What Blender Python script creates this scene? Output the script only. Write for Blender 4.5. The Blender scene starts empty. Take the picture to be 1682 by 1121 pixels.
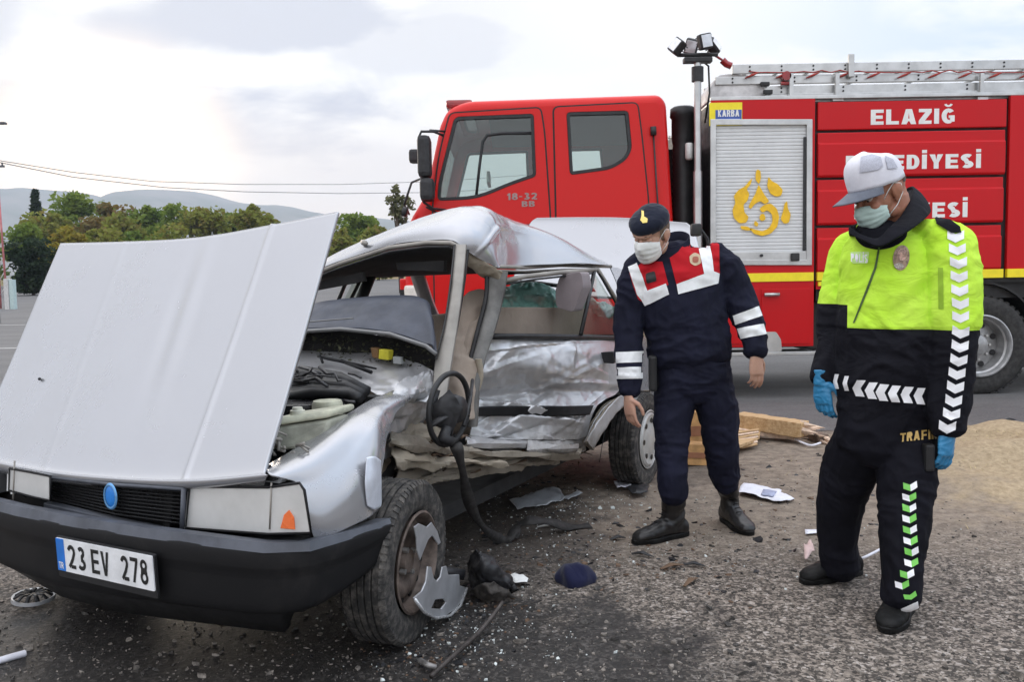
import bpy, bmesh, math, random
import numpy as np
from mathutils import Vector, Matrix, noise
from mathutils.geometry import tessellate_polygon
from mathutils.bvhtree import BVHTree
R = random.Random(7)
scene = bpy.context.scene
COL = scene.collection

# ------------------------------------------------------------------ camera
PW, PH, FPX = 1682.0, 1121.0, 1430.0
PITCH = math.atan(104 / 1430.0); ROLL = math.radians(1.0); HC = 1.27
_f = Vector((0, math.cos(PITCH), -math.sin(PITCH)))
_u0 = Vector((0, math.sin(PITCH), math.cos(PITCH))); _r0 = Vector((1, 0, 0))
_r = _r0 * math.cos(ROLL) - _u0 * math.sin(ROLL)
_u = _u0 * math.cos(ROLL) + _r0 * math.sin(ROLL)
CAMP = Vector((0, 0, HC))
cd = bpy.data.cameras.new('camera'); cam = bpy.data.objects.new('camera', cd); COL.objects.link(cam)
cd.sensor_width = 36; cd.lens = 36 * FPX / PW; cd.clip_start = 0.05; cd.clip_end = 20000
m = Matrix((_r, _u, -_f)).transposed().to_4x4(); m.translation = CAMP
cam.matrix_world = m
scene.camera = cam
scene.render.resolution_x = 1024; scene.render.resolution_y = 683

# ------------------------------------------------------------------ light
SUN_AZ = math.radians(-24); SUN_EL = math.radians(7)      # behind the hills, left of the middle
scene.view_settings.view_transform = 'Standard'; scene.view_settings.look = 'None'
scene.view_settings.exposure = 0.25; scene.view_settings.gamma = 1; scene.view_settings.use_curve_mapping = False
SUNV = Vector((math.sin(SUN_AZ) * math.cos(SUN_EL), math.cos(SUN_AZ) * math.cos(SUN_EL), math.sin(SUN_EL)))
sl = bpy.data.lights.new('sun', 'SUN'); sl.energy = 0.6; sl.angle = math.radians(14); sl.color = (1, .86, .7)
so = bpy.data.objects.new('sun', sl); COL.objects.link(so)
so.rotation_euler = (-SUNV).to_track_quat('-Z', 'Y').to_euler(); so.location = (0, 0, 30)

world = bpy.data.worlds.new('World'); scene.world = world; world.use_nodes = True
def build_world():
    nt = world.node_tree; N = nt.nodes; L = nt.links; N.clear()
    out = N.new('ShaderNodeOutputWorld')
    sky = N.new('ShaderNodeTexSky'); sky.sky_type = 'NISHITA'; sky.sun_disc = False
    sky.sun_elevation = SUN_EL; sky.sun_rotation = SUN_AZ
    bg = N.new('ShaderNodeBackground'); bg.inputs[1].default_value = 0.1
    L.new(sky.outputs[0], bg.inputs[0])
    tc = N.new('ShaderNodeTexCoord')
    sep = N.new('ShaderNodeSeparateXYZ'); L.new(tc.outputs['Generated'], sep.inputs[0])
    def M(op, a, b=None, c=None, clamp=False):
        n = N.new('ShaderNodeMath'); n.operation = op; n.use_clamp = clamp
        for i, v in enumerate((a, b, c)):
            if v is None: continue
            if isinstance(v, (int, float)): n.inputs[i].default_value = v
            else: L.new(v, n.inputs[i])
        return n.outputs[0]
    def mixc(fac, a, b):
        n = N.new('ShaderNodeMix'); n.data_type = 'RGBA'
        L.new(fac, n.inputs[0])
        for i, v in ((6, a), (7, b)):
            if isinstance(v, tuple): n.inputs[i].default_value = (*v, 1)
            else: L.new(v, n.inputs[i])
        return n.outputs[2]
    def ramp(fac, lo, hi):
        n = N.new('ShaderNodeMapRange'); n.interpolation_type = 'SMOOTHSTEP'
        n.inputs[1].default_value = lo; n.inputs[2].default_value = hi; L.new(fac, n.inputs[0]); return n.outputs[0]
    zc = M('ADD', M('MAXIMUM', sep.outputs[2], 0.0), 0.22)
    cmb = N.new('ShaderNodeCombineXYZ')
    L.new(M('DIVIDE', sep.outputs[0], zc), cmb.inputs[0]); L.new(M('DIVIDE', sep.outputs[1], zc), cmb.inputs[1])
    def nz(scale, det, off, dist=0.3, rough=.55):
        mp = N.new('ShaderNodeMapping'); mp.inputs['Location'].default_value = off; L.new(cmb.outputs[0], mp.inputs[0])
        n = N.new('ShaderNodeTexNoise'); n.inputs['Scale'].default_value = scale; n.inputs['Detail'].default_value = det
        n.inputs['Distortion'].default_value = dist; n.inputs['Roughness'].default_value = rough
        L.new(mp.outputs[0], n.inputs['Vector']); return n.outputs[0]
    big = nz(.95, 6, SKYOFF); fine = nz(2.9, 6, (1.2, 4.4, 0), .5)
    mixn = M('ADD', M('MULTIPLY', big, .7), M('MULTIPLY', fine, .3))
    dark = M('MULTIPLY', ramp(mixn, DLO, DHI), M('SUBTRACT', 1.0, M('MULTIPLY', ramp(sep.outputs[0], -.12, .12), .78)))
    # how far the direction is from the sunset
    dv = N.new('ShaderNodeVectorMath'); dv.operation = 'DOT_PRODUCT'; L.new(tc.outputs['Generated'], dv.inputs[0]); dv.inputs[1].default_value = SUNV
    near = ramp(dv.outputs['Value'], .35, 1.0)
    glow = M('POWER', ramp(dv.outputs['Value'], .987, 1.0), 1.5)
    low = M('SUBTRACT', 1.0, ramp(sep.outputs[2], .06, .22))
    bright = mixc(near, SKY_BACK, SKY_FRONT)
    grey = mixc(near, SKY_BACK_D, SKY_FRONT_D)
    dy = M('MAXIMUM', sep.outputs[1], .05); sx = M('DIVIDE', sep.outputs[0], dy); sz = M('DIVIDE', sep.outputs[2], dy)
    def bank(cx, cz, rx, rz, amp):
        a = M('DIVIDE', M('SUBTRACT', sx, cx), rx); b = M('DIVIDE', M('SUBTRACT', sz, cz), rz)
        v = M('SUBTRACT', 1.0, M('ADD', M('MULTIPLY', a, a), M('MULTIPLY', b, b)))
        v = M('ADD', v, M('MULTIPLY', M('SUBTRACT', mixn, .5), 5.5)); return M('MULTIPLY', ramp(v, .0, .75), amp)
    dark = M('MULTIPLY', dark, .4)
    for q in ((-.40, .185, .30, .075, 1.0), (-.30, .29, .22, .045, .8), (-.10, .26, .12, .04, .5), (-.62, .30, .10, .05, .6), (.25, .42, .5, .08, .5)): dark = M('MAXIMUM', dark, bank(*q))
    c = mixc(dark, bright, grey)
    # thin blue gap in the upper right
    blue = M('MULTIPLY', ramp(sep.outputs[0], .12, .5), ramp(nz(1.6, 5, (8.3, 1.7, 0)), .42, .56))
    c = mixc(M('MULTIPLY', blue, .7), c, (.55, .70, .90))
    wl = M('MULTIPLY', low, M('MULTIPLY', near, .9))
    c = mixc(wl, c, (1.10, .90, .70))
    c = mixc(glow, c, (1.9, 1.5, 1.05))
    vm = N.new('ShaderNodeVectorMath'); vm.operation = 'SCALE'; L.new(c, vm.inputs[0]); L.new(M('ADD', 1.0, M('MULTIPLY', ramp(sep.outputs[2],   .25, 1.0), 1.0)), vm.inputs['Scale']); c = vm.outputs[0]
    bg2 = N.new('ShaderNodeBackground'); bg2.inputs[1].default_value = 1.0; L.new(c, bg2.inputs[0])
    mx = N.new('ShaderNodeMixShader'); mx.inputs[0].default_value = .97
    L.new(bg.outputs[0], mx.inputs[1]); L.new(bg2.outputs[0], mx.inputs[2]); L.new(mx.outputs[0], out.inputs[0])
SKYOFF = (3.1, 7.7, 0); DLO, DHI = .455, .555
SKY_BACK, SKY_FRONT = (1.0, 1.01, 1.06), (1.06, 1.035, .99)
SKY_BACK_D, SKY_FRONT_D = (.76, .79, .88), (.56, .58, .665)
build_world()
scene.cycles.use_denoising = True
scene.cycles.volume_bounces = 2; scene.cycles.max_bounces = 8; scene.cycles.transparent_max_bounces = 24
scene.cycles.caustics_reflective = False; scene.cycles.caustics_refractive = False

# ------------------------------------------------------------------ point helpers (photo measurements turned into real places)
def ray(px, py): return _f + _r * ((px - PW / 2) / FPX) - _u * ((py - PH / 2) / FPX)
def atY(px, py, y): r = ray(px, py); return CAMP + r * (y / r.y)
def atZ(px, py, z=0.0): r = ray(px, py); return CAMP + r * ((z - HC) / r.z)
WF = atZ(655, 1058); WR = atZ(1043, 797)
BACKD = (WR - WF).normalized(); FWD = -BACKD; LEFT = Vector((-FWD.y, FWD.x, 0)); UP = Vector((0, 0, 1))
def car(u, v, z): return WF + FWD * u + LEFT * v + UP * z
def cu(px, py, u):
    r = ray(px, py); t = ((WF + FWD * u - CAMP).dot(FWD)) / r.dot(FWD); return CAMP + r * t
def cv(px, py, v):
    r = ray(px, py); t = ((WF + LEFT * v - CAMP).dot(LEFT)) / r.dot(LEFT); return CAMP + r * t

# ------------------------------------------------------------------ object helpers
ORG = {}
def tag(o, label=None, cat=None, group=None, kind=None):
    if label: o['label'] = label
    if cat: o['category'] = cat
    if group: o['group'] = group
    if kind: o['kind'] = kind
    return o
def root(name, loc, label, cat, group=None):
    o = bpy.data.objects.new(name, None); COL.objects.link(o); o.location = loc; o.empty_display_size = .1
    ORG[o.name] = Vector(loc); return tag(o, label, cat, group)
def mesh_obj(name, verts, faces, mat, parent=None, smooth=True, fmat=None, sharp=None):
    org = ORG.get(parent.name, Vector()) if parent else Vector()
    me = bpy.data.meshes.new(name)
    me.from_pydata([tuple(Vector(v) - org) for v in verts], [], faces)
    mats = mat if isinstance(mat, (list, tuple)) else [mat]
    for q in mats: me.materials.append(q)
    if fmat: me.polygons.foreach_set('material_index', fmat)
    me.polygons.foreach_set('use_smooth', [bool(smooth)] * len(me.polygons))
    if sharp: me.set_sharp_from_angle(angle=math.radians(sharp))
    me.update()
    o = bpy.data.objects.new(name, me); COL.objects.link(o)
    if parent: o.parent = parent
    ORG[o.name] = org
    return o
class MB:
    def __init__(s): s.v = []; s.f = []; s.m = []
    def add(s, verts, faces, mi=0):
        b = len(s.v); s.v += [Vector(v) for v in verts]; s.f += [tuple(i + b for i in f) for f in faces]; s.m += [mi] * len(faces); return s
    def box(s, lo, hi, bev=0, mi=0, M=None):
        x0, y0, z0 = lo; x1, y1, z1 = hi
        if bev <= 0:
            vs = [Vector(p) for p in [(x0,y0,z0),(x1,y0,z0),(x1,y1,z0),(x0,y1,z0),(x0,y0,z1),(x1,y0,z1),(x1,y1,z1),(x0,y1,z1)]]
            fs = [(0,3,2,1),(4,5,6,7),(0,1,5,4),(1,2,6,5),(2,3,7,6),(3,0,4,7)]
        else:
            bm = bmesh.new(); bmesh.ops.create_cube(bm, size=1)
            for v in bm.verts: v.co = Vector(((x0+x1)/2+v.co.x*(x1-x0), (y0+y1)/2+v.co.y*(y1-y0), (z0+z1)/2+v.co.z*(z1-z0)))
            bmesh.ops.bevel(bm, geom=bm.edges[:], offset=bev, segments=2, affect='EDGES', profile=.6)
            bm.verts.index_update(); vs = [v.co.copy() for v in bm.verts]; fs = [tuple(v.index for v in f.verts) for f in bm.faces]; bm.free()
        if M: vs = [M @ v for v in vs]
        return s.add(vs, fs, mi)
    def tube(s, pts, r, n=10, mi=0, cap=True, flat=1.0):
        pts = [Vector(p) for p in pts]; rs = r if isinstance(r, (list, tuple)) else [r] * len(pts)
        rings = []; prev = None
        for i, p in enumerate(pts):
            d = (pts[min(i+1, len(pts)-1)] - pts[max(i-1, 0)]).normalized()
            if prev is None:
                a = d.cross(UP); a = d.cross(Vector((1,0,0))) if a.length < .2 else a; a.normalize()
            else: a = (prev - d * prev.dot(d)).normalized()
            prev = a; b = d.cross(a)
            rings.append([p + (a * math.cos(t) + b * math.sin(t) * flat) * rs[i] for t in [2*math.pi*k/n for k in range(n)]])
        return s.loft(rings, mi, cap)
    def loft(s, rings, mi=0, cap=True, closed=True):
        n = len(rings[0]); b = len(s.v); vs = [v for r in rings for v in r]; fs = []
        for i in range(len(rings)-1):
            for k in range(n if closed else n-1):
                k2 = (k+1) % n; fs.append((i*n+k, i*n+k2, (i+1)*n+k2, (i+1)*n+k))
        if cap and closed: fs.append(tuple(range(n-1, -1, -1))); fs.append(tuple((len(rings)-1)*n+k for k in range(n)))
        return s.add(vs, fs, mi)
    def lathe(s, prof, c, axis, n=40, mi=0, a0=0, a1=2*math.pi, cap=False):
        c = Vector(c); axis = Vector(axis).normalized(); e = axis.cross(UP); e = axis.cross(Vector((1,0,0))) if e.length < .1 else e
        e.normalize(); g = axis.cross(e); full = abs(a1-a0-2*math.pi) < 1e-6; m = n if full else n+1
        vs = []; fs = []
        for k in range(m):
            t = a0 + (a1-a0)*k/n; d = e*math.cos(t) + g*math.sin(t)
            for (rr, h) in prof: vs.append(c + d*rr + axis*h)
        q = len(prof)
        for k in range(n):
            k2 = (k+1) % m
            for j in range(q-1): fs.append((k*q+j, k2*q+j, k2*q+j+1, k*q+j+1))
        return s.add(vs, fs, mi)
    def prism(s, loops, fn, d0, d1, mi=0):
        """2D loops (outer + holes) turned into a solid plate; fn(x, y, d) gives the point"""
        pts = [p for l in loops for p in l]
        tri = tessellate_polygon([[Vector((p[0], p[1], 0)) for p in l] for l in loops])
        n = len(pts); b = len(s.v)
        vs = [fn(p[0], p[1], d0) for p in pts] + [fn(p[0], p[1], d1) for p in pts]
        fs = [tuple(t) for t in tri] + [tuple(n+i for i in reversed(t)) for t in tri]
        k = 0
        for l in loops:
            for i in range(len(l)):
                j = (i+1) % len(l); fs.append((k+i, k+j, n+k+j, n+k+i))
            k += len(l)
        return s.add(vs, fs, mi)
    def build(s, name, mat, parent=None, smooth=False, sharp=None, fix=True):
        o = mesh_obj(name, s.v, s.f, mat, parent, smooth or bool(sharp), s.m, None)
        if fix:
            bm = bmesh.new(); bm.from_mesh(o.data); bmesh.ops.recalc_face_normals(bm, faces=bm.faces[:]); bm.to_mesh(o.data); bm.free()
        if sharp: o.data.set_sharp_from_angle(angle=math.radians(sharp))
        return o
def bevel(o, w=.005, seg=2, ang=35):
    md = o.modifiers.new('bevel', 'BEVEL'); md.width = w; md.segments = seg; md.limit_method = 'ANGLE'; md.angle_limit = math.radians(ang); md.harden_normals = False
    return o
def rounded(poly, r, n=4):
    out = []; L = len(poly)
    for i in range(L):
        p = Vector(poly[i][:2]); a = Vector(poly[i-1][:2]) - p; b = Vector(poly[(i+1) % L][:2]) - p
        rr = min(r if not isinstance(r, (list, tuple)) else r[i], a.length*.45, b.length*.45)
        if rr <= 0: out.append(tuple(p)); continue
        p0 = p + a.normalized()*rr; p1 = p + b.normalized()*rr
        for k in range(n+1):
            t = k/n; q = p0*(1-t)**2 + p*2*t*(1-t) + p1*t*t; out.append((q.x, q.y))
    return out
def inset(poly, d):
    out = []; L = len(poly); area = sum(poly[i-1][0]*poly[i][1]-poly[i][0]*poly[i-1][1] for i in range(L)); sg = 1 if area > 0 else -1
    for i in range(L):
        p = Vector(poly[i]); a = (p - Vector(poly[i-1])).normalized(); b = (Vector(poly[(i+1) % L]) - p).normalized()
        na = Vector((-a.y, a.x))*sg; nb = Vector((-b.y, b.x))*sg; m_ = (na+nb); m_.normalize()
        out.append(tuple(p + m_*(d/max(.4, m_.dot(na)))))
    return out
def catmull(P, t):
    n = len(P); x = t*(n-1); i = min(int(x), n-2); f = x-i
    p0, p1, p2, p3 = P[max(i-1,0)], P[i], P[i+1], P[min(i+2,n-1)]
    return .5*((2*p1)+(p2-p0)*f+(2*p0-5*p1+4*p2-p3)*f*f+(3*p1-p0-3*p2+p3)*f**3)
def spline(P, n): P = [Vector(p) for p in P]; return [catmull(P, k/(n-1)) for k in range(n)]
def panel(name, rows, mat, parent, nu=40, nv=30, thick=.004, fn=None, linear_v=False, mb=None):
    """sheet-metal surface through a net of points; fn(p, n, s, t) may dent it"""
    rows = [[Vector(p) for p in r] for r in rows]
    cols = [spline(r, nu) for r in rows]
    G = [[catmull([c[i] for c in cols], j/(nv-1)) for i in range(nu)] for j in range(nv)]
    if fn:
        H = []
        for j in range(nv):
            row = []
            for i in range(nu):
                du = G[j][min(i+1,nu-1)]-G[j][max(i-1,0)]; dv = G[min(j+1,nv-1)][i]-G[max(j-1,0)][i]
                n = du.cross(dv); n = n.normalized() if n.length > 1e-9 else Vector((0,-1,0))
                if n.dot(CAMP - G[j][i]) < 0: n = -n
                row.append(G[j][i] + n*fn(G[j][i], n, i/(nu-1), j/(nv-1)))
            H.append(row)
        G = H
    vs = [p for r in G for p in r]
    fs = [(j*nu+i, j*nu+i+1, (j+1)*nu+i+1, (j+1)*nu+i) for j in range(nv-1) for i in range(nu-1)]
    # the outside faces the camera side
    a, b, c = vs[fs[len(fs)//2][0]], vs[fs[len(fs)//2][1]], vs[fs[len(fs)//2][2]]
    if (b-a).cross(c-a).dot(CAMP-a) < 0: fs = [tuple(reversed(f)) for f in fs]
    o = mesh_obj(name, vs, fs, mat, parent, True)
    if thick:
        md = o.modifiers.new('sheet', 'SOLIDIFY'); md.thickness = thick; md.offset = -1
    return o
def creases(seed, n, amp, w=.05):
    rr = random.Random(seed); L = []
    for _ in range(n):
        a = (rr.uniform(-.1, 1.1), rr.uniform(-.1, 1.1)); th = rr.choice((rr.gauss(.25, .35), rr.gauss(-.6, .4), rr.uniform(0, 3.1))); l = rr.uniform(.2, .7)
        L.append((a[0], a[1], math.cos(th), math.sin(th), l, rr.uniform(.4, 1)*rr.choice((1, 1, -1)), w*rr.uniform(.6, 1.8)))
    def f(s, t):
        e = 0
        for x, y, c, d, l, k, ww in L:
            u = (s-x)*c+(t-y)*d; v = -(s-x)*d+(t-y)*c
            if abs(u) < l and abs(v) < ww*3: e += k*amp*(1-abs(u)/l)**.6*max(0, 1-abs(v)/(ww*(3 if v > 0 else 1)))
        return e
    return f
def crumple(amp, scale, seed=0, sharpness=1.0):
    s = Vector((seed*3.7, seed*1.3, seed*5.1))
    def fn(p, n, a, b):
        q = p*scale + s
        f = 1-abs(noise.noise(q))*2.2; g = 1-abs(noise.noise(q*2.3 + s))*2.2
        v = noise.voronoi(q*1.3)[0]; vv = (v[1]-v[0])
        return amp*(f*.5*sharpness + g*.22*sharpness + noise.noise(q*.6)*.9 - vv*.5)
    return fn

def _arc(cx, cy, rx, ry, a0, a1, n=10): return [(cx+rx*math.cos(math.radians(a0+(a1-a0)*k/n)), cy+ry*math.sin(math.radians(a0+(a1-a0)*k/n))) for k in range(n+1)]
def _ribbon(c, w):
    L = []; Rr = []
    for i in range(len(c)):
        a = Vector(c[max(i-1, 0)]); b = Vector(c[i]); d = Vector(c[min(i+1, len(c)-1)])
        t1 = (b-a).normalized() if i else (d-b).normalized(); t2 = (d-b).normalized() if i < len(c)-1 else t1
        t = (t1+t2).normalized(); nn = Vector((-t.y, t.x)); k = w/2/max(.5, nn.dot(Vector((-t1.y, t1.x))))
        L.append(tuple(b+nn*k)); Rr.append(tuple(b-nn*k))
    return L+Rr[::-1]
def glyph(ch, W, w):
    """outlines (each a list of loops: outer, holes) of one capital or digit in a box W x 1; w is the stroke"""
    h = w*.92; o = []
    if ch in 'IİĪ': W = w; o = [[[(0,0),(w,0),(w,1),(0,1)]]]
    elif ch == 'E': m = .5; o = [[[(0,0),(W,0),(W,h),(w,h),(w,m-h/2),(W*.93,m-h/2),(W*.93,m+h/2),(w,m+h/2),(w,1-h),(W,1-h),(W,1),(0,1)]]]
    elif ch == 'F': m = .5; o = [[[(0,0),(w,0),(w,m-h/2),(W*.93,m-h/2),(W*.93,m+h/2),(w,m+h/2),(w,1-h),(W,1-h),(W,1),(0,1)]]]
    elif ch == 'L': o = [[[(0,0),(W,0),(W,h),(w,h),(w,1),(0,1)]]]
    elif ch == 'T': o = [[[(W/2-w/2,0),(W/2+w/2,0),(W/2+w/2,1-h),(W,1-h),(W,1),(0,1),(0,1-h),(W/2-w/2,1-h)]]]
    elif ch == 'Z': o = [[[(0,0),(W,0),(W,h),(w*1.25,h),(W,1-h),(W,1),(0,1),(0,1-h),(W-w*1.25,1-h),(0,h)]]]
    elif ch == 'A':
        W *= 1.15; o = [[[(0,0),(w*1.05,0),(w*1.35,.2),(W-w*1.35,.2),(W-w*1.05,0),(W,0),(W/2+w*.62,1),(W/2-w*.62,1)], [(w*1.62,.2+h*.8),(W/2,.74),(W-w*1.62,.2+h*.8)]]]
    elif ch == 'V': o = [[[(W/2-w*.55,0),(W/2+w*.55,0),(W,1),(W-w*1.05,1),(W/2,.28),(w*1.05,1),(0,1)]]]
    elif ch == 'Y': W *= 1.08; o = [[[(W/2-w/2,0),(W/2+w/2,0),(W/2+w/2,.42),(W,1),(W-w*1.15,1),(W/2,.62),(w*1.15,1),(0,1),(W/2-w/2,.42)]]]
    elif ch == 'K': o = [[[(0,0),(w,0),(w,.36),(W-w*1.2,0),(W,0),(w*1.5,.52),(W,1),(W-w*1.2,1),(w,.66),(w,1),(0,1)]]]
    elif ch == '-': W = w*1.6; o = [[[(0,.4),(W,.4),(W,.4+h*.8),(0,.4+h*.8)]]]
    elif ch == '1': W = w*1.7; o = [[[(W-w,0),(W,0),(W,1),(W-w*.8,1),(0,.78),(0,.62),(W-w,.74)]]]
    elif ch == '7': o = [[[(W*.22,0),(W*.22+w*1.05,0),(W,1-h),(W,1),(0,1),(0,1-h),(W-w*1.1,1-h)]]]
    elif ch == 'D': o = [[[(0,0)]+_arc(W*.5,.5,W*.5,.5,-90,90)+[(0,1)], [(w,h)]+_arc(W*.5,.5,W*.5-w,.5-h,-90,90)+[(w,1-h)]]]
    elif ch == 'O' or ch == '0': o = [[_arc(W*.5,.5,W*.5,.5,0,342,19), _arc(W*.5,.5,W*.5-w,.5-h,0,342,19)]]
    elif ch == 'P': o = [[[(0,0),(w,0),(w,.38)]+_arc(W*.6,.69,W*.4,.31,-90,90)+[(0,1)], [(w,.38+h)]+_arc(W*.55,.69,W*.45-w,.31-h,-90,90)+[(w,1-h)]]]
    elif ch == 'R': o = [[[(0,0),(w,0),(w,.38),(W*.5,.38),(W-w*1.05,0),(W+.02,0),(W*.78,.44)]+_arc(W*.6,.71,W*.4,.29,-50,90)+[(0,1)], [(w,.38+h)]+_arc(W*.55,.70,W*.45-w,.30-h,-90,90)+[(w,1-h)]]]
    elif ch == 'B': o = [[[(0,0)]+_arc(W*.6,.27,W*.4,.27,-90,62,8)+_arc(W*.56,.76,W*.4,.24,-62,90,8)+[(0,1)], [(w,h)]+_arc(W*.55,.27,W*.45-w,.27-h*.95,-90,90,8)+[(w,.54-h*.1)], [(w,.54+h*.62)]+_arc(W*.52,.77,W*.42-w,.23-h*.95,-90,90,8)+[(w,1-h)]]]
    elif ch == '8': o = [[_arc(W*.5,.27,W*.5,.27,-215,35,14)+_arc(W*.5,.75,W*.44,.25,-35,215,14), _arc(W*.5,.28,W*.5-w,.28-h*.95,0,340,13), _arc(W*.5,.76,W*.44-w*.9,.24-h*.9,0,340,13)]]
    else:
        c = None; a, b = w/2, 1-w/2
        if ch == 'S': c = _arc(W*.5,.735,W*.5-a,.265-a,35,270,10)[:-1]+_arc(W*.5,.265,W*.5-a,.265-a,90,-145,10)
        elif ch == '2': c = _arc(W*.5,.70,W*.5-a,.30-a,165,-20,9)+[(W*.62,.38),(a*1.25,a)]; 
        elif ch == '3': c = _arc(W*.48,.75,W*.44-a,.25-a,150,-70,8)+_arc(W*.48,.26,W*.52-a,.26-a,75,-150,9)
        elif ch in 'GĞC': c = _arc(W*.53,.5,W*.53-a,.5-a,42,318 if ch == 'C' else 325,16)
        if c is None: c = _arc(W*.5,.5,W*.4,.4,0,300,8)
        o = [[_ribbon(c, w)]]
        if ch == '2': o.append([[(W*.30,0),(W,0),(W,h),(W*.42,h)]]); o[0] = [_ribbon(c[:-1]+[(a*1.1, a*.5)], w)]; o[0][0] = [(x, max(0, y)) for x, y in o[0][0]]; o[1] = [[(w*1.45, 0), (W, 0), (W, h), (w*1.45, h)]]
        if ch in 'GĞ': o.append([[(W*.56,.40),(W*1.02,.40),(W*1.02,.56),(W*.56,.56)]]); o[1] = [[(W*.55,.36),(W-w*.9,.36),(W-w*.9,.54),(W*.55,.54)]]; o.append([[(W-w*.88,.12),(W+.01,.12),(W+.01,.54),(W-w*.88,.54)]]); o[0] = [_ribbon(_arc(W*.53,.5,W*.53-a,.5-a,42,300,16), w)]
    if ch == 'İ': o.append([[(0,1.10),(w,1.10),(w,1.10+h),(0,1.10+h)]])
    if ch == 'Ğ': o.append([_ribbon(_arc(W*.52,1.32,W*.24,.16,190,350,7), w*.5)])
    return o, W
def letters(name, text, fn, w, h, mat, parent, depth=.002, bold=.25, aspect=.62, gap=.12):
    """flat lettering fitted into w x h; fn(x, y, d) maps onto the thing. Strokes are cut as outlines, so they never overlap"""
    mb = MB(); x = 0; items = []
    for ch in text:
        if ch == ' ': x += aspect*.7; continue
        o, W = glyph(ch, aspect, bold); items.append((x, o)); x += W+gap
    tot = x-gap; top = max([p[1] for _, o in items for l in o for q in l for p in q]); k = 0
    for ox, o in items:
        for l in o:
            k += 1
            pts = [p for q in l for p in q]; tri = tessellate_polygon([[Vector((p[0], p[1], 0)) for p in q] for q in l])
            mb.add([fn((ox+p[0])/tot*w, p[1]/top*h, depth+(k % 3)*.00025) for p in pts], [tuple(t) for t in tri])
    o = mesh_obj(name, mb.v, mb.f, mat, parent, False)
    return o
# ------------------------------------------------------------------ materials
def hexc(h):
    h = h.lstrip('#'); c = [int(h[i:i+2], 16)/255 for i in (0, 2, 4)]
    return tuple(x/12.92 if x <= .04045 else ((x+.055)/1.055)**2.4 for x in c)
class NB:
    def __init__(s, name):
        s.m = bpy.data.materials.new(name); s.m.use_nodes = True; s.t = s.m.node_tree; s.N = s.t.nodes; s.L = s.t.links
        s.N.clear(); s.out = s.N.new('ShaderNodeOutputMaterial'); s.b = s.N.new('ShaderNodeBsdfPrincipled'); s.L.new(s.b.outputs[0], s.out.inputs[0])
        s.tc = s.N.new('ShaderNodeTexCoord')
    def put(s, n, i, v):
        if v is None: return
        if hasattr(v, 'is_linked') or isinstance(v, bpy.types.NodeSocket): s.L.new(v, n.inputs[i])
        elif isinstance(v, tuple) and len(v) == 3 and n.inputs[i].type == 'RGBA': n.inputs[i].default_value = (*v, 1)
        else: n.inputs[i].default_value = v
    def math(s, op, a, b=None, c=None, clamp=False):
        n = s.N.new('ShaderNodeMath'); n.operation = op; n.use_clamp = clamp
        for i, v in enumerate((a, b, c)): s.put(n, i, v)
        return n.outputs[0]
    def noise(s, scale, detail=4, rough=.55, vec=None, dist=0, stretch=None, off=(0,0,0)):
        mp = s.N.new('ShaderNodeMapping'); s.L.new(vec or s.tc.outputs['Object'], mp.inputs[0]); mp.inputs['Location'].default_value = off
        if stretch: mp.inputs['Scale'].default_value = stretch
        n = s.N.new('ShaderNodeTexNoise'); n.inputs['Scale'].default_value = scale; n.inputs['Detail'].default_value = detail
        n.inputs['Roughness'].default_value = rough; n.inputs['Distortion'].default_value = dist
        s.L.new(mp.outputs[0], n.inputs['Vector']); return n.outputs[0]
    def voro(s, scale, out='Color', feature='F1', vec=None, rnd=1):
        n = s.N.new('ShaderNodeTexVoronoi'); n.feature = feature; n.inputs['Scale'].default_value = scale; n.inputs['Randomness'].default_value = rnd
        s.L.new(vec or s.tc.outputs['Object'], n.inputs['Vector']); return n.outputs[out]
    def rng(s, v, lo, hi, a=0., b=1., smooth=True):
        n = s.N.new('ShaderNodeMapRange'); n.interpolation_type = 'SMOOTHSTEP' if smooth else 'LINEAR'
        s.put(n, 0, v); n.inputs[1].default_value = lo; n.inputs[2].default_value = hi; n.inputs[3].default_value = a; n.inputs[4].default_value = b
        return n.outputs[0]
    def mix(s, f, a, b, blend='MIX'):
        n = s.N.new('ShaderNodeMix'); n.data_type = 'RGBA'; n.blend_type = blend
        s.put(n, 0, f); s.put(n, 6, a); s.put(n, 7, b); return n.outputs[2]
    def sep(s, v):
        n = s.N.new('ShaderNodeSeparateXYZ'); s.L.new(v, n.inputs[0]); return n.outputs
    def bump(s, h, strength=.3, dist=.01):
        n = s.N.new('ShaderNodeBump'); n.inputs['Strength'].default_value = strength; n.inputs['Distance'].default_value = dist
        s.L.new(h, n.inputs['Height']); s.L.new(n.outputs[0], s.b.inputs['Normal']); return n
    def set(s, **k):
        for a, v in k.items():
            s.put(s.b, {'col': 'Base Color', 'rough': 'Roughness', 'metal': 'Metallic', 'coat': 'Coat Weight', 'spec': 'Specular IOR Level', 'alpha': 'Alpha', 'sheen': 'Sheen Weight', 'trans': 'Transmission Weight', 'sss': 'Subsurface Weight', 'coatr': 'Coat Roughness'}[a], v)
        return s
def simple(name, col, rough=.6, metal=0, var=.12, scale=14, bump=.0, coat=0, spec=.5, bscale=None, bdist=.004):
    b = NB(name); c = hexc(col) if isinstance(col, str) else col
    n = b.noise(scale, 5, .6)
    b.set(col=b.mix(b.rng(n, .3, .7, 0, 1), tuple(x*(1-var) for x in c), tuple(min(1, x*(1+var)) for x in c)), rough=b.rng(b.noise(scale*1.7, 4), .3, .7, max(.02, rough-.07), min(1, rough+.07)), metal=metal, coat=coat, spec=spec)
    if bump: b.bump(b.noise(bscale or scale*6, 4), bump, bdist)
    return b.m
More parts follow.
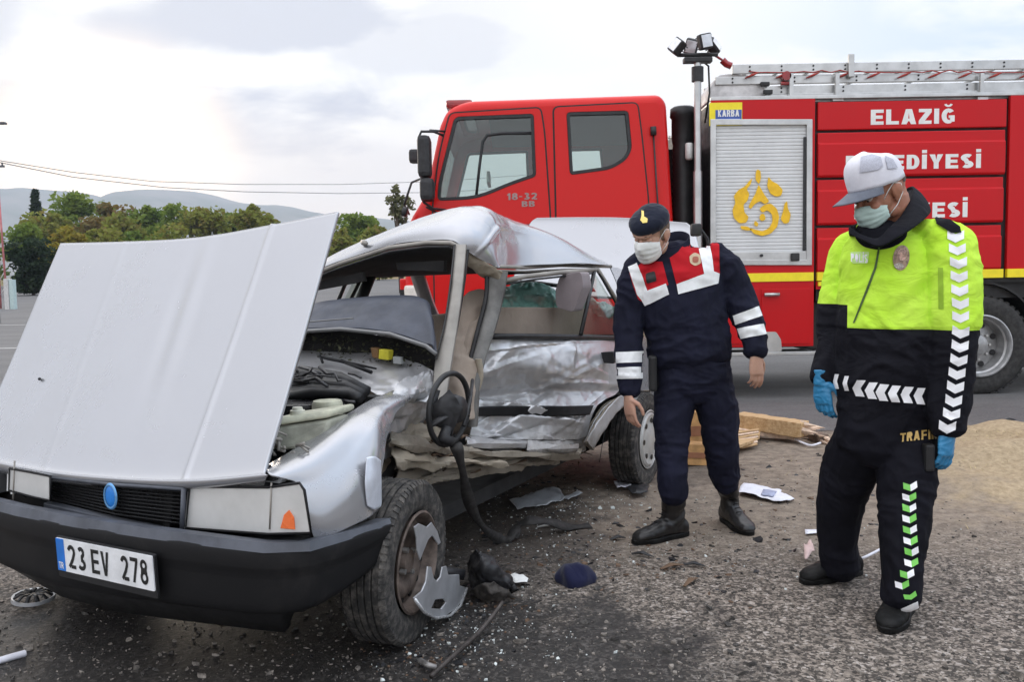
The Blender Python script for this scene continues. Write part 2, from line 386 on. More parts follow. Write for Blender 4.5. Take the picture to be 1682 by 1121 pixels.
def cloth(name, col, col2=None, fold=.35, weave=.15, rough=.85, sheen=.15, var=.1):
    b = NB(name); c = hexc(col) if isinstance(col, str) else col
    n = b.noise(5, 4, .6); f = b.noise(7, 3, .5, dist=.8, stretch=(1, 1, .6)); w = b.noise(420, 2)
    b.set(col=b.mix(b.rng(n, .3, .7), tuple(x*(1-var) for x in c), tuple(x*(1+var) for x in c)), rough=rough, sheen=sheen, spec=.15)
    h = b.math('ADD', b.math('MULTIPLY', f, 1.0), b.math('MULTIPLY', w, weave*.1)); b.bump(h, fold, .03)
    return b.m
def glass(name, tint=(.8, .9, .88), refl=.12, rough=.02, op=0.0, opcol=(.8,.85,.85), even=False):
    b = NB(name); N, L = b.N, b.L
    tr = N.new('ShaderNodeBsdfTransparent'); tr.inputs[0].default_value = (*tint, 1)
    gl = N.new('ShaderNodeBsdfGlossy'); gl.inputs['Roughness'].default_value = rough; gl.inputs[0].default_value = (1, 1, 1, 1)
    fr = N.new('ShaderNodeFresnel'); fr.inputs[0].default_value = 1.5
    if even:
        bp = N.new('ShaderNodeBump'); bp.inputs['Strength'].default_value = .5; bp.inputs['Distance'].default_value = .01; L.new(b.noise(45, 3, .6), bp.inputs['Height']); L.new(bp.outputs[0], gl.inputs['Normal'])
    fac = b.math('ADD', fr.outputs[0], refl, clamp=True)
    mx = N.new('ShaderNodeMixShader'); L.new(fac, mx.inputs[0]); L.new(tr.outputs[0], mx.inputs[1]); L.new(gl.outputs[0], mx.inputs[2])
    last = mx
    if op:
        d0 = N.new('ShaderNodeBsdfDiffuse'); d0.inputs[0].default_value = (*opcol, 1); d1 = N.new('ShaderNodeBsdfTranslucent'); d1.inputs[0].default_value = (*opcol, 1); df = N.new('ShaderNodeMixShader'); df.inputs[0].default_value = .1 if even else .55; L.new(d0.outputs[0], df.inputs[1]); L.new(d1.outputs[0], df.inputs[2])
        m2 = N.new('ShaderNodeMixShader'); L.new(b.rng(b.noise(9, 4), .25, .75, op*(.9 if even else .5), op*(1.1 if even else 1.4)), m2.inputs[0]); L.new(mx.outputs[0], m2.inputs[1]); L.new(df.outputs[0], m2.inputs[2]); last = m2
    L.new(last.outputs[0], b.out.inputs[0]); N.remove(b.b); return b.m
def paint(name, col, metal=0., rough=.3, coat=.6, spec=.5, dirt=.15, dirtcol=(.16,.13,.10), dscale=3.0, lowz=None, scratch=0):
    b = NB(name); c = hexc(col) if isinstance(col, str) else col
    d = b.rng(b.noise(dscale, 8, .68, dist=.4), .50, .72)
    s_ = b.rng(b.noise(dscale*12, 5, .7), .45, .8)
    f = b.math('MULTIPLY', b.math('ADD', b.math('MULTIPLY', d, .7), b.math('MULTIPLY', s_, .12)), dirt)
    if lowz:
        z = b.sep(b.N.new('ShaderNodeNewGeometry').outputs[0])[2]
        f = b.math('ADD', f, b.math('MULTIPLY', b.rng(z, lowz[0], lowz[1], 1, 0), b.rng(b.noise(5, 6, .7), .2, .75, .15, 1)), clamp=True)
    col1 = b.mix(f, c, dirtcol)
    if scratch:
        sc = b.rng(b.noise(6, 5, .6, stretch=(1, 1, 9)), .62, .66); col1 = b.mix(b.math('MULTIPLY', sc, scratch), col1, (.09, .085, .08))
    b.set(col=col1, spec=spec, metal=b.math('MULTIPLY', b.math('SUBTRACT', 1.0, f, clamp=True), metal), rough=b.math('ADD', b.math('MULTIPLY', f, .45), rough), coat=b.math('MULTIPLY', b.math('SUBTRACT', 1.0, f, clamp=True), coat), coatr=.08)
    b.bump(b.noise(160, 2), .02, .001)
    return b.m
def ground_mat():
    b = NB('chip_seal_ground'); v = b.tc.outputs['Object']; x, y, z = b.sep(v)[:3]
    cell = b.sep(b.voro(105, 'Color'))[0]; cell2 = b.sep(b.voro(46, 'Color'))[1]
    dist = b.voro(105, 'Distance'); big = b.noise(.9, 6, .6); mid = b.noise(4.5, 6, .65); fin = b.noise(38, 5, .7)
    agg = b.math('ADD', b.math('MULTIPLY', cell, .62), b.math('MULTIPLY', cell2, .38))
    stone = b.mix(b.rng(agg, .25, .85), (.052, .044, .038), (.33, .278, .232))
    stone = b.mix(b.rng(b.math('ADD', agg, b.math('MULTIPLY', mid, .5)), 1.02, 1.18), stone, (.46, .41, .37))
    # trodden dust where the men stand
    xr = b.math('ADD', x, b.math('MULTIPLY', b.math('SUBTRACT', mid, .5), 1.1)); yr = b.math('ADD', y, b.math('MULTIPLY', b.math('SUBTRACT', mid, .5), 1.3))
    dm = b.math('MULTIPLY', b.rng(yr, 3.35, 4.5), b.rng(yr, 7.3, 6.6))
    dm = b.math('MULTIPLY', dm, b.rng(xr, -1.2, .2))
    dm = b.math('MULTIPLY', dm, b.rng(fin, .25, .55, .55, .95))
    dust = b.mix(b.rng(b.noise(13, 6, .7), .3, .7), (.15, .117, .09), (.33, .27, .21))
    c = b.mix(dm, stone, dust)
    # heap of yellow sand and straw at the right
    hp = b.math('MULTIPLY', b.rng(xr, 2.2, 2.8), b.math('MULTIPLY', b.rng(yr, 4.2, 4.9), b.rng(y, 6.85, 6.6)))
    straw = b.mix(b.rng(b.noise(30, 6, .75), .3, .7), (.29, .215, .125), (.50, .39, .25))
    c = b.mix(b.math('MULTIPLY', hp, .9), c, straw)
    # spilled oil and coolant, wet and dark
    def blot(cx, cy, rx, ry, amp=.9, soft=.45):
        dx = b.math('DIVIDE', b.math('SUBTRACT', xr, cx), rx); dy = b.math('DIVIDE', b.math('SUBTRACT', yr, cy), ry)
        r2 = b.math('ADD', b.math('MULTIPLY', dx, dx), b.math('MULTIPLY', dy, dy)); return b.rng(r2, 1.0, soft, 0, amp)
    w = blot(-.9, 2.75, 1.9, .95, .93); w = b.math('MAXIMUM', w, blot(.05, 2.9, .42, .32, .8)); w = b.math('MAXIMUM', w, blot(-.1, 3.4, .4, .5, .45))
    w = b.math('MAXIMUM', w, blot(-.9, 4.3, 1.6, 1.5, .75)); w = b.math('MAXIMUM', w, blot(.9, 5.6, .7, .5, .4))
    c = b.mix(w, c, b.mix(b.rng(agg, .5, 1.), (.012, .011, .011), (.06, .055, .052)))
    # pale dried streaks
    st = b.math('MULTIPLY', b.rng(b.noise(7, 6, .7, stretch=(1, 1.8, 1), off=(3, 1, 0)), .62, .70), blot(-1.55, 2.95, .5, .42, .7))
    c = b.mix(st, c, (.42, .38, .33))
    c = b.mix(b.rng(big, .35, .7, 0, .35), c, b.mix(.5, c, (.10, .092, .085)), 'MIX')
    sp = b.rng(b.noise(9, 5, .75, off=(9, 2, 0)), .60, .68, 0, .5)
    c = b.mix(sp, c, (.045, .038, .034))
    b.set(col=c, rough=b.math('SUBTRACT', .95, b.math('MULTIPLY', w, .5)), spec=.35)
    h = b.math('ADD', b.math('MULTIPLY', agg, .8), b.math('MULTIPLY', b.math('SUBTRACT', 1.0, b.math('MULTIPLY', dist, 8.), clamp=True), .5))
    h = b.math('MULTIPLY', h, b.rng(dm, 0, 1, 1, .35)); h = b.math('ADD', h, b.math('MULTIPLY', fin, .6))
    b.bump(h, .75, .007); return b.m
def road_mat():
    b = NB('old_asphalt'); n = b.noise(.35, 6, .6, stretch=(1, 3, 1)); m_ = b.noise(3, 6, .7, stretch=(1, 4, 1)); f = b.sep(b.voro(95, 'Color'))[0]
    c = b.mix(b.rng(n, .3, .7), (.105, .102, .102), (.155, .15, .148)); c = b.mix(b.rng(m_, .4, .75, 0, .5), c, (.07, .067, .066))
    c = b.mix(b.rng(f, .3, 1., 0, .35), c, (.25, .24, .23)); b.set(col=c, rough=.85, spec=.35); b.bump(f, .4, .004); return b.m
def field_mat():
    b = NB('dry_field'); n = b.noise(.06, 6, .6); f = b.noise(1.2, 6, .7)
    c = b.mix(b.rng(n, .35, .65), (.30, .215, .12), (.20, .17, .075)); c = b.mix(b.rng(f, .4, .7, 0, .6), c, (.13, .105, .05)); b.set(col=c, rough=.95); return b.m
def leaf_mat(name, a, c, d=None):
    b = NB(name); oi = b.N.new('ShaderNodeNewGeometry'); n = b.noise(.45, 4, .6); rpi = oi.outputs['Random Per Island']
    col = b.mix(b.rng(n, .35, .65), a, c)
    if d: col = b.mix(b.rng(rpi, .6, 1.0), col, d)
    col = b.mix(b.rng(rpi, 0, 1, 0, .35), col, tuple(x*.45 for x in a)); b.set(col=col, rough=.7, spec=.25)
    tl = b.N.new('ShaderNodeBsdfTranslucent'); b.L.new(col, tl.inputs[0]); mx = b.N.new('ShaderNodeMixShader'); mx.inputs[0].default_value = .45
    b.L.new(b.b.outputs[0], mx.inputs[1]); b.L.new(tl.outputs[0], mx.inputs[2]); b.L.new(mx.outputs[0], b.out.inputs[0]); return b.m
def hill_mat():
    b = NB('far_hills'); n = b.noise(.004, 8, .6); b.set(col=b.mix(b.rng(n, .35, .65), (.20, .18, .15), (.12, .125, .09)), rough=1.); b.bump(n, .6, 60); return b.m
M_ = {}
M_['ground'] = ground_mat(); M_['road'] = road_mat(); M_['field'] = field_mat(); M_['hill'] = hill_mat()
M_['line'] = simple('road_paint', (.62, .61, .58), .7, var=.2, scale=6)
M_['red'] = paint('fire_red', (.56, .006, .010), 0, .30, .10, .22, dirt=.10, dirtcol=(.18, .05, .04), dscale=1.5)
M_['cabred'] = paint('cab_red', (.66, .009, .008), 0, .28, .16, .25, dirt=.06, dirtcol=(.2, .05, .04), dscale=1.5)
M_['alu'] = simple('aluminium', (.56, .56, .55), .38, .85, .12, 6, .08)
M_['shut'] = simple('shutter_grey', (.70, .71, .71), .5, .05, .05, 5)
M_['dark'] = simple('dark_plastic', (.022, .022, .024), .55, 0, .3, 20, .1)
M_['black'] = simple('black_metal', (.012, .012, .013), .5, 0, .4, 9)
M_['rubber'] = simple('tyre_rubber', (.030, .029, .028), .78, 0, .45, 22, .25)
M_['rim'] = simple('steel_rim', (.42, .42, .42), .42, .6, .2, 12)
M_['yellow'] = simple('reflective_yellow', (.95, .78, .02), .4, 0, .05)
M_['white'] = simple('white_print', (.82, .82, .80), .5, 0, .05)
M_['chrome'] = simple('chrome', (.75, .75, .75), .15, 1.)
M_['cabglass'] = glass('cab_glass', (.66, .74, .72), .03)
M_['badge'] = simple('dull_badge', (.36, .26, .25), .4, .3)
M_['inner'] = simple('cab_interior', (.05, .05, .055), .8)
M_['seatgrey'] = simple('cab_seat', (.05, .052, .06), .9)
M_['orange'] = simple('orange_print', (.92, .54, .015), .5, 0, .12)
M_['blue'] = simple('blue_print', (.06, .12, .42), .5)
M_['lamp'] = simple('lamp_glass', (.75, .76, .78), .12, .3)
M_['redlens'] = simple('red_lens', (.30, .01, .012), .2, 0, .2, coat=.6)
M_['hose'] = simple('red_strap', (.35, .04, .03), .7)
HAZE = .0002
# ------------------------------------------------------------------ the setting
def rise(y): t = min(1, max(0, (y-25)/105)); return 1.36*t*t*(3-2*t)
def sheet(name, x0, x1, ys, mat, dz=0, nx=2):
    mb = MB(); xs = [x0+(x1-x0)*i/(nx-1) for i in range(nx)]
    vs = [Vector((x, y, rise(y)+dz)) for y in ys for x in xs]
    fs = [(j*nx+i, j*nx+i+1, (j+1)*nx+i+1, (j+1)*nx+i) for j in range(len(ys)-1) for i in range(nx-1)]
    return tag(mesh_obj(name, vs, fs, mat, None, True), kind='structure')
far = [25+i*5 for i in range(22)]
sheet('field', -3500, 3500, [-60]+far+[200, 600, 5200], M_['field'], -.008)
sheet('ground', -40, 40, [-40, 6.95], M_['ground'])
sheet('road', -700, 700, [6.9]+far, M_['road'], .004)
def strip(name, x0, y0, x1, y1, w, label, group=None):
    n = 12; a = Vector((x0, y0, 0)); b = Vector((x1, y1, 0)); d = (b-a).normalized(); s = Vector((-d.y, d.x, 0))*w/2; vs = []
    for i in range(n+1):
        p = a.lerp(b, i/n); k = .8+.35*noise.noise(p*1.3)
        for q in (p-s*k, p+s*k): vs.append((q.x, q.y, rise(q.y)+.009))
    o = mesh_obj(name, vs, [(2*i, 2*i+2, 2*i+3, 2*i+1) for i in range(n)], M_['line']); tag(o, kind='structure'); return o
strip('road_marking', -60, 29.5, -13.5, 28.4, .16, '')
strip('road_marking', -16, 17.9, -9.5, 17.75, .14, '')
strip('road_edge_line', 3.2, 6.80, 14, 6.95, .09, '')
strip('road_marking', 2.6, 31, 40, 30, .16, '')
# hills
def hills():
    prof = [(-300, 318), (-150, 322), (-60, 314), (0, 309), (60, 308), (110, 309), (150, 313), (185, 324), (215, 320), (255, 313), (300, 310), (345, 315), (400, 327), (430, 330), (465, 331), (520, 343), (560, 350), (600, 348), (640, 352), (700, 358), (820, 352), (960, 368), (1200, 378), (1500, 372), (1800, 380), (2100, 376)]
    Yr = 3400.; rows = []; n = 220
    for j, (yy, k) in enumerate([(1500, 0), (1900, .12), (2300, .33), (2700, .55), (3050, .8), (3400, 1), (3900, .8), (4600, .3)]):
        row = []
        for i in range(n):
            t = i/(n-1); px = -300+2400*t
            for a in range(len(prof)-1):
                if prof[a][0] <= px <= prof[a+1][0]:
                    f = (px-prof[a][0])/(prof[a+1][0]-prof[a][0]); f = f*f*(3-2*f)*.6+f*.4; py = prof[a][1]*(1-f)+prof[a+1][1]*f; break
            p = atY(px, py, Yr); x = p.x*(yy/Yr)**.25; h = p.z
            nn = noise.fractal(Vector((x*.0013, yy*.0013, 3)), 1., 2.1, 6)
            row.append((x, yy, max(-2, h*k*(1+(.45 if k < 1 else .03)*nn)) if k else -2))
        rows.append(row)
    vs = [p for r in rows for p in r]; fs = [(j*n+i, j*n+i+1, (j+1)*n+i+1, (j+1)*n+i) for j in range(len(rows)-1) for i in range(n-1)]
    o = mesh_obj('hills', vs, fs, M_['hill'], None, True); md = o.modifiers.new('s', 'SUBSURF'); md.levels = md.render_levels = 1; md.subdivision_type = 'CATMULL_CLARK'
    tag(o, kind='structure')
hills()
# trees ------------------------------------------------------------
G1 = leaf_mat('leaf_green', (.14, .22, .04), (.25, .31, .05)); G2 = leaf_mat('leaf_olive', (.22, .26, .045), (.30, .30, .06), (.30, .21, .06))
G3 = leaf_mat('leaf_yellow', (.26, .25, .03), (.34, .28, .04), (.40, .26, .04)); G4 = leaf_mat('leaf_dark', (.022, .045, .020), (.04, .065, .025))
G5 = leaf_mat('leaf_rust', (.24, .17, .055), (.20, .19, .06), (.30, .18, .06)); G6 = leaf_mat('leaf_pale', (.14, .15, .06), (.18, .17, .09))
BARK = simple('bark', (.10, .075, .055), .9, var=.3, scale=3, bump=.4)
def tree(px, top, base, Yd, wpx, mat, label, group, kind='round', n=2600, seed=0, stemmy=False):
    rr = random.Random(seed+int(px)); b = atY(px, base, Yd); t = atY(px, top, Yd); gz = rise(Yd); H = t.z-gz; Wd = wpx/FPX*Yd/2
    rt = root('pine_tree' if kind == 'cone' else 'broadleaf_tree', (b.x, Yd, gz), label, 'tree', group); c0 = Vector((b.x, Yd, gz))
    tk = MB(); lean = Vector((rr.uniform(-.03, .03)*H, 0, 0))
    tk.tube([c0-UP*.1, c0+UP*H*.3+lean*.4, c0+UP*H*.62+lean, c0+UP*H*.9+lean], [H*.028, H*.021, H*.012, H*.003], 8)
    lobes = []
    if kind == 'cone':
        for k in range(26):
            z = .12+.86*k/25; lobes.append((c0+UP*H*z, Wd*(1.04-z)*1.05+.25, H*.06))
    else:
        for k in range(rr.randint(20, 26)):
            a = rr.uniform(0, 6.28); z = rr.uniform(.08, .88); rad = Wd*(1-abs(z-.55)*1.15)*rr.uniform(.25, .85)
            p = c0+Vector((math.cos(a)*rad, math.sin(a)*rad, H*z)); s = Wd*rr.uniform(.30, .52)
            lobes.append((p, s, s*rr.uniform(.7, 1.)))
            tk.tube([c0+UP*H*max(.2, z-.28)+lean*.5, c0.lerp(p, .55)+UP*H*.12, p], [H*.011, H*.007, H*.002], 5)
        lobes.append((c0+UP*H*.93+lean, Wd*.24, H*.08))
    tk.build('trunk', BARK, rt, True)
    mb = MB(); sz = max(.10, Yd*.0025)
    for i in range(n):
        p, s, sv = rr.choice(lobes)
        d = Vector((rr.gauss(0, 1), rr.gauss(0, 1), rr.gauss(0, 1))).normalized()*(rr.random()**.4)
        q = p+Vector((d.x*s, d.y*s, d.z*sv)); 
        if q.z < gz+.2: continue
        if noise.noise(q*(2.2/max(1, Wd))+Vector((seed, 0, 0))) < -.36: continue
        e = Vector((rr.gauss(0, 1), rr.gauss(0, 1), rr.gauss(0, .6))).normalized(); f = e.cross(Vector((rr.gauss(0, 1), rr.gauss(0, 1), rr.gauss(0, 1)))).normalized(); a = sz*rr.uniform(.6, 1.6)
        mb.add([q-e*a, q-f*a*.6, q+e*a, q+f*a*.6], [(0, 1, 2, 3)])
    o = mesh_obj('crown', mb.v, mb.f, mat, rt, False)
    return rt
GT = 'trees beyond the road'
TR = [ # px, top, Y, width, mat, label, kind, n
 (66, 316, 135, 46, G4, 'dark pointed pine rising highest at the left end of the tree belt', 'cone', 3500),
 (132, 317, 128, 92, G1, 'tallest green broadleaf tree right of the pointed pine', 'round', 4500),
 (98, 352, 120, 90, G2, 'olive bushy tree in front of the pointed pine', 'round', 4000),
 (178, 334, 122, 84, G5, 'rusty brown autumn tree left of the bright green row', 'round', 4000),
 (205, 350, 116, 60, G2, 'olive tree with brown tips beside the rusty autumn tree', 'round', 3500),
 (248, 338, 124, 72, G1, 'green leafy tree above the left middle of the raised hood', 'round', 3600),
 (290, 336, 120, 74, G1, 'green tree with the densest crown above the middle of the hood', 'round', 3600),
 (336, 343, 118, 78, G2, 'yellowish green tree above the right half of the hood', 'round', 3600),
 (382, 350, 122, 70, G1, 'low green tree just left of the round olive tree', 'round', 3000),
 (420, 337, 112, 66, G2, 'round olive tree standing apart at the right end of the belt', 'round', 3400),
 (46, 366, 96, 60, G1, 'green tree directly beside the utility pole', 'round', 3200),
 (54, 392, 70, 68, G4, 'dark low evergreen bush closest to the road', 'round', 4200),
 (112, 372, 92, 58, G3, 'yellow leaved tree left of the hood corner', 'round', 3400),
 (92, 400, 84, 50, G3, 'yellow green shrub below the yellow leaved tree', 'round', 2600),
 (225, 380, 100, 90, G1, 'low green shrub hidden partly by the hood edge', 'round', 2800),
 (160, 378, 98, 80, G2, 'low olive shrub just behind the hood corner', 'round', 2800),
 (300, 372, 104, 90, G2, 'low olive shrub behind the hood centre', 'round', 2600),
 (584, 352, 118, 78, G1, 'green tree seen between hood and wrecked roof', 'round', 4200),
 (560, 372, 104, 60, G2, 'brownish olive shrub against the raised hood edge', 'round', 3200),
 (622, 372, 112, 56, G2, 'small olive tree left of the truck front', 'round', 2800),
 (500, 374, 110, 70, G1, 'green tree hidden behind the hood corner', 'round', 2200),
 (-30, 372, 104, 70, G1, 'green tree at the left picture border', 'round', 2200),
]
for i, (px, top, Yd, w, mt, lb, kd, n) in enumerate(TR): tree(px, top, 468, Yd, w*(1 if kd == 'cone' else 1.3), mt, lb, GT, kd, int(n*1.35), i)
tree(660, 303, 462, 60, 54, G6, 'slim pale tree by the truck mirror', None, 'round', 1500, 77)
# straw bank beyond the road
def bank():
    vs = []; fs = []; n = 160
    for i in range(n):
        x = -110+220*i/(n-1); h = 1.15+.5*noise.noise(Vector((x*.08, 2, 0))); vs += [(x, 131, rise(131)-.05), (x, 134, rise(134)+h*.8), (x, 138, rise(138)+h), (x, 150, rise(150)-.05)]
    for i in range(n-1):
        for k in range(3): a = i*4+k; fs.append((a, a+4, a+5, a+1))
    tag(mesh_obj('grass_bank', vs, fs, M_['field'], None, True), kind='structure')
bank()
# utility pole, wires, pillar at the left border
PINK = simple('faded_red_steel', (.50, .17, .17), .7, var=.3, scale=2); WIRE = simple('wire', (.10, .10, .11), .6)
pb = atY(8, 468, 45); rt = root('utility_pole', (pb.x-.05, 45, rise(45)), 'red and white steel lattice pole carrying the overhead wires at the left border', 'pole')
mb = MB(); x0 = pb.x-.12
for k in (0, 1): mb.tube([(x0-.16+k*.34, 45, rise(45)-.1), (x0-.14+k*.2, 45, 7.6)], .05, 8)
mb.build('upright', PINK, rt, True)
mb = MB()
for k in range(9): z = .8+k*.75; mb.tube([(x0-.15, 45, z), (x0+.16-k*.012, 45, z+.5)], .025, 6)
mb.build('bracing', simple('pale_steel', (.6, .58, .56), .6), rt, True)
mb = MB(); mb.box((x0-1.2, 44.95, 7.35), (x0+.45, 45.05, 7.45)); mb.build('crossarm', WIRE, rt)
mb = MB()
for k in (-1.0, -.3, .35): mb.lathe([(0, 0), (.05, .01), (.03, .06), (.055, .09), (.02, .16), (0, .16)], (x0+k, 45, 7.45), UP, 10)
mb.build('insulators', WIRE, rt, True)
def wire(pts, r, label):
    w = MB(); w.tube([atY(a, b, y) for a, b, y in pts], r, 5); o = w.build('overhead_wire', WIRE, None, True); tag(o, label, 'wire', 'overhead wires')
wire([(-40, 255, 44), (0, 264, 45), (120, 283, 49), (250, 298, 54), (400, 303, 60), (560, 303, 68), (720, 298, 76), (900, 285, 90)], .020, 'upper overhead wire crossing the sunset sky')
wire([(-40, 257, 44), (0, 267, 45), (120, 291, 49), (270, 308, 54), (400, 315, 60), (560, 318, 68), (720, 316, 76), (900, 306, 90)], .022, 'lower overhead wire crossing the sunset sky')
TEAL = simple('pale_teal_panel', (.50, .62, .60), .6)
a = atY(10, 468, 44); rt = root('gate_pillar', (a.x, 44, rise(44)), 'white roadside pillar with a pale teal face beside the pole', 'pillar')
mb = MB(); mb.box((a.x-.02, 43.8, rise(44)-.05), (a.x+.2, 44.2, rise(44)+1.55), .015); mb.build('pillar_body', simple('plaster', (.6, .58, .56), .9, bump=.1), rt)
mb = MB(); mb.box((a.x+.215, 43.85, rise(44)), (a.x+.42, 44.15, rise(44)+1.5), .01); mb.build('teal_panel', TEAL, rt)
a = atY(-8, 203, 30); rt = root('street_lamp', (a.x-.3, 30, rise(30)), 'street lamp whose dark head just enters at the left border', 'street lamp')
mb = MB(); mb.tube([(a.x-.3, 30, 0), (a.x-.3, 30, a.z-.3), (a.x-.2, 30, a.z), (a.x+.1, 30, a.z+.02)], [.07, .05, .035, .03], 8); mb.build('lamp_post', WIRE, rt, True)
mb = MB(); mb.box((a.x+.1, 29.9, a.z-.03), (a.x+.36, 30.1, a.z+.045), .02); mb.build('lamp_head', WIRE, rt)

# air between here and the hills
hz = bpy.data.materials.new('air'); hz.use_nodes = True; nt = hz.node_tree; nt.nodes.clear()
o_ = nt.nodes.new('ShaderNodeOutputMaterial'); pv = nt.nodes.new('ShaderNodeVolumePrincipled'); pv.inputs['Color'].default_value = (.74, .84, 1, 1); pv.inputs['Density'].default_value = HAZE; pv.inputs['Anisotropy'].default_value = 0
nt.links.new(pv.outputs[0], o_.inputs['Volume'])
g = MB(); g.box((-4600, -120, -9), (4600, 5400, 560)); tag(g.build('haze', hz), kind='stuff')
# ------------------------------------------------------------------ fire engine
TY = 8.75; TB = 11.15
truck = root('fire_engine', (2.4, TY+1.2, 0), 'long red fire engine with crew cab, roller shutter and ladders behind the wreck', 'fire engine')
def T2(px, py): p = atY(px, py, TY); return (p.x, p.z)
def TP(x, z, d=0): return Vector((x, TY-d, z))          # d = how far proud of the side
def TPi(x, z, d=0): return Vector((x, TY+d, z))
def cabs(poly): return [T2(*p) for p in poly]
# cab shell -----------------------------------------------------------
prof = cabs([(668, 560), (664, 470), (666, 395), (672, 362), (690, 332), (698, 318), (722, 205), (734, 178), (765, 164), (1084, 153), (1096, 166), (1104, 300), (1110, 400), (1111, 560)])
prof = prof[:8] + prof[8:]
P3 = rounded(prof, [0, .05, .05, .05, .05, .02, .02, .10, .14, .07, .05, 0, 0, 0], 4)
win1 = rounded(cabs([(748, 194), (875, 189), (879, 289), (838, 303), (784, 326), (720, 328.5), (722, 300)]), [.05, .03, .03, .2, .2, .04, .2], 5)
win2 = rounded(cabs([(932, 186.5), (1030, 184), (1036, 245), (1027, 262), (1003, 277), (937.5, 286)]), [.03, .03, .12, .12, .12, .03], 5)
mb = MB(); r_ = .09
side_in = inset(P3, r_)
for (yy, s) in ((TY, 1), (TB, -1)):
    mb.prism([side_in, win1, win2], lambda x, z, d: Vector((x, yy+s*d, z)), 0, .03)
n = 5; rings = []
for k in range(n+1):
    a = math.pi/2*k/n; q = inset(P3, r_*(1-math.sin(a))); rings.append([Vector((x, TY+r_*(1-math.cos(a)), z)) for x, z in q])
for k in range(n+1):
    a = math.pi/2*(1-k/n); q = inset(P3, r_*(1-math.sin(a))); rings.append([Vector((x, TB-r_*(1-math.cos(a)), z)) for x, z in q])
def is_ws(p, q):
    return p[0] < T2(745, 0)[0] and q[0] < T2(745, 0)[0] and min(p[1], q[1]) > T2(0, 322)[1]-.16 and max(p[1], q[1]) < T2(0, 195)[1]+.12 and abs(q[1]-p[1]) > .25
L = len(P3); wsidx = [i for i in range(L) if is_ws(P3[i], P3[(i+1) % L])]
vs = [v for g in rings for v in g]; fs = []
for j in range(len(rings)-1):
    for i in range(L):
        if i in wsidx and n <= j < n+1+0: continue
        fs.append((j*L+i, j*L+(i+1) % L, (j+1)*L+(i+1) % L, (j+1)*L+i))
mb.add(vs, fs)
cab = mb.build('cab_body', M_['cabred'], truck, sharp=28)
# windscreen
if wsidx:
    i = wsidx[0]; a, b = P3[i], P3[(i+1) % L]; g = MB(); nn = Vector((a[1]-b[1], 0, b[0]-a[0])).normalized()
    g.add([(a[0], TY+.1, a[1]), (b[0], TY+.1, b[1]), (b[0], TB-.1, b[1]), (a[0], TB-.1, a[1])], [(0, 1, 2, 3)]); g.build('windscreen', M_['cabglass'], truck)
# cab floor, seats, back wall (dark interior)
g = MB(); g.box((-.9, TY+.12, .9), (1.55, TB-.12, 1.35)); g.box((1.50, TY+.1, 1.3), (1.58, TB-.1, 2.75)); g.box((-.78, TY+.1, 1.3), (-.35, TB-.1, 1.88), .06); g.box((-.2, TY+.12, 2.90), (1.5, TB-.12, 2.95)); g.box((.45, TY+.1, 1.35), (.62, TY+.14, 2.85)); g.build('cab_interior', M_['inner'], truck)
for k, (sx, sy) in enumerate(((.18, TY+.32), (.18, TB-.85), (1.0, TY+.3), (1.0, TY+1.0), (1.0, TB-.8))):
    g = MB(); g.box((sx-.2, sy, 1.35), (sx+.28, sy+.5, 1.72), .05); g.box((sx+.2, sy, 1.6), (sx+.34, sy+.5, 2.22), .05); g.box((sx+.22, sy+.13, 2.2), (sx+.32, sy+.37, 2.42), .04); g.build('seat', M_['seatgrey'], truck)
g = MB(); c = Vector((-.18, TY+.55, 1.95)); ax = Vector((.55, 0, .85)).normalized(); e1 = Vector((0, 1, 0)); e2 = ax.cross(e1)
g.tube([c+(e1*math.cos(t)+e2*math.sin(t))*.23 for t in [2*math.pi*k/28 for k in range(29)]], .016, 8)
g.tube([c-e1*.22, c-ax*.03, c+e1*.22], .014, 6); g.tube([c, c-ax*.4], .03, 8); g.build('steering_wheel', M_['dark'], truck, True)
g = MB(); g.box((-.25, TY+.95, 2.32), (-.21, TY+1.5, 2.45), .015); g.build('sun_visor', M_['alu'], truck)
# doors proud of the shell, each with its own glass and rubber seal
def ring_plate(name, outer, inner, d0, d1, mat, parent, bw=.006):
    m_ = MB(); m_.prism([outer]+inner, lambda x, z, d: TP(x, z, d), d0, d1); o = m_.build(name, mat, parent, smooth=False); bevel(o, bw, 2, 40); return o
d1 = rounded(cabs([(740, 187), (887, 178), (893, 215), (903, 360), (903, 545), (716, 545), (712, 340), (722, 255)]), [.05, .05, .1, .1, .03, .03, .05, .3], 5)
d2 = rounded(cabs([(910, 177), (1046, 170), (1052, 215), (1065, 340), (1067, 545), (917, 545), (914, 340)]), [.05, .05, .2, .2, .03, .03, .2], 5)
for nm, dd, ww in (('front_door', d1, win1), ('rear_door', d2, win2)):
    w2 = inset(ww, -.012)
    ring_plate('door_gap', inset(dd, -.017), [w2], -.003, .004, M_['black'], truck, .001)
    D = ring_plate(nm, dd, [w2], .002, .018, M_['cabred'], truck)
    ring_plate('window_seal', inset(ww, -.008), [inset(ww, .022)], .0, .021, M_['dark'], D, .004)
    q = inset(ww, .012); m_ = MB(); m_.prism([q], lambda x, z, d: TP(x, z, d), -.012, -.006); m_.build('pane', M_['cabglass'], D)
    hx, hz = T2(872 if nm == 'front_door' else 1030, 372)
    m_ = MB(); m_.box((hx-.09, TY-.045, hz-.02), (hx+.06, TY-.015, hz+.02), .01); m_.build('handle', M_['dark'], D)
# quarter glass divider of the front door
g = MB(); g.tube([atY(782, 325, TY+.004), atY(788, 270, TY+.004), atY(793, 233, TY+.004), atY(800, 222, TY+.004), atY(825, 219, TY+.004), atY(877, 218.5, TY+.004)], .016, 6); g.build('window_divider', M_['dark'], truck, True)
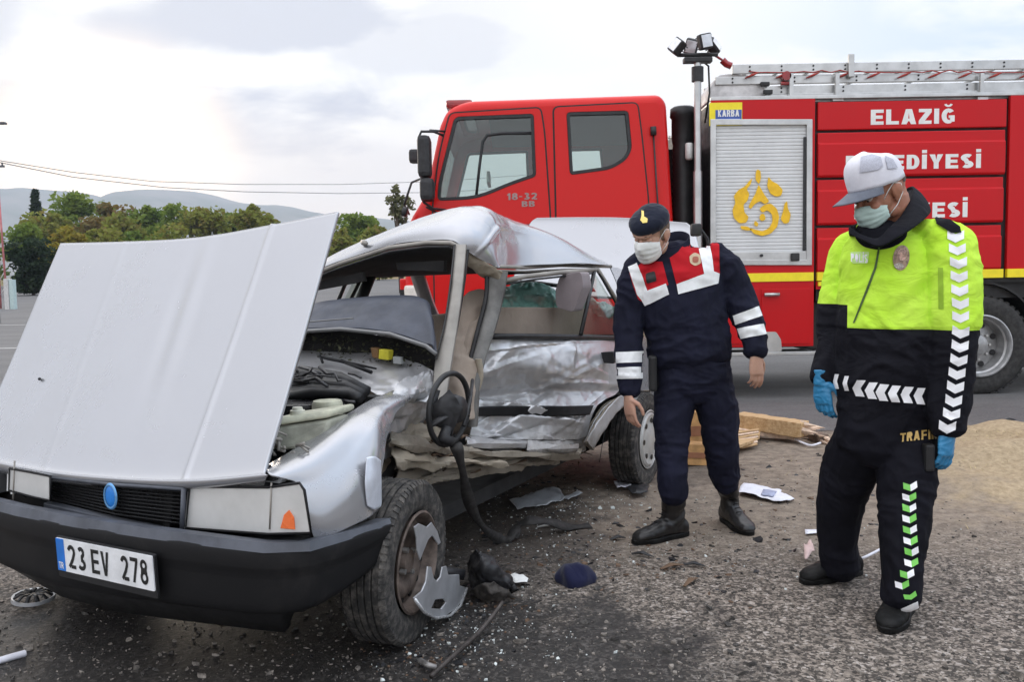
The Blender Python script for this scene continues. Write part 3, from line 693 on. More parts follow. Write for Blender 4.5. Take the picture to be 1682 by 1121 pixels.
# far side doors keep the cab see-through: seals only
for ww in (win1, win2):
    m_ = MB(); m_.prism([inset(ww, -.01), inset(ww, .03)], lambda x, z, d: Vector((x, TB+d, z)), .0, .02); m_.build('far_window_seal', M_['dark'], truck)
# vertical rail with black knob behind the rear door
g = MB(); g.tube([atY(1073, 216, TY-.02), atY(1082, 360, TY-.02), atY(1086, 420, TY-.02)], .009, 6); g.tube([atY(1073, 208, TY-.03), atY(1073.5, 222, TY-.03)], .03, 10); g.build('grab_rail', M_['dark'], truck, True)
# badge
x0, z0 = T2(833, 329); x1, z1 = T2(882, 317)
letters('badge_lettering', '18-32', lambda x, y, d: TP(x0+x, z0+y+.005*x, .019+d), x1-x0, z1-z0, M_['badge'], truck, .004, .2)
x0b, z0b = T2(857, 340)
letters('badge_lettering', 'BB', lambda x, y, d: TP(x0b+x, z0b+y, .019+d), .13, .055, M_['badge'], truck, .004, .2)
# beacon
bx, bz = T2(752, 168); g = MB(); g.box((bx-.13, TY+.12, bz-.03), (bx+.14, TY+1.9, bz+.055), .03); o = g.build('beacon_bar', M_['redlens'], truck)
# mirrors
def capsule_box(name, px0, py0, px1, py1, y0, y1, mat, parent, bev=.03):
    a = atY(px0, py0, (y0+y1)/2); b = atY(px1, py1, (y0+y1)/2); g = MB(); g.box((min(a.x, b.x), y0, min(a.z, b.z)), (max(a.x, b.x), y1, max(a.z, b.z)), bev); return g.build(name, mat, parent, smooth=False)
mi = capsule_box('mirror', 686, 224, 709, 292, 8.42, 8.66, M_['dark'], truck, .045)
capsule_box('wide_mirror', 690, 293, 714, 331, 8.42, 8.64, M_['dark'], truck, .05)
capsule_box('far_mirror', 672, 246, 690, 268, TB+.1, TB+.28, M_['dark'], truck, .04)
for pts, rr_ in (([atY(732, 224, TY+.05), atY(712, 216, 8.6), atY(692, 216, 8.55), atY(688, 226, 8.55)], .013), ([atY(734, 216, TY+.02), atY(706, 214, 8.62)], .011), ([atY(740, 346, TY+.05), atY(712, 343, 8.6), atY(697, 333, 8.55), atY(694, 328, 8.55)], .013), ([atY(722, 352, TY), atY(700, 340, 8.6)], .011)):
    g = MB(); g.tube(pts, rr_, 8); g.build('mirror_arm', M_['dark'], truck, True)
g = MB(); g.tube([atY(672, 352, TY+.2), atY(664, 336, TY), atY(676, 300, TY+.1), atY(700, 290, TY+.3)], .012, 6); g.tube([atY(661, 347, TY-.05), atY(669, 349, TY-.05)], .05, 10); g.build('front_marker_lamp', M_['dark'], truck, True)
# front bumper and grille
g = MB(); g.box((-1.16, TY+.06, .42), (-.85, TB-.06, .98), .05); g.box((-1.13, TY+.1, 1.0), (-1.02, TB-.1, 1.28), .02); o = g.build('front_bumper', M_['cabred'], truck)
g = MB(); g.box((-1.12, TY+.03, 1.10), (-.2, TY+.06, 1.17)); g.build('cab_seam', M_['black'], truck)
a = atY(680, 482, TY-.02); g = MB(); g.box((a.x-.10, TY-.03, a.z-.09), (a.x+.09, TY+.3, a.z+.08), .03); g.build('corner_lamp', simple('pale_lens', (.8, .74, .66), .25), truck)
# wheels
def truck_wheel(x, y_out, name='truck_wheel', deep=False):
    z = .50; c = Vector((x, y_out, z)); ax = Vector((0, -1, 0))
    g = MB(); g.lathe([(.30, -.28), (.34, -.285), (.46, -.27), (.497, -.235), (.503, -.21), (.503, -.05), (.497, -.03), (.465, -.005), (.40, .0), (.33, -.012), (.305, -.02), (.30, -.05)], c, ax, 56)
    for k in range(44):
        t = 2*math.pi*k/44; d = Vector((math.cos(t), 0, math.sin(t))); tg = Vector((-d.z, 0, d.x))
        for (ya, yb) in ((.03, .10), (.17, .24)): 
            p = c+d*.503+Vector((0, ya, 0)); q = c+d*.503+Vector((0, yb, 0)); g.add([p-tg*.022-d*.02, p+tg*.022-d*.02, q+tg*.022-d*.02, q-tg*.022-d*.02, p-tg*.02+d*.012, p+tg*.02+d*.012, q+tg*.02+d*.012, q-tg*.02+d*.012], [(4,5,6,7),(0,1,5,4),(1,2,6,5),(2,3,7,6),(3,0,4,7)])
    w = g.build(name, M_['rubber'], truck, sharp=40)
    g = MB(); dp = .16 if deep else -.04
    g.lathe([(.312, -.008), (.318, .004), (.305, .008), (.292, -.01), (.285, -.05), (.268, -.06), (.255, -dp-.02), (.20, -dp), (.13, -dp+.005), (.11, -dp+.03), (.105, -dp+.09), (.06, -dp+.11), (.0, -dp+.11)], c, ax, 48)
    g.build('wheel_rim', M_['rim'], w, sharp=35)
    g = MB()
    for k in range(8): t = 2*math.pi*(k+.5)/8; p = c+Vector((math.cos(t)*.215, .0, math.sin(t)*.215))+ax*(-dp+.006); g.tube([p-ax*.01, p+ax*.004], .03, 10)
    g.build('vent_holes', M_['black'], w)
    g = MB()
    for k in range(10): t = 2*math.pi*k/10; p = c+Vector((math.cos(t)*.16, .0, math.sin(t)*.16))+ax*(-dp); g.tube([p, p+ax*.03], .014, 6)
    g.build('wheel_nuts', M_['alu'], w)
    return w
wx = T2(1614, 558)[0]
truck_wheel(wx, TY+.02, deep=True); truck_wheel(wx, TY+.34); truck_wheel(wx, TB-.02+.28); truck_wheel(.25, TY+.03); truck_wheel(.25, TB+.25)
# chassis
g = MB(); g.box((-.9, TY+.75, .62), (8.6, TY+.85, .92)); g.box((-.9, TB-.85, .62), (8.6, TB-.75, .92)); g.box((3.08, TY+.35, .45), (4.2, TY+1.0, .98), .03); g.box((3.1, TY+.12, .98), (8.4, TB-.1, 1.14)); g.box((wx-.08, TY+.3, .42), (wx+.08, TB-.3, .58)); g.box((-.8, TY+.3, .4), (1.5, TB-.3, .9)); g.build('chassis', M_['black'], truck)
g = MB(); n = 14; pts = []
for (rr, s) in ((.62, 1), (.60, -1)):
    arc = [(wx+math.cos(math.pi*k/n)*rr, .52+math.sin(math.pi*k/n)*rr*1.02) for k in range(n+1)]; pts += arc if s == 1 else arc[::-1]
g.prism([pts], lambda x, z, d: TPi(x, z, d), .06, .9); g.build('mudguard', M_['dark'], truck)
# body ---------------------------------------------------------------------
xA, xB = T2(1168, 300)[0], T2(1338, 300)[0]; xC, xD = T2(1343, 300)[0], T2(1651, 300)[0]; xE, xF = T2(1657, 300)[0], 8.5; zT = 2.985
g = MB(); g.box((xA, TY+.03, .55), (xF, TB-.03, zT-.03)); 
core = None
g = MB(); g.box((xA, TY+.035, .52), (xB, TB, zT-.02)); g.box((xB-.01, TY+.05, 1.14), (xF, TB, zT-.02)); g.box((5.75, TY+.05, .55), (xF, TB, 1.2)); g.build('body_core', M_['black'], truck)
fr = cabs([(1168.5, 198), (1332, 198), (1331, 434), (1168.5, 434)])
o = ring_plate('locker_surround', [(xA, .53), (xB, .53), (xB, zT), (xA, zT)], [fr[::-1]], -.03, .0, M_['red'], truck, .008)
ring_plate('shutter_frame', inset(fr, -.012), [inset(fr, .045)], -.01, .016, M_['alu'], truck, .005)
g = MB(); (sx0, sz1), (sx1, sz0) = T2(1176, 206), T2(1324, 415); ns = 36; hh = (sz1-sz0)/ns
for k in range(ns):
    z = sz0+k*hh; yy = TY+.012
    g.add([(sx0, yy+.006, z), (sx1, yy+.006, z), (sx1, yy-.001, z+hh*.25), (sx0, yy-.001, z+hh*.25), (sx0, yy-.001, z+hh*.8), (sx1, yy-.001, z+hh*.8), (sx1, yy+.006, z+hh), (sx0, yy+.006, z+hh)], [(0,1,2,3),(3,2,5,4),(4,5,6,7)])
sh = g.build('roller_shutter', M_['shut'], truck, fix=False); 
g = MB(); (bx0, bz1), (bx1, bz0) = T2(1176, 415), T2(1324, 429); g.box((bx0, TY-.012, bz0), (bx1, TY+.02, bz1), .006); bar = g.build('shutter_bar', M_['alu'], truck)
for px in (1203, 1250): a, b = T2(px, 420); g = MB(); g.tube([(a, TY-.012, b), (a, TY-.03, b)], .015, 8); g.build('rivet', M_['dark'], bar)
a, b = T2(1303, 421); g = MB(); g.box((a-.03, TY-.05, b-.05), (a+.05, TY-.01, b+.03), .01); g.build('latch', M_['dark'], bar)
g = MB(); a, b = T2(1322, 225); a2, b2 = T2(1322.5, 418); g.box((a-.012, TY-.01, b2), (a+.012, TY+.01, b), .003); g.build('shutter_guide', M_['dark'], truck)
# emblem of flames on the shutter (loose strokes, drawn as closed shapes)
def blob(px, py, pts, s=1.0): return [(px+x*s, py+y*s) for x, y in pts]
emb = [
 [(1205,358),(1203,345),(1208,333),(1205,322),(1213,312),(1224,306),(1230,298),(1236,292),(1233,303),(1226,311),(1231,318),(1228,330),(1221,336),(1223,350),(1230,356),(1226,366),(1214,367)],
 [(1243,278),(1249,280),(1250,292),(1247,303),(1241,296),(1241,286)],
 [(1246,303),(1251,312),(1257,322),(1264,331),(1256,336),(1249,330),(1240,335),(1233,344),(1229,340),(1235,328),(1241,318)],
 [(1262,290),(1268,298),(1277,302),(1286,312),(1283,322),(1274,323),(1265,318),(1260,306)],
 [(1256,336),(1266,334),(1276,343),(1280,356),(1277,372),(1266,384),(1252,388),(1238,384),(1230,374),(1240,377),(1252,380),(1263,375),(1269,364),(1268,352),(1260,345),(1252,350),(1247,343)],
 [(1289,334),(1293,330),(1294,343),(1299,352),(1296,366),(1288,368),(1282,360),(1286,348)],
 [(1249,352),(1255,351),(1258,360),(1252,364),(1247,360)],
 [(1240,362),(1246,367),(1244,373),(1238,370)],
 [(1216,371),(1228,372),(1236,378),(1226,379),(1217,376)],
]
g = MB()
for e in emb:
    q = rounded(cabs(e), .02, 3); b0 = len(g.v)
    g.prism([q], lambda x, z, d: TP(x, z, d), .0005, .003)
g.build('flame_emblem', M_['orange'], truck)
# maker's sticker
a, b = T2(1165, 207), T2(1219, 168); g = MB(); g.box((a[0], TY-.004, a[1]), (b[0], TY-.001, b[1])); st = g.build('yellow_sticker', M_['yellow'], truck)
a, b = T2(1175, 201), T2(1218, 180); g = MB(); g.box((a[0], TY-.007, a[1]), (b[0], TY-.004, b[1])); g.build('blue_sticker', M_['blue'], truck)
xk, zk = T2(1179, 192); letters('sticker_lettering', 'KARBA', lambda x, y, d: TP(xk+x, zk+y, .007+d), .21, .065, M_['white'], truck, .002, .22)
a, b = T2(1178, 199.5), T2(1215, 195); g = MB(); g.box((a[0], TY-.0095, a[1]), (b[0], TY-.007, b[1])); g.build('sticker_line', simple('pale_blue_print', (.35, .42, .7), .5), truck)
# ribbed aluminium flank
zs = [(165, 211), (215.5, 289), (293, 367.5), (372, 445)]
for k, (ya, yb) in enumerate(zs):
    za = T2(1500, ya)[1]; zb = T2(1500, yb)[1]; g = MB(); x0, x1 = xC, xD-(.0 if k == 0 else .01)*k
    if k == 0: zr = [(za, 0), (zb+.006, 0), (zb, -.006)]
    else: s = za-.115; zr = [(za, -.006), (za-.006, 0), (s+.012, 0.0), (s, .016), (zb+.02, .016), (zb, -.0)]
    pr = [(za, -.05)]+zr+[(zb, -.05)]
    rg = [[TP(x, z, d) for z, d in pr] for x in (x0, x0+.01, x1-.01, x1)]
    g.loft(rg, closed=True); o = g.build('flank_panel', M_['red'], truck); bevel(o, .004, 2, 30)
g = MB(); g.box((xE, TY+.0, 1.27), (xF, TY+.05, zT), .008); g.build('rear_locker_panel', M_['red'], truck)
for (xa, xb) in ((xA, xB-.004), (xC+.002, xD), (xE+.004, xF)):
    z1, z0 = 1.272, 1.186; g = MB(); g.box((xa, TY-.009, z0), (xb, TY-.001 if xa == xA else TY+.04, z1), .002); g.build('yellow_stripe', M_['yellow'], truck)
a, b = T2(1344, 470), T2(1358, 463); g = MB(); g.box((a[0], TY-.006, a[1]), (b[0], TY+.02, b[1])); g.build('stripe_tab', M_['yellow'], truck)
g = MB(); g.box((xC, TY+.02, 1.10), (xC+.45, TY+.05, 1.18)); g.build('wheel_arch_lip', M_['red'], truck)
# lettering
for txt, pa, pb in (('ELAZIĞ', (1430, 205), (1568, 170)), ('BELEDİYESİ', (1388, 280), (1610, 245)), ('İTFAİYESİ', (1402, 360), (1588, 324))):
    a, b = T2(*pa), T2(*pb)
    letters('lettering', txt, lambda x, y, d: TP(a[0]+x, a[1]+y, (.001 if txt == 'ELAZIĞ' else .0175)+d), b[0]-a[0], b[1]-a[1], M_['white'], truck, .001, .24)
# lower locker doors
for (p, q) in (((1172, 566), (1246, 474)), ((1250, 566), (1331, 474))):
    a, b = T2(*p), T2(*q); g = MB(); g.box((a[0], TY-.010, a[1]), (b[0], TY-.001, b[1]), .004); D = g.build('lower_locker_door', M_['red'], truck)
    h = T2((p[0]+q[0])/2-25, 484); g = MB(); g.tube([(h[0]-.07, TY-.035, h[1]), (h[0]+.08, TY-.035, h[1])], .018, 8); g.build('door_handle', M_['alu'], D, True)
g = MB(); a, b = T2(1160, 586), T2(1340, 577); g.box((a[0], TY-.03, a[1]), (b[0], TY+.3, b[1]), .006); g.build('side_rail', M_['alu'], truck)
g = MB(); a, b = T2(1256, 578), T2(1284, 545); g.prism([rounded([a, (b[0], a[1]), (b[0]-.01, a[1]+.12), (b[0]-.06, b[1]), (a[0], b[1])], .02, 3)], lambda x, z, d: TP(x, z, d), -.001, .012); g.build('step_plate', M_['alu'], truck)
g = MB(); g.box((xA-.5, TY+.35, .45), (xA-.02, TY+1.2, 1.0), .04); g.build('fuel_tank', M_['alu'], truck)
# gap between cab and body: snorkel, pipes, floodlight mast
c = atY(1121, 180, TY+.35); g = MB(); zt = c.z
g.lathe([(0, zt+.02), (.10, zt+.02), (.13, zt), (.135, zt-.08), (.118, zt-.10), (.118, zt-.3)]+[(.105+.008*(k % 2), zt-.3-.035*k) for k in range(1, 36)]+[(.1, .9), (0, .9)], (c.x, TY+.32, 0), UP, 24); g.build('air_intake', M_['black'], truck, sharp=60)
g = MB(); p = atY(1132, 249, TY+.12); g.lathe([(0, .09), (.03, .085), (.04, .07), (.04, -.06), (.03, -.08), (0, -.085)], p, UP, 16); g.build('filter_bottle', simple('milky_plastic', (.6, .6, .58), .4), truck, True)
g = MB(); g.box((1.56, TY+.6, .9), (2.0, TB-.5, 2.6)); g.box((1.60, TY+.12, .7), (1.95, TY+.6, 1.2)); g.build('pump_housing', M_['black'], truck)
g = MB(); a = atY(1144, 100, TY+.05); a0 = atY(1148, 400, TY+.05); xm = (a.x+a0.x)/2
g.tube([(xm, TY+.05, .95), (xm, TY+.05, a.z)], .036, 14); g.tube([(xm, TY+.05, .95), (xm, TY+.05, 2.3)], .045, 14); mast = g.build('light_mast', M_['alu'], truck, sharp=40)
hd = MB(); hd.box((xm-.14, TY-.0, a.z-.02), (xm+.14, TY+.1, a.z+.03), .01); hd.tube([(xm, TY+.05, a.z-.06), (xm, TY+.05, a.z-.2)], .06, 12); hd.tube([(xm-.2, TY+.05, a.z+.06), (xm+.2, TY+.05, a.z+.06)], .02, 8); hd.build('mast_head', M_['dark'], mast)
for (px, py, rz, rx, yy) in ((1112, 76, .7, .25, 0), (1136, 76, .2, .4, .25), (1158, 68, -.2, .1, .0), (1172, 76, -.75, .3, .15)):
    p = atY(px, py, TY+yy); Mx = Matrix.Translation(p) @ Matrix.Rotation(rz, 4, 'Y') @ Matrix.Rotation(rx, 4, 'X') @ Matrix.Rotation(-rz*1.2, 4, 'Z')
    g = MB(); g.box((-.065, -.04, -.075), (.065, .045, .075), .018, M=Mx)
    for k in range(5): g.box((-.06, .04, -.06+k*.027), (.06, .07, -.052+k*.027), 0, M=Mx)
    fl = g.build('floodlight', M_['dark'], mast); g = MB(); g.box((-.052, -.047, -.06), (.052, -.041, .06), .004, M=Mx); g.build('lamp_glass', M_['lamp'], fl)
g = MB(); g.tube([(xm+.01, TY+.1, a.z+.05), (xm+.12, TY+.1, a.z-.04), (xm+.13, TY+.1, a.z-.3), (xm+.08, TY+.08, a.z-.6)], .01, 6); g.build('mast_cable', M_['black'], truck, True)
# roof: rail, ladders, gear
g = MB(); g.box((xA, TY+.0, zT), (xF, TY+.06, zT+.035), .004); g.box((xA, TB-.06, zT), (xF, TB, zT+.035), .004); g.build('roof_rail', M_['alu'], truck)
g = MB(); g.box((xA+.02, TY+.08, zT-.02), (xF, TB-.08, zT+.012)); g.build('roof_deck', M_['alu'], truck)
def ladder(name, x0, x1, y0, y1, z0, z1, rung=.3, clr=0):
    g = MB()
    for y in (y0, y1): g.box((x0, y-.018, z0), (x1, y+.018, z1), .006)
    o = g.build(name, M_['alu'], truck)
    x = x0+.18
    while x < min(x1, 7.4):
        h = MB(); h.tube([(x, y0, (z0+z1)/2), (x, y1, (z0+z1)/2)], .016, 8); h.build('rung', M_['alu'], o, True)
        for q in (-.018, .02): h = MB(); h.tube([(x-.01, y0-.017, (z0+z1)/2+q), (x-.01, y0-.024, (z0+z1)/2+q)], .010, 6); h.build('rivet', M_['black'], o)
        x += rung
    return o
ztop = T2(1400, 98)[1]; z2 = T2(1400, 114)[1]; za = T2(1400, 132)[1]; zb = T2(1400, 144)[1]; zc = T2(1400, 158)[1]
ladder('ladder', T2(1208, 0)[0], 8.4, TY+.12, TY+.6, z2, ztop, .317)
ladder('ladder', T2(1180, 0)[0], 8.4, TY+.14, TY+.66, za+.005, za+.085, .62)
ladder('ladder', T2(1262, 0)[0], 8.4, TY+.14, TY+.66, zb-.03, za-.012, .62)
g = MB(); g.box((T2(1262, 0)[0], TY+.1, zc+.0), (8.4, TY+.16, zc+.05), .006); g.box((T2(1300, 0)[0], TY+.08, zb-.055), (8.4, TY+.12, zb-.03), .004); g.build('ladder_bed', M_['alu'], truck)
g = MB(); g.prism([rounded(cabs([(1170, 161), (1172, 138), (1186, 118), (1204, 116), (1262, 120), (1262, 161)]), .03, 3)], lambda x, z, d: TPi(x, z, d), .14, .62); g.build('ladder_turret', simple('brushed_alu', (.60, .58, .57), .5, .6, .2, 8), truck)
for k, px in enumerate((1303, 1379, 1618)):
    a, b = T2(px-3.5, 160), T2(px+3.5, 118); g = MB(); g.box((a[0], TY+.05, a[1]-.02), (b[0], TY+.085, b[1]), .004); g.box((a[0]-.035, TY+.03, a[1]-.03), (b[0]+.035, TY+.09, a[1]+.015), .004); g.build('rail_post', M_['alu'], truck)
a, b = T2(1398, 124), T2(1408, 85); g = MB(); g.box((a[0], TY+.06, a[1]), (b[0], TY+.10, b[1]), .008); g.build('ladder_stop', M_['alu'], truck)
g = MB(); a = atY(1193, 105, TY+.1); g.tube([a+Vector((-.04, 0, .04)), a, a+Vector((.05, 0, -.02))], .035, 10); g.tube([a+Vector((-.12, 0, .09)), a+Vector((-.04, 0, .04))], .012, 6)
g.build('red_hook', M_['redlens'], truck, sharp=50); g = MB(); a = atY(1291, 125, TY+.08); g.tube([a+Vector((0, -.03, 0)), a+Vector((0, .03, 0))], .045, 14); a = atY(1289, 137, TY+.08); g.tube([a+Vector((-.04, 0, 0)), a+Vector((.04, 0, 0))], .02, 8); g.build('pulley_wheel', M_['redlens'], truck, sharp=50)
g = MB()
for k in range(10):
    px = 1236+k*50; g.tube([atY(px-12, 128, TY+.09), atY(px, 123, TY+.085), atY(px+10, 119, TY+.09)], [.006, .014, .006], 6)
for k in range(16): px = 1230+k*30; g.tube([atY(px, 117+2*math.sin(k), TY+.095), atY(px+15, 119, TY+.095), atY(px+30, 117+2*math.sin(k+1), TY+.095)], .006, 5)
tag(g.build('red_rope', M_['hose'], truck, True), kind='stuff')
g = MB()
for (px, py) in ((1257, 138), (1262, 151)): a = atY(px, py, TY+.08); g = MB(); g.box((a.x-.05, a.y-.02, a.z-.02), (a.x+.04, a.y+.02, a.z+.02), .006); g.build('black_clamp', M_['black'], truck)
# ------------------------------------------------------------------ wrecked car
SIL = paint('silver_paint', (.46, .465, .485), .6, .26, .35, dirt=.13, dirtcol=(.30, .28, .26), dscale=1.6)
SILD = paint('scraped_silver', (.56, .56, .57), .48, .34, .15, dirt=.45, dirtcol=(.17, .145, .115), dscale=4.5, lowz=(.32, .62), scratch=.25)
PRIM = paint('torn_underbody', (.36, .31, .24), .1, .7, 0, dirt=.85, dirtcol=(.10, .078, .058), dscale=7, scratch=.35)
TRIM = simple('grey_trim', (.30, .28, .25), .5, .2, .2, 6, .1)
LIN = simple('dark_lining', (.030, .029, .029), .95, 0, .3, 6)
BLK = paint('bumper_plastic', (.010, .010, .011), 0, .5, 0, .22, dirt=.12, dirtcol=(.12, .11, .10), dscale=5, scratch=.0)
BLKT = simple('grey_bumper_plastic', (.075, .082, .10), .5, 0, .25, 9, .05)  # bluish grey for bumper top and grille frame, paler than the bumper front
DASH = simple('dash_vinyl', (.045, .052, .072), .55, 0, .2, 8, .15)
SEAT = cloth('beige_seat_cloth', (.33, .27, .22), fold=.5)
HEADR = cloth('mauve_headrest_cloth', (.30, .26, .27), fold=.3)
LENS = glass('headlamp_glass', (.98, .98, .97), .04, .06, .5, (.98, .98, .96), True)
REFL = simple('lamp_reflector', (.95, .95, .93), .22, .15, .08, 30)
AMBER = simple('amber_lens', (.85, .18, .05), .25)
CREAM = simple('cream_plastic', (.50, .50, .38), .5, 0, .3, 12, .1)
CGL = glass('crazed_glass', (.62, .86, .80), .12, .25, .85, (.50, .74, .70))
DGL = glass('door_glass', (.72, .78, .72), .05, .05, .10, (.45, .45, .38))
wreck = root('wrecked_car', tuple(car(-1.2, -.8, 0)), 'crumpled silver saloon car with raised hood and torn open left side', 'car')
def rows(fn, *rr): return [[fn(*p) for p in r] for r in rr]
# hood, hinged at the front and standing up -----------------------------------------
def hoodrow(t):
    L = (100-145*t, 400+345*t); Rr = (555-119*t, 348+418*t); out = []
    for s in (0, .25, .5, .75, 1):
        x = L[0]*(1-s)+Rr[0]*s; top = {0: 400, .25: 397, .5: 389, .75: 370, 1: 348}[s]; bot = {0: 742, .25: 764, .5: 776, .75: 778, 1: 767}[s]
        y = top*(1-t)+bot*t; out.append(cu(x, y, .10+.41*t))
    return out
hr = [hoodrow(t) for t in (0, .2, .4, .6, .8, 1.0)]
hr.append([cu(x, y, .535) for x, y in ((-48, 752), (73, 775), (194, 787), (316, 790), (436, 780))])
hr.append([cu(x, y, .525) for x, y in ((-50, 762), (73, 787), (194, 799), (316, 802), (436, 790))])
hr.append([cu(x, y, .49) for x, y in ((-50, 768), (73, 792), (194, 806), (316, 807), (434, 798))])
def hoodfn(p, n, s, t):
    e = 0; tt = min(1, t/.70)
    for s0, k in ((.765-.04*tt, .0075), (.235+.02*tt, .0018)):
        e += k*math.exp(-((s-s0)/.006)**2)
    fd = max(0, min(1, (.72-t)/.1)); e = (e+.006*noise.noise(p*1.5)+  .0008*noise.noise(p*6))*(.05+.95*fd)
    e += .006*math.exp(-((s-.53)/.05)**2-((t-.22)/.16)**2)*math.sin(s*60)
    return e
hood = panel('hood', hr, SIL, wreck, 150, 90, .012, hoodfn)
g = MB(); q = cu(65, 623, .365); nn = (CAMP-q).normalized(); g.tube([q, q+nn*.008], .006, 8); g.build('rivet_hole', M_['black'], hood)
# hood inner frame (ribs on the back of the hood)
g = MB()
for (t0, s0, t1, s1) in ((.08, .05, .9, .05), (.08, .95, .9, .95), (.08, .05, .08, .95), (.9, .05, .9, .95), (.1, .1, .85, .9), (.1, .9, .85, .1)):
    a, b = hoodrow(t0), hoodrow(t1); p = a[0].lerp(a[4], s0); q = b[0].lerp(b[4], s1); bk = BACKD*.06; g.tube([p+bk, q+bk], .025, 6, flat=.6)
g.build('hood_inner_frame', SILD, wreck, True)
# left front fender -----------------------------------------------------------------
fr_ = rows(cv,
 [(438, 764, -.16), (500, 727, -.17), (560, 687, -.17), (612, 657, -.18), (655, 638, -.2), (690, 626, -.24)],
 [(444, 780, -.07), (503, 752, -.06), (563, 706, -.06), (618, 668, -.08), (660, 652, -.12), (698, 640, -.2)],
 [(492, 796, -.03), (523, 790, -.01), (570, 752, -.0), (612, 702, -.01), (634, 682, -.05), (655, 668, -.1)],
 [(497, 830, .0), (528, 832, .02), (574, 800, .04), (612, 745, .03), (626, 725, .0), (634, 712, -.03)],
 [(507, 858, .01), (534, 858, .03), (578, 832, .05), (613, 795, .05), (622, 780, .04), (626, 768, .03)],
 [(516, 884, .01), (542, 881, .03), (580, 864, .05), (608, 850, .055), (618, 842, .05), (626, 832, .045)])
fend = panel('front_fender', fr_, SIL, wreck, 80, 60, .006, lambda p, n, s, t: crumple(.014*max(0, s-.3)*1.5, 5, 2)(p, n, s, t)+.004*noise.noise(p*5)-.006*math.exp(-((s-.55)/.1)**2-((t-.5)/.12)**2))
g = panel('torn_fender_lip', rows(cv, [(603, 752, .055), (615, 750, .06), (626, 757, .05)], [(600, 795, .06), (614, 796, .07), (627, 800, .05)], [(604, 832, .06), (616, 838, .06), (627, 832, .045)]), simple('bare_pale_metal', (.72, .76, .84), .35, .3), wreck, 12, 16, .004)
# crushed rear half of the fender and scuttle side
crf = rows(cv,
 [(648, 640, -.2), (680, 622, -.26), (705, 615, -.3), (722, 612, -.34)],
 [(640, 664, -.13), (668, 648, -.16), (700, 640, -.22), (728, 640, -.3)],
 [(628, 700, -.10), (655, 672, -.2), (690, 668, -.24), (722, 660, -.32)],
 [(618, 735, -.10), (640, 705, -.22), (675, 692, -.3), (712, 680, -.36)],
 [(612, 765, -.12), (632, 740, -.3), (660, 715, -.36), (700, 700, -.42)])
panel('crushed_fender', crf, SILD, wreck, 44, 44, .004, (lambda C_, D_: (lambda p, n, s, t: C_(p, n, s, t)+D_(s, t)))(crumple(.024, 9, 5), creases(8, 14, .03, .06))).data.set_sharp_from_angle(angle=math.radians(18))
panel('crushed_inner_wing', rows(cv, [(600, 735, -.2), (640, 715, -.3), (700, 705, -.4)], [(615, 780, -.22), (660, 760, -.3), (700, 745, -.38)], [(640, 815, -.3), (680, 800, -.3), (705, 790, -.36)]), PRIM, wreck, 30, 30, .004, crumple(.034, 9, 9)).data.set_sharp_from_angle(angle=math.radians(16))
# scuttle with wiper
cowl = panel('scuttle', rows(cu,
 [(440, 574, -.72), (540, 574, -.74), (620, 584, -.72), (690, 602, -.70), (722, 616, -.70)],
 [(440, 590, -.66), (540, 588, -.67), (620, 600, -.66), (690, 618, -.65), (722, 632, -.66)],
 [(440, 602, -.60), (530, 601, -.6), (600, 614, -.58), (670, 640, -.56), (715, 648, -.6)],
 [(440, 606, -.58), (520, 606, -.55), (580, 626, -.5), (640, 660, -.46), (700, 664, -.52)]), SILD, wreck, 90, 40, .004, lambda p, n, s, t: crumple(.06*max(0, s-.35), 7, 3)(p, n, s, t))
g = MB(); g.tube([cu(522, 586, -.60), cu(540, 590, -.58), cu(580, 598, -.56), cu(618, 606, -.55)], [.005, .007, .007, .004], 6); g.tube([cu(526, 585, -.6), cu(530, 596, -.55)], .006, 6); g.tube([cu(560, 593, -.58), cu(610, 612, -.5)], .008, 6); g.build('wiper', BLK, wreck, True)
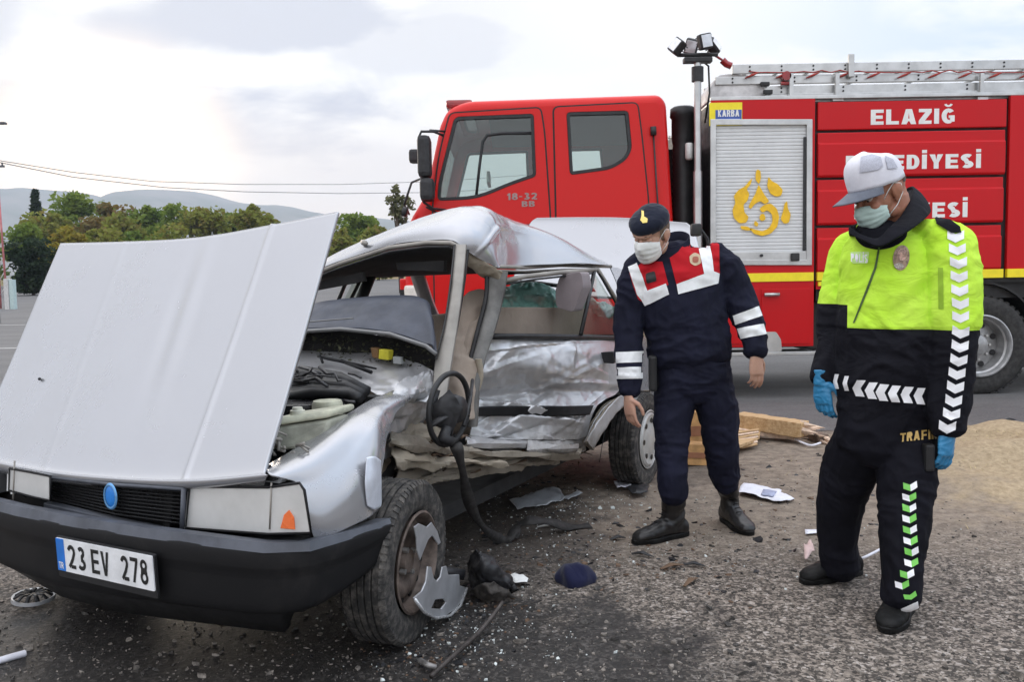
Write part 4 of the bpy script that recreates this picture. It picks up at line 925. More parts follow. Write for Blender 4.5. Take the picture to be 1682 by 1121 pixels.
# nose: headlamps, grille, panel below
def face(name, poly, u0, u1, mat, parent, bev=.004, smooth=False):
    """closed plate whose outline is given in the photo, standing between two distances along the car"""
    g = MB(); A = [cu(x, y, u0) for x, y in poly]; B = [a+FWD*(u1-u0) for a in A]; n_ = len(poly)
    tri = tessellate_polygon([[Vector((x, y, 0)) for x, y in poly]])
    g.add(A+B, [tuple(t) for t in tri]+[tuple(n_+i for i in reversed(t)) for t in tri]+[(i, (i+1) % n_, n_+(i+1) % n_, n_+i) for i in range(n_)])
    o = g.build(name, mat, parent); 
    if bev: bevel(o, bev, 2, 40)
    return o
def lamp(outer, inner_split, amber, u):
    H = face('headlamp', outer, u-.06, u-.05, REFL, wreck, .002)
    cx = sum(p[0] for p in outer)/len(outer); cy = sum(p[1] for p in outer)/len(outer)
    # bowl reflector
    g = MB(); N_ = 10; P0 = rounded(outer, 6, 3); rings = []
    for k in range(N_+1):
        f = k/N_; rings.append([cu(cx+(x-cx)*(1-.75*f), cy+(y-cy)*(1-.75*f), u-.008-.035*math.sin(f*math.pi/2)) for x, y in P0])
    g.loft(rings, cap=False); g.build('reflector', REFL, H, True, fix=False)
    o = face('lens', outer, u-.006, u, LENS, H, .003)
    x0_ = min(p[0] for p in outer)
    face('reflector_step', [(cx-(62 if amber else 18), cy-26 if amber else cy-14), (cx-(58 if amber else 14), cy-26 if amber else cy-14), (cx-(60 if amber else 16), cy+26 if amber else cy+14), (cx-(64 if amber else 20), cy+26 if amber else cy+14)], u-.04, u-.012, REFL, H, .001)
    if amber: face('indicator', amber, u-.002, u+.003, AMBER, H, .001)
    g = MB(); g.tube([cu(p[0], p[1], u) for p in outer+outer[:1]], .0045, 6); g.build('lamp_rim', BLK, H, True)
    g = MB(); g.tube([cu(inner_split, cy-38, u+.001), cu(inner_split-3, cy+38, u+.001)], .003, 6); g.build('lamp_divider', TRIM, H, True)
    g = MB(); q = cu(cx-10, cy+2, u-.055); g.lathe([(0, .05), (.014, .045), (.020, .0), (.045, -.005), (.05, -.02)], q, FWD, 20); g.build('bulb', M_['chrome'], H, True)
    return H
lamp([(312, 800), (440, 801), (492, 794), (500, 806), (511, 876), (440, 878), (306, 868)], 446, [(462, 868), (468, 846), (476, 838), (484, 850), (486, 870)], .515)
lamp([(16, 770), (50, 776), (83, 783), (83, 823), (50, 816), (15, 806)], 24, None, .555)
face('lamp_surround', [(302, 797), (314, 797), (306, 872), (512, 880), (510, 890), (440, 892), (296, 880)], .44, .512, BLK, wreck)
face('grille_panel', [(84, 783), (200, 795), (304, 801), (300, 876), (200, 858), (84, 826)], .44, .455, M_['black'], wreck)
gl = MB()
grill = root  # keep linter quiet
gr_o = face('grille_frame', [(84, 823), (200, 850), (300, 870), (299, 880), (200, 862), (84, 833)], .50, .53, BLKT, wreck)
for k in range(9):
    f = (k+.5)/9; a = cu(87, 786+36*f, .50); b = cu(190, 798+50*f, .53); c = cu(301, 806+58*f, .515); g = MB(); g.tube([a, b, c], .0035, 5); g.build('grille_slat', BLK, gr_o, True)
for k in range(30):
    f = k/29; x = 88+212*f; g = MB(); g.tube([cu(x, 786+18*f, .50+.02*math.sin(f*3.1)), cu(x, 822+44*f, .50+.02*math.sin(f*3.1))], .0022, 4); g.build('grille_bar', BLK, gr_o, True)
g = MB(); g.tube([cu(86, 785, .53), cu(190, 797, .545), cu(302, 804, .53)], .006, 6); g.tube([cu(302, 803, .53), cu(299, 872, .53)], .008, 6); g.build('grille_rim', BLKT, wreck, True)
bc = cu(182, 816, .552); g = MB(); g.lathe([(0, .006), (.012, .006), (.022, .004), (.026, 0)], bc, FWD, 28)
for v in g.v: d = v-bc; v.z = bc.z+d.z*1.45
bd = g.build('emblem', simple('emblem_blue', (.02, .20, .62), .35), wreck, True); g = MB(); 
g.lathe([(.024, .004), (.028, .006), (.031, 0)], bc, FWD, 28)
for v in g.v: d = v-bc; v.z = bc.z+d.z*1.45
g.build('emblem_ring', simple('emblem_pale_blue', (.16, .38, .68), .3, .4), bd, True)
# lock panel, hood catch
face('front_crossmember', [(430, 762), (470, 764), (478, 778), (470, 792), (432, 786)], .43, .46, simple('white_inner_metal', (.66, .68, .7), .4), wreck)
face('hood_catch', [(434, 777), (459, 778), (458, 789), (434, 788)], .468, .49, M_['black'], wreck)
face('hood_catch_pin', [(440, 763), (447, 763), (447, 773), (440, 773)], .468, .48, M_['black'], wreck)
face('left_wing_edge', [(-60, 745), (15, 768), (14, 808), (-60, 800)], .44, .52, SIL, wreck)
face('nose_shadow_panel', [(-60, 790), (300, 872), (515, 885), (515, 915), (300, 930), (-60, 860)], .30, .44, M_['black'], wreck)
# bumper: swept profile round the corner
bp = [(.40, -1.72), (.52, -1.64), (.60, -1.45), (.635, -1.1), (.64, -.8), (.63, -.5), (.60, -.2), (.575, -.06), (.50, .045), (.36, .065), (.20, .075), (.06, .075)]
zt_ = [.535, .538, .54, .54, .538, .535, .53, .525, .52, .51, .50, .488]; zb_ = [.36, .33, .31, .275,   .27, .28, .285, .285, .29, .31, .34, .40]
def brow(i, prof):
    u, v = bp[i]; a = Vector((bp[max(0, i-1)][0], bp[max(0, i-1)][1], 0)); b = Vector((bp[min(len(bp)-1, i+1)][0], bp[min(len(bp)-1, i+1)][1], 0)); t = (b-a).normalized(); nx = Vector((t.y, -t.x, 0))
    nx = nx if nx.x*1+nx.y*.001 > 0 or v > .03 and nx.y > 0 else -nx
    if v > .03: nx = Vector((abs(nx.x), abs(nx.y), 0))
    return [car(u+nx.x*o, v+nx.y*o, zb_[i]+(zt_[i]-zb_[i])*h) for o, h in prof]
frontp = [(-.06, .92), (.0, .91), (.010, .84), (.012, .60), (.002, .56), (.0, .12), (-.012, .0), (-.08, -.02), (-.09, .3)]
g = MB(); g.loft([[p for p in brow(i, frontp)] for i in range(len(bp))]); bump = g.build('bumper', BLK, wreck, smooth=True); bump.data.set_sharp_from_angle(angle=math.radians(32)); md = bump.modifiers.new('s', 'SUBSURF'); md.levels = md.render_levels = 2; md.boundary_smooth = 'PRESERVE_CORNERS'
g = MB(); g.loft([[p for p in brow(i, [(-.07, .86), (-.05, .93), (-.004, .955), (.006, .84), (-.02, .84)])] for i in range(len(bp))]); g.build('bumper_top', BLKT, wreck, smooth=True, sharp=30)
g = MB(); g.loft([[p for p in brow(i, [(-.08, .15), (-.07, -.05), (-.14, -.4 if 0 < i < 8 else -.1), (-.2, -.4 if 0 < i < 8 else -.1)])] for i in range(10)]); g.build('front_valance', M_['black'], wreck, True)
# number plate
pl = [(92, 882), (255, 916), (254, 972), (97, 935)]
pA = cu(93, 883, .668); pB = cu(251, 914, .655); pC = cu(256, 972, .655); pD = cu(98, 936, .668)
def PLm(x, y, d): a = pD.lerp(pC, x); b = pA.lerp(pB, x); nn = (pB-pA).cross(pA-pD).normalized(); nn = nn if nn.dot(CAMP-pA) > 0 else -nn; return a.lerp(b, y)+nn*d
g = MB(); g.prism([rounded([(0, 0), (1, 0), (1, 1), (0, 1)], .02, 3)], PLm, .0, .004); plate = g.build('number_plate', simple('plate_white', (.78, .79, .80), .35), wreck)
g = MB(); g.prism([rounded([(-.012, -.22), (1.012, -.22), (1.012, 1.04), (-.012, 1.04)], .03, 3)], PLm, -.010, -.001); g.build('plate_frame', M_['black'], plate)
g = MB(); g.prism([[(0.004, .01), (.085, .01), (.085, .99), (.004, .99)]], PLm, .0042, .006); g.build('plate_blue_band', simple('plate_blue', (.02, .18, .62), .4), plate)
letters('plate_lettering', 'TR', lambda x, y, d: PLm(.02+x, .08+y, .0062+d), .05, .2, M_['white'], plate, .0003, .18)
PB = simple('plate_black', (.012, .012, .012), .5)
for tx, x0_, w_ in (('23', .12, .19), ('EV', .375, .185), ('278', .68, .27)):
    letters('plate_lettering', tx, lambda x, y, d: PLm(x0_+x, .14+y, .0046+d), w_, .72, PB, plate, .0005, .17, aspect=.60, gap=.16)
# wheels ---------------------------------------------------------------------------------
def car_wheel(c, ax, name_rim_mat, broken=False, spin=0):
    c = Vector(c); ax = Vector(ax).normalized(); R0 = .285
    g = MB(); prof = [(.165, -.16), (.18, -.168), (.235, -.17), (.268, -.158), (.280, -.146)]
    # five ribs with grooves
    w0, w1 = -.142, -.018; nr = 5
    for k in range(nr):
        a = w0+(w1-w0)*k/nr; b = w0+(w1-w0)*(k+1)/nr; cr = R0-.004*abs((a+b)/2+.08)/.06
        prof += [(cr-.001, a+.003), (cr, a+.004), (cr, b-.004), (cr-.001, b-.003)]
        if k < nr-1: prof += [(cr-.010, b-.002), (cr-.010, b+.002)]
    prof += [(.279, -.012), (.268, -.002), (.240, .004), (.205, .002), (.188, -.004), (.178, -.010), (.170, -.02)]
    g.lathe(prof, c, ax, 90)
    e = ax.cross(UP).normalized(); f = ax.cross(e)
    for k in range(72):     # shoulder blocks
        t = 2*math.pi*k/72; d = e*math.cos(t)+f*math.sin(t); tg = -e*math.sin(t)+f*math.cos(t)
        for (h0, h1, r0, r1) in ((-.016, -.0, .286, .272), (-.144, -.160, .286, .272)):
            p = [c+d*(r0-.012)+ax*h0, c+d*(r1-.012)+ax*h1]; q = [c+d*r0+ax*h0, c+d*r1+ax*h1*1.0]
            w = .0085
            g.add([p[0]-tg*w, p[0]+tg*w, p[1]+tg*w, p[1]-tg*w, q[0]-tg*w, q[0]+tg*w, q[1]+tg*w, q[1]-tg*w], [(4,5,6,7),(0,1,5,4),(1,2,6,5),(2,3,7,6),(3,0,4,7)])
    W = g.build('wheel', name_rim_mat[0], wreck, sharp=30)
    g = MB(); g.lathe([(.172, -.008), (.180, .002), (.172, .006), (.163, -.004), (.158, -.03), (.150, -.045), (.135, -.048), (.125, -.040), (.110, -.034), (.085, -.040), (.07, -.05), (.045, -.05), (.04, -.03), (.02, -.024), (0, -.024)], c, ax, 60)
    g.build('rim', name_rim_mat[1], W, sharp=40)
    for k in range(12):
        t = 2*math.pi*(k+.5)/12; p = c+(e*math.cos(t)+f*math.sin(t))*.135+ax*-.046; h = MB(); h.tube([p-ax*.004, p+ax*.0035], .0115, 10); h.build('rim_hole', M_['black'], W)
    for k in range(4):
        t = 2*math.pi*(k+.3)/4; p = c+(e*math.cos(t)+f*math.sin(t))*.052+ax*-.045; h = MB(); h.tube([p, p+ax*.02], .010, 6); h.build('wheel_bolt', M_['alu'], W)
    return W, e, f
DUSTR = NB('dusty_tyre'); _n = DUSTR.noise(30, 5, .7); DUSTR.set(col=DUSTR.mix(DUSTR.rng(_n, .4, .75), (.028, .027, .026), (.15, .135, .12)), rough=.85); DUSTR.bump(DUSTR.noise(120, 3), .3, .003); DUSTR = DUSTR.m
BRIM = simple('brown_dusty_rim', (.16, .125, .105), .65, .35, .4, 20, .2)
cW = atY(686, 924, 2.99); aF = Vector((math.cos(math.radians(-17)), math.sin(math.radians(-17)), -.03))
fw, e_, f_ = car_wheel(cW, aF, (DUSTR, BRIM))
# broken hub cap pieces still hanging on the rim
HUB = simple('hubcap_silver', (.50, .51, .53), .35, .5, .15, 10)
def shard(poly, h, name='hubcap_piece', par=None):
    g = MB(); g.prism([poly], lambda x, y, d: atY(x, y, 2.99)+aF*0+Vector((0, 0, 0)), 0, 0) if False else None
    cc = cW; 
    def fn(x, y, d):
        r = ray(x, y); t = ((cc+aF*h-CAMP).dot(aF))/r.dot(aF); return CAMP+r*t+aF*d
    g.prism([poly], fn, 0, .006); o = g.build(name, HUB, par or wreck); bevel(o, .002, 1); return o
shard([(678, 866), (686, 860), (699, 866), (707, 858), (716, 872), (722, 892), (718, 896), (708, 880), (701, 888), (694, 905), (688, 921), (683, 905), (682, 885)], .0)
g = MB()
def capfn(x, y, d):
    r = ray(x, y); t = ((cW+aF*.035-CAMP).dot(aF))/r.dot(aF); return CAMP+r*t+aF*d
g.prism([[(677, 983), (690, 972), (697, 956), (700, 931), (706, 932), (710, 950), (715, 955), (721, 948), (724, 932), (731, 930), (734, 945), (752, 944), (753, 962), (764, 966), (758, 986), (745, 1002), (728, 1013), (710, 1015), (692, 1005)], [(706, 1000), (722, 1001), (730, 990), (726, 984), (712, 986)]], capfn, 0, .007); o = g.build('hubcap_piece', HUB, wreck); bevel(o, .003, 2)
g = MB(); g.tube([capfn(678, 985, .008), capfn(692, 1006, .010), capfn(712, 1016, .010), capfn(735, 1012, .010), capfn(752, 996, .010), capfn(764, 966, .008)], .006, 6); g.build('hubcap_edge', simple('bright_edge', (.7, .71, .72), .25, .6), wreck, True)
cR = atY(1066, 722, 5.22); aR = LEFT
car_wheel(cR, aR, (DUSTR, simple('pale_rim', (.45, .44, .42), .5, .4, .15, 10)))
g = MB(); g.lathe([(.165, .004), (.15, .012), (.12, .002), (.09, .006), (.05, .014), (0, .014)], cR, aR, 40); g.build('hubcap', simple('hubcap_pale', (.52, .52, .50), .45, .4, .12, 14), wreck, sharp=40)
for k in range(7):
    t = 2*math.pi*k/7; e = aR.cross(UP); p = cR+(e*math.cos(t)+UP*math.sin(t))*.115+aR*.008; h = MB(); h.tube([p, p+aR*.003], .016, 8); h.build('hubcap_slot', M_['black'], wreck)
car_wheel(car(-.02, -1.62, .285), -LEFT, (M_['rubber'], M_['rim'])); car_wheel(car(-2.52, -1.62, .285), -LEFT, (M_['rubber'], M_['rim']))
# floor, engine bay walls --------------------------------------------------------------------
def cbox(g, u0, u1, v0, v1, z0, z1, bev=0):
    P = [car(u, v, z) for z in (z0, z1) for u, v in ((u0, v0), (u1, v0), (u1, v1), (u0, v1))]; return g.add(P, [(0,3,2,1),(4,5,6,7),(0,1,5,4),(1,2,6,5),(2,3,7,6),(3,0,4,7)])
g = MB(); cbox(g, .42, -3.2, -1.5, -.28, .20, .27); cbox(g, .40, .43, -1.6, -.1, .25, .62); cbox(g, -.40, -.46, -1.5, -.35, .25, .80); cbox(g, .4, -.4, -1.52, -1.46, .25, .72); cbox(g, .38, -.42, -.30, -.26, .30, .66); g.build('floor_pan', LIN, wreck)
g = MB(); cbox(g, .1, -.35, -1.2, -.55, .35, .72); eng = g.build('engine_block', M_['black'], wreck); bevel(eng, .02, 2)
g = MB()
for k in range(9):
    z0 = .74+.006*k; g.tube([cu(430, 612+k*6, -.42+.03*k), cu(500+k*2, 606+k*5, -.40+.03*k), cu(560+k*2, 616+k*4, -.38+.02*k), cu(606-k*2, 640+k*2, -.36+.02*k)], .012+.006*(k % 3), 8)
tag(g.build('hose_bundle', M_['black'], wreck, True), kind='stuff')
g = MB()
for k in range(26):
    x = 450+R.random()*150; y = 612+R.random()*60; u = -.35+R.random()*.2; p = cu(x, y, u); q = cu(x+R.uniform(-40, 40), y+R.uniform(-14, 14), u); g.tube([p, p.lerp(q, .5)+Vector((0, 0, R.uniform(-.02, .03))), q], R.uniform(.003, .008), 5)
tag(g.build('wiring', simple('greasy_grey', (.07, .068, .07), .35, .3, .4, 20), wreck, True), kind='stuff')
# air filter, drum-like ring
g = MB(); c = cu(500, 668, -.12); g.lathe([(.10, -.03), (.155, -.03), (.16, .0), (.155, .025), (.12, .03), (.10, .02), (0, .02)], c+Vector((0, 0, 0)), UP, 40); g.build('air_filter', simple('gloss_black', (.02, .02, .022), .25, .1), wreck, sharp=35)
g = MB(); c = cu(510, 655, -.1); g.lathe([(0, .03), (.05, .03), (.055, .02), (.055, -.06), (0, -.06)], cu(538, 672, -.02), UP, 20); g.build('reservoir', CREAM, wreck, sharp=35)
# washer bottle
def prismz(poly, z0, z1, u, mat, name, par=wreck, bev=.006):
    A = [cu(x, y, u) for x, y in poly]; g = MB(); n_ = len(A); g.add(A+[a+BACKD*.12 for a in A], [tuple(range(n_)), tuple(range(2*n_-1, n_-1, -1))]+[(i, (i+1) % n_, n_+(i+1) % n_, n_+i) for i in range(n_)]); o = g.build(name, mat, par); bevel(o, bev, 2, 30); return o
bt = MB(); P0 = [cu(x, y, .30) for x, y in ((447, 704), (530, 699), (528, 745), (450, 742))]
top_ = [cu(446, 692, .30), cu(540, 676, .12), cu(563, 668, .05), cu(470, 682, .05)]
fa = [cu(447, 703, .31), cu(545, 688, .16), cu(535, 712, .20), cu(500, 738, .27), cu(450, 742, .31)]
bk_ = [p+BACKD*.13-LEFT*.02 for p in fa]
bt.add(fa+bk_, [(0,1,2,3,4), (9,8,7,6,5)]+[(i, (i+1) % 5, 5+(i+1) % 5, 5+i) for i in range(5)]); wb = bt.build('washer_bottle', simple('grimy_cream', (.30, .30, .24), .55, 0, .35, 10), wreck); bevel(wb, .012, 3, 20)
bt = MB(); fa2 = [p+UP*(.03) for p in fa[:2]]; q = [fa[0]+UP*.004+FWD*.01, fa[1]+UP*.004+FWD*.01, fa[1]+UP*.03, fa[0]+UP*.03]; bt.add(q+[p+BACKD*.16-LEFT*.02 for p in q], [(0,1,2,3),(7,6,5,4),(0,4,5,1),(1,5,6,2),(2,6,7,3),(3,7,4,0)]); o = bt.build('bottle_shoulder', CREAM, wb); bevel(o, .010, 3, 20)
bt = MB(); bt.lathe([(0, .03), (.016, .03), (.018, .022), (.024, .02), (.026, 0), (.02, -.01)], cu(489, 684, .22), UP, 18); bt.build('bottle_cap', simple('ivory', (.62, .62, .52), .4), wb, sharp=35)
g = MB()
for k in range(14): p = cu(445+R.random()*50, 715+R.random()*38, .33+R.random()*.03); g.tube([p, p+Vector((R.uniform(-.05, .05), R.uniform(-.03, .03), R.uniform(-.04, .04)))], R.uniform(.003, .006), 5)
tag(g.build('crushed_bracket', TRIM, wreck, True), kind='stuff')
# dashboard and the dark cavity under the windscreen --------------------------------------------
panel('dashboard', rows(cu,
 [(430, 548, -.60), (500, 541, -.62), (560, 538, -.62), (640, 545, -.60), (700, 566, -.58), (717, 578, -.58)],
 [(430, 535, -.66), (505, 528, -.68), (560, 522, -.68), (640, 524, -.66), (700, 545, -.64), (716, 566, -.62)],
 [(440, 520, -.76), (515, 508, -.78), (565, 499, -.78), (640, 494, -.76), (695, 505, -.74), (714, 545, -.70)],
 [(450, 510, -.86), (530, 496, -.88), (575, 490, -.88), (640, 486, -.86), (692, 490, -.84), (712, 525, -.80)],
 [(460, 520, -.98), (535, 500, -1.), (585, 494, -1.), (640, 490, -.98), (690, 496, -.96), (710, 530, -.9)]), DASH, wreck, 70, 50, .01, lambda p, n, s, t: .006*noise.noise(p*6)+.012*math.exp(-((s-.86)/.05)**2))
g = MB(); g.tube([cu(430, 549, -.58), cu(490, 545, -.58), cu(560, 541, -.58), cu(640, 549, -.57), (cu(700, 569, -.56)), cu(716, 582, -.56)], .009, 8); g.tube([cu(440, 537, -.62), cu(520, 528, -.62), cu(580, 523, -.62)], .004, 6); g.build('windscreen_seal', simple('seal_grey', (.20, .20, .20), .4), wreck, True)
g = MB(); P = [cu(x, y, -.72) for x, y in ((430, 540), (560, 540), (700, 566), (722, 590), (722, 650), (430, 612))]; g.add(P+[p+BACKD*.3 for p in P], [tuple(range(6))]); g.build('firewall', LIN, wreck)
g = MB()
for k in range(420):
    s = R.random(); x = 470+240*s; y0_ = 548+24*s*s; y1_ = 575+40*s; p = cu(x, y0_+(y1_-y0_)*R.random(), -.70+R.random()*.05); e = Vector((R.gauss(0, 1), R.gauss(0, 1), R.gauss(0, .7))).normalized(); f = e.cross(Vector((R.gauss(0, 1), R.gauss(0, 1), 1))).normalized(); a = R.uniform(.004, .014)
    g.add([p-e*a, p-f*a*.5, p+e*a, p+f*a*.5], [(0, 1, 2, 3)])
tag(g.build('torn_insulation', simple('leafy_fluff', (.060, .062, .035), .9, var=.7, scale=40), wreck, fix=False), kind='stuff')
face('yellow_module', [(631, 573), (647, 575), (646, 591), (630, 589)], -.66, -.62, simple('yellow_plastic', (.80, .72, .06), .5), wreck)
face('rust_module', [(617, 570), (629, 572), (630, 588), (620, 587)], -.67, -.63, simple('rust_plastic', (.22, .12, .05), .7), wreck)
face('pale_module', [(651, 585), (664, 587), (665, 598), (652, 597)], -.66, -.63, simple('pale_plastic', (.45, .47, .47), .5), wreck)
# roof ---------------------------------------------------------------------------------------
RC = creases(12, 14, .022, .03)
roof = panel('roof', rows(cu,
 [(505, 452, -.98), (560, 430, -.97), (640, 404, -.98), (700, 396, -1.0), (742, 396, -1.02), (762, 410, -1.05), (790, 427, -1.12), (818, 441, -1.2)],
 [(508, 446, -1.0), (565, 420, -1.0), (640, 389, -1.0), (700, 374, -1.03), (745, 372, -1.06), (780, 386, -1.1), (805, 412, -1.16), (820, 439, -1.22)],
 [(520, 436, -1.1), (575, 409, -1.15), (640, 381, -1.15), (700, 360, -1.18), (750, 349, -1.2), (792, 362, -1.24), (815, 398, -1.28), (822, 438, -1.3)],
 [(545, 424, -1.4), (590, 402, -1.4), (650, 378, -1.4), (705, 357, -1.4), (755, 344, -1.4), (803, 350, -1.4), (826, 392, -1.42), (836, 438, -1.45)],
 [(590, 414, -1.8), (640, 398, -1.8), (690, 380, -1.8), (740, 364, -1.8), (800, 356, -1.8), (850, 368, -1.8), (872, 400, -1.78), (890, 436, -1.75)],
 [(650, 420, -2.2), (700, 410, -2.2), (750, 400, -2.2), (810, 388, -2.2), (870, 380, -2.2), (915, 390, -2.15), (940, 412, -2.12), (955, 434, -2.1)],
 [(700, 432, -2.5), (760, 428, -2.5), (820, 424, -2.5), (880, 420, -2.5), (930, 418, -2.5), (965, 421, -2.45), (985, 428, -2.42), (1000, 437, -2.4)]), SIL, wreck, 150, 110, .006,
 lambda p, n, s, t: .003*noise.noise(p*5)+crumple(.030, 4.2, 11)(p, n, s, t)*max(0, 1-abs(s-.76)/.22)*max(0, 1-abs(t-.36)/.34)+.012*math.exp(-((s-.80)/.012)**2)*max(0, 1-abs(t-.3)/.4)+RC(s, t)*max(0, 1-abs(s-.72)/.3)*max(0, 1-abs(t-.4)/.4))
g = MB(); g.tube([cu(505, 455, -.96), cu(560, 433, -.95), cu(640, 407, -.96), cu(700, 399, -.98), cu(740, 399, -1.0), cu(758, 408, -1.02)], .011, 8); g.build('windscreen_header', TRIM, wreck, True)
g = MB(); g.tube([cu(505, 461, -.95), cu(560, 440, -.94), cu(640, 414, -.95), cu(700, 406, -.97), cu(738, 406, -.99)], .006, 6); g.build('header_seal', M_['black'], wreck, True)
g = MB(); g.tube([cu(596, 398, -1.0), cu(600, 400, -.95)], .014, 6); g.build('mirror_stub', TRIM, wreck, True)
g = MB(); g.tube([cu(812, 438, -1.18), cu(860, 440, -1.6), cu(920, 436, -2.05), (cu(1004, 438, -2.42))], .010, 8); g.tube([cu(812, 444, -1.18), cu(860, 446, -1.6), cu(930, 443, -2.1), (cu(980, 442, -2.3))], .006, 6); g.build('roof_gutter', TRIM, wreck, True)
# torn cant rail between the A and B posts
panel('torn_cant_rail', rows(cu, [(752, 402, -1.03), (780, 418, -1.1), (805, 434, -1.16), (824, 446, -1.22)], [(758, 412, -1.05), (782, 432, -1.12), (804, 450, -1.18), (824, 462, -1.24)], [(762, 424, -1.1), (784, 446, -1.16), (802, 462, -1.22), (820, 476, -1.26)]), PRIM, wreck, 40, 30, .006, crumple(.016, 11, 4))
# lining under the roof
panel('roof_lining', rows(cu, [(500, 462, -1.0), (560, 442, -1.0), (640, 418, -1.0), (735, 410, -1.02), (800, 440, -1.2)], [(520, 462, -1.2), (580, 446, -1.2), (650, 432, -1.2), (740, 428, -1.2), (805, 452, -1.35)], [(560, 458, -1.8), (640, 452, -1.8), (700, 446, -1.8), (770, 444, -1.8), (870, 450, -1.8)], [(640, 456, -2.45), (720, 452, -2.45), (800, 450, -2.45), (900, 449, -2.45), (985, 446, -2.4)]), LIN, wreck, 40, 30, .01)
face('sun_visor', [(512, 466), (600, 447), (604, 462), (520, 478)], -1.06, -1.03, LIN, wreck); face('sun_visor', [(655, 432), (735, 428), (734, 446), (658, 444)], -1.08, -1.05, LIN, wreck)
g = MB(); g.box((0, 0, 0), (0, 0, 0)); 
# pillars
def post(name, pts, w, d, mat, parent=wreck, n=10):
    """flattened tube; w is across the picture, d along the car"""
    g = MB(); P = [Vector(p) for p in pts]; rings = []
    S = spline(P, 16)
    for i, p in enumerate(S):
        f = i/15; k = f*(len(w)-1) if isinstance(w, list) else 0
        ww = w if not isinstance(w, list) else w[min(int(k), len(w)-2)]*(1-(k-min(int(k), len(w)-2)))+w[min(int(k), len(w)-2)+1]*(k-min(int(k), len(w)-2))
        rings.append([p+Vector((1, 0, 0))*ww/2*math.copysign(abs(math.cos(t))**.6, math.cos(t))+Vector((0, 1, 0))*d/2*math.copysign(abs(math.sin(t))**.6, math.sin(t)) for t in [2*math.pi*k2/n for k2 in range(n)]])
    g.loft(rings); return g.build(name, mat, parent, sharp=50)
post('front_pillar', [cu(757, 402, -1.02), cu(752, 460, -.90), cu(742, 530, -.78), (cu(728, 600, -.68)), cu(722, 655, -.60)], [.055, .052, .06, .075, .06], .05, TRIM)
post('pillar_seal', [cu(769, 410, -1.06), cu(763, 460, -.96), cu(752, 530, -.84), cu(738, 600, -.74)], .012, .05, M_['black'])
post('pillar_seal', [cu(747, 402, -1.0), cu(741, 460, -.88), cu(731, 530, -.76), cu(716, 590, -.66)], .010, .05, M_['black'])
post('centre_pillar', [cu(816, 446, -1.24), cu(812, 490, -1.22), cu(800, 540, -1.15), cu(785, 590, -1.08), cu(778, 640, -1.02), cu(776, 700, -1.0)], [.11, .09, .085, .075, .06, .05], .08, simple('grimy_grey_paint', (.17, .165, .155), .55, .3, .35, 9, .2))
post('centre_pillar_seal', [cu(800, 450, -1.2), cu(798, 490, -1.18), cu(784, 545, -1.1), cu(770, 600, -1.04)], .022, .05, M_['black'])
post('door_hinge_strip', [cu(786, 590, -1.04), cu(789, 620, -1.04), cu(781, 650, -1.02), cu(776, 690, -1.0)], .03, .04, PRIM)
for (p0, p1, w) in (((612, 445), (582, 520), .075), ((574, 450), (548, 512), .02), ((596, 452), (566, 512), .02)):
    post('far_side_pillar', [cv(p0[0], p0[1], -1.45), cv((p0[0]+p1[0])/2, (p0[1]+p1[1])/2, -1.48), cv(p1[0], p1[1], -1.52)], w, .06, M_['black'])
g = MB(); P = [cv(583, 455, -1.46), cv(602, 452, -1.46), cv(578, 512, -1.5), cv(556, 512, -1.5)]; g.add(P, [(0, 1, 2, 3)]); g.build('far_quarter_glass', DGL, wreck)
post('far_rear_pillar', [car(-2.35, -1.42, 1.32), car(-2.6, -1.5, 1.1), car(-2.75, -1.52, .95)], .10, .1, SILD)
# far side: wing, doors, rear quarter
def farside(name, u0, u1, z0, z1):
    panel(name, [[car(u0, -1.60, z1), car((u0+u1)/2, -1.61, z1), car(u1, -1.60, z1)], [car(u0, -1.66, (z0+z1)/2), car((u0+u1)/2, -1.67, (z0+z1)/2), car(u1, -1.66, (z0+z1)/2)], [car(u0, -1.62, z0), car((u0+u1)/2, -1.63, z0), car(u1, -1.62, z0)]], SIL, wreck, 12, 10, .03)
farside('front_fender', .5, .34, .35, .80); farside('front_fender', .33, -.36, .60, .84); farside('front_door', -.55, -1.38, .30, .90); farside('rear_door', -1.40, -2.15, .30, .90); farside('rear_quarter_panel', -2.17, -3.3, .60, .92)
# seats ---------------------------------------------------------------------------------------
panel('driver_seat', rows(cu,
 [(748, 500, -1.22), (772, 478, -1.26), (796, 478, -1.3), (806, 500, -1.3)],
 [(744, 540, -1.12), (768, 532, -1.14), (790, 530, -1.2), (800, 540, -1.2)],
 [(742, 580, -1.0), (760, 580, -1.02), (778, 575, -1.08), (792, 575, -1.1)],
 [(738, 630, -.92), (752, 630, -.92), (768, 625, -.96), (778, 625, -1.0)],
 [(738, 690, -.86), (752, 690, -.86), (766, 690, -.9), (776, 690, -.94)]), SEAT, wreck, 40, 60, .05, crumple(.022, 6, 21))
panel('driver_seat_fold', rows(cu, [(772, 520, -1.2), (800, 515, -1.25), (812, 520, -1.25)], [(752, 560, -1.08), (775, 545, -1.1), (796, 548, -1.15)], [(748, 600, -1.0), (762, 590, -1.0), (780, 585, -1.05)]), SEAT, wreck, 24, 30, .03, crumple(.02, 8, 8))
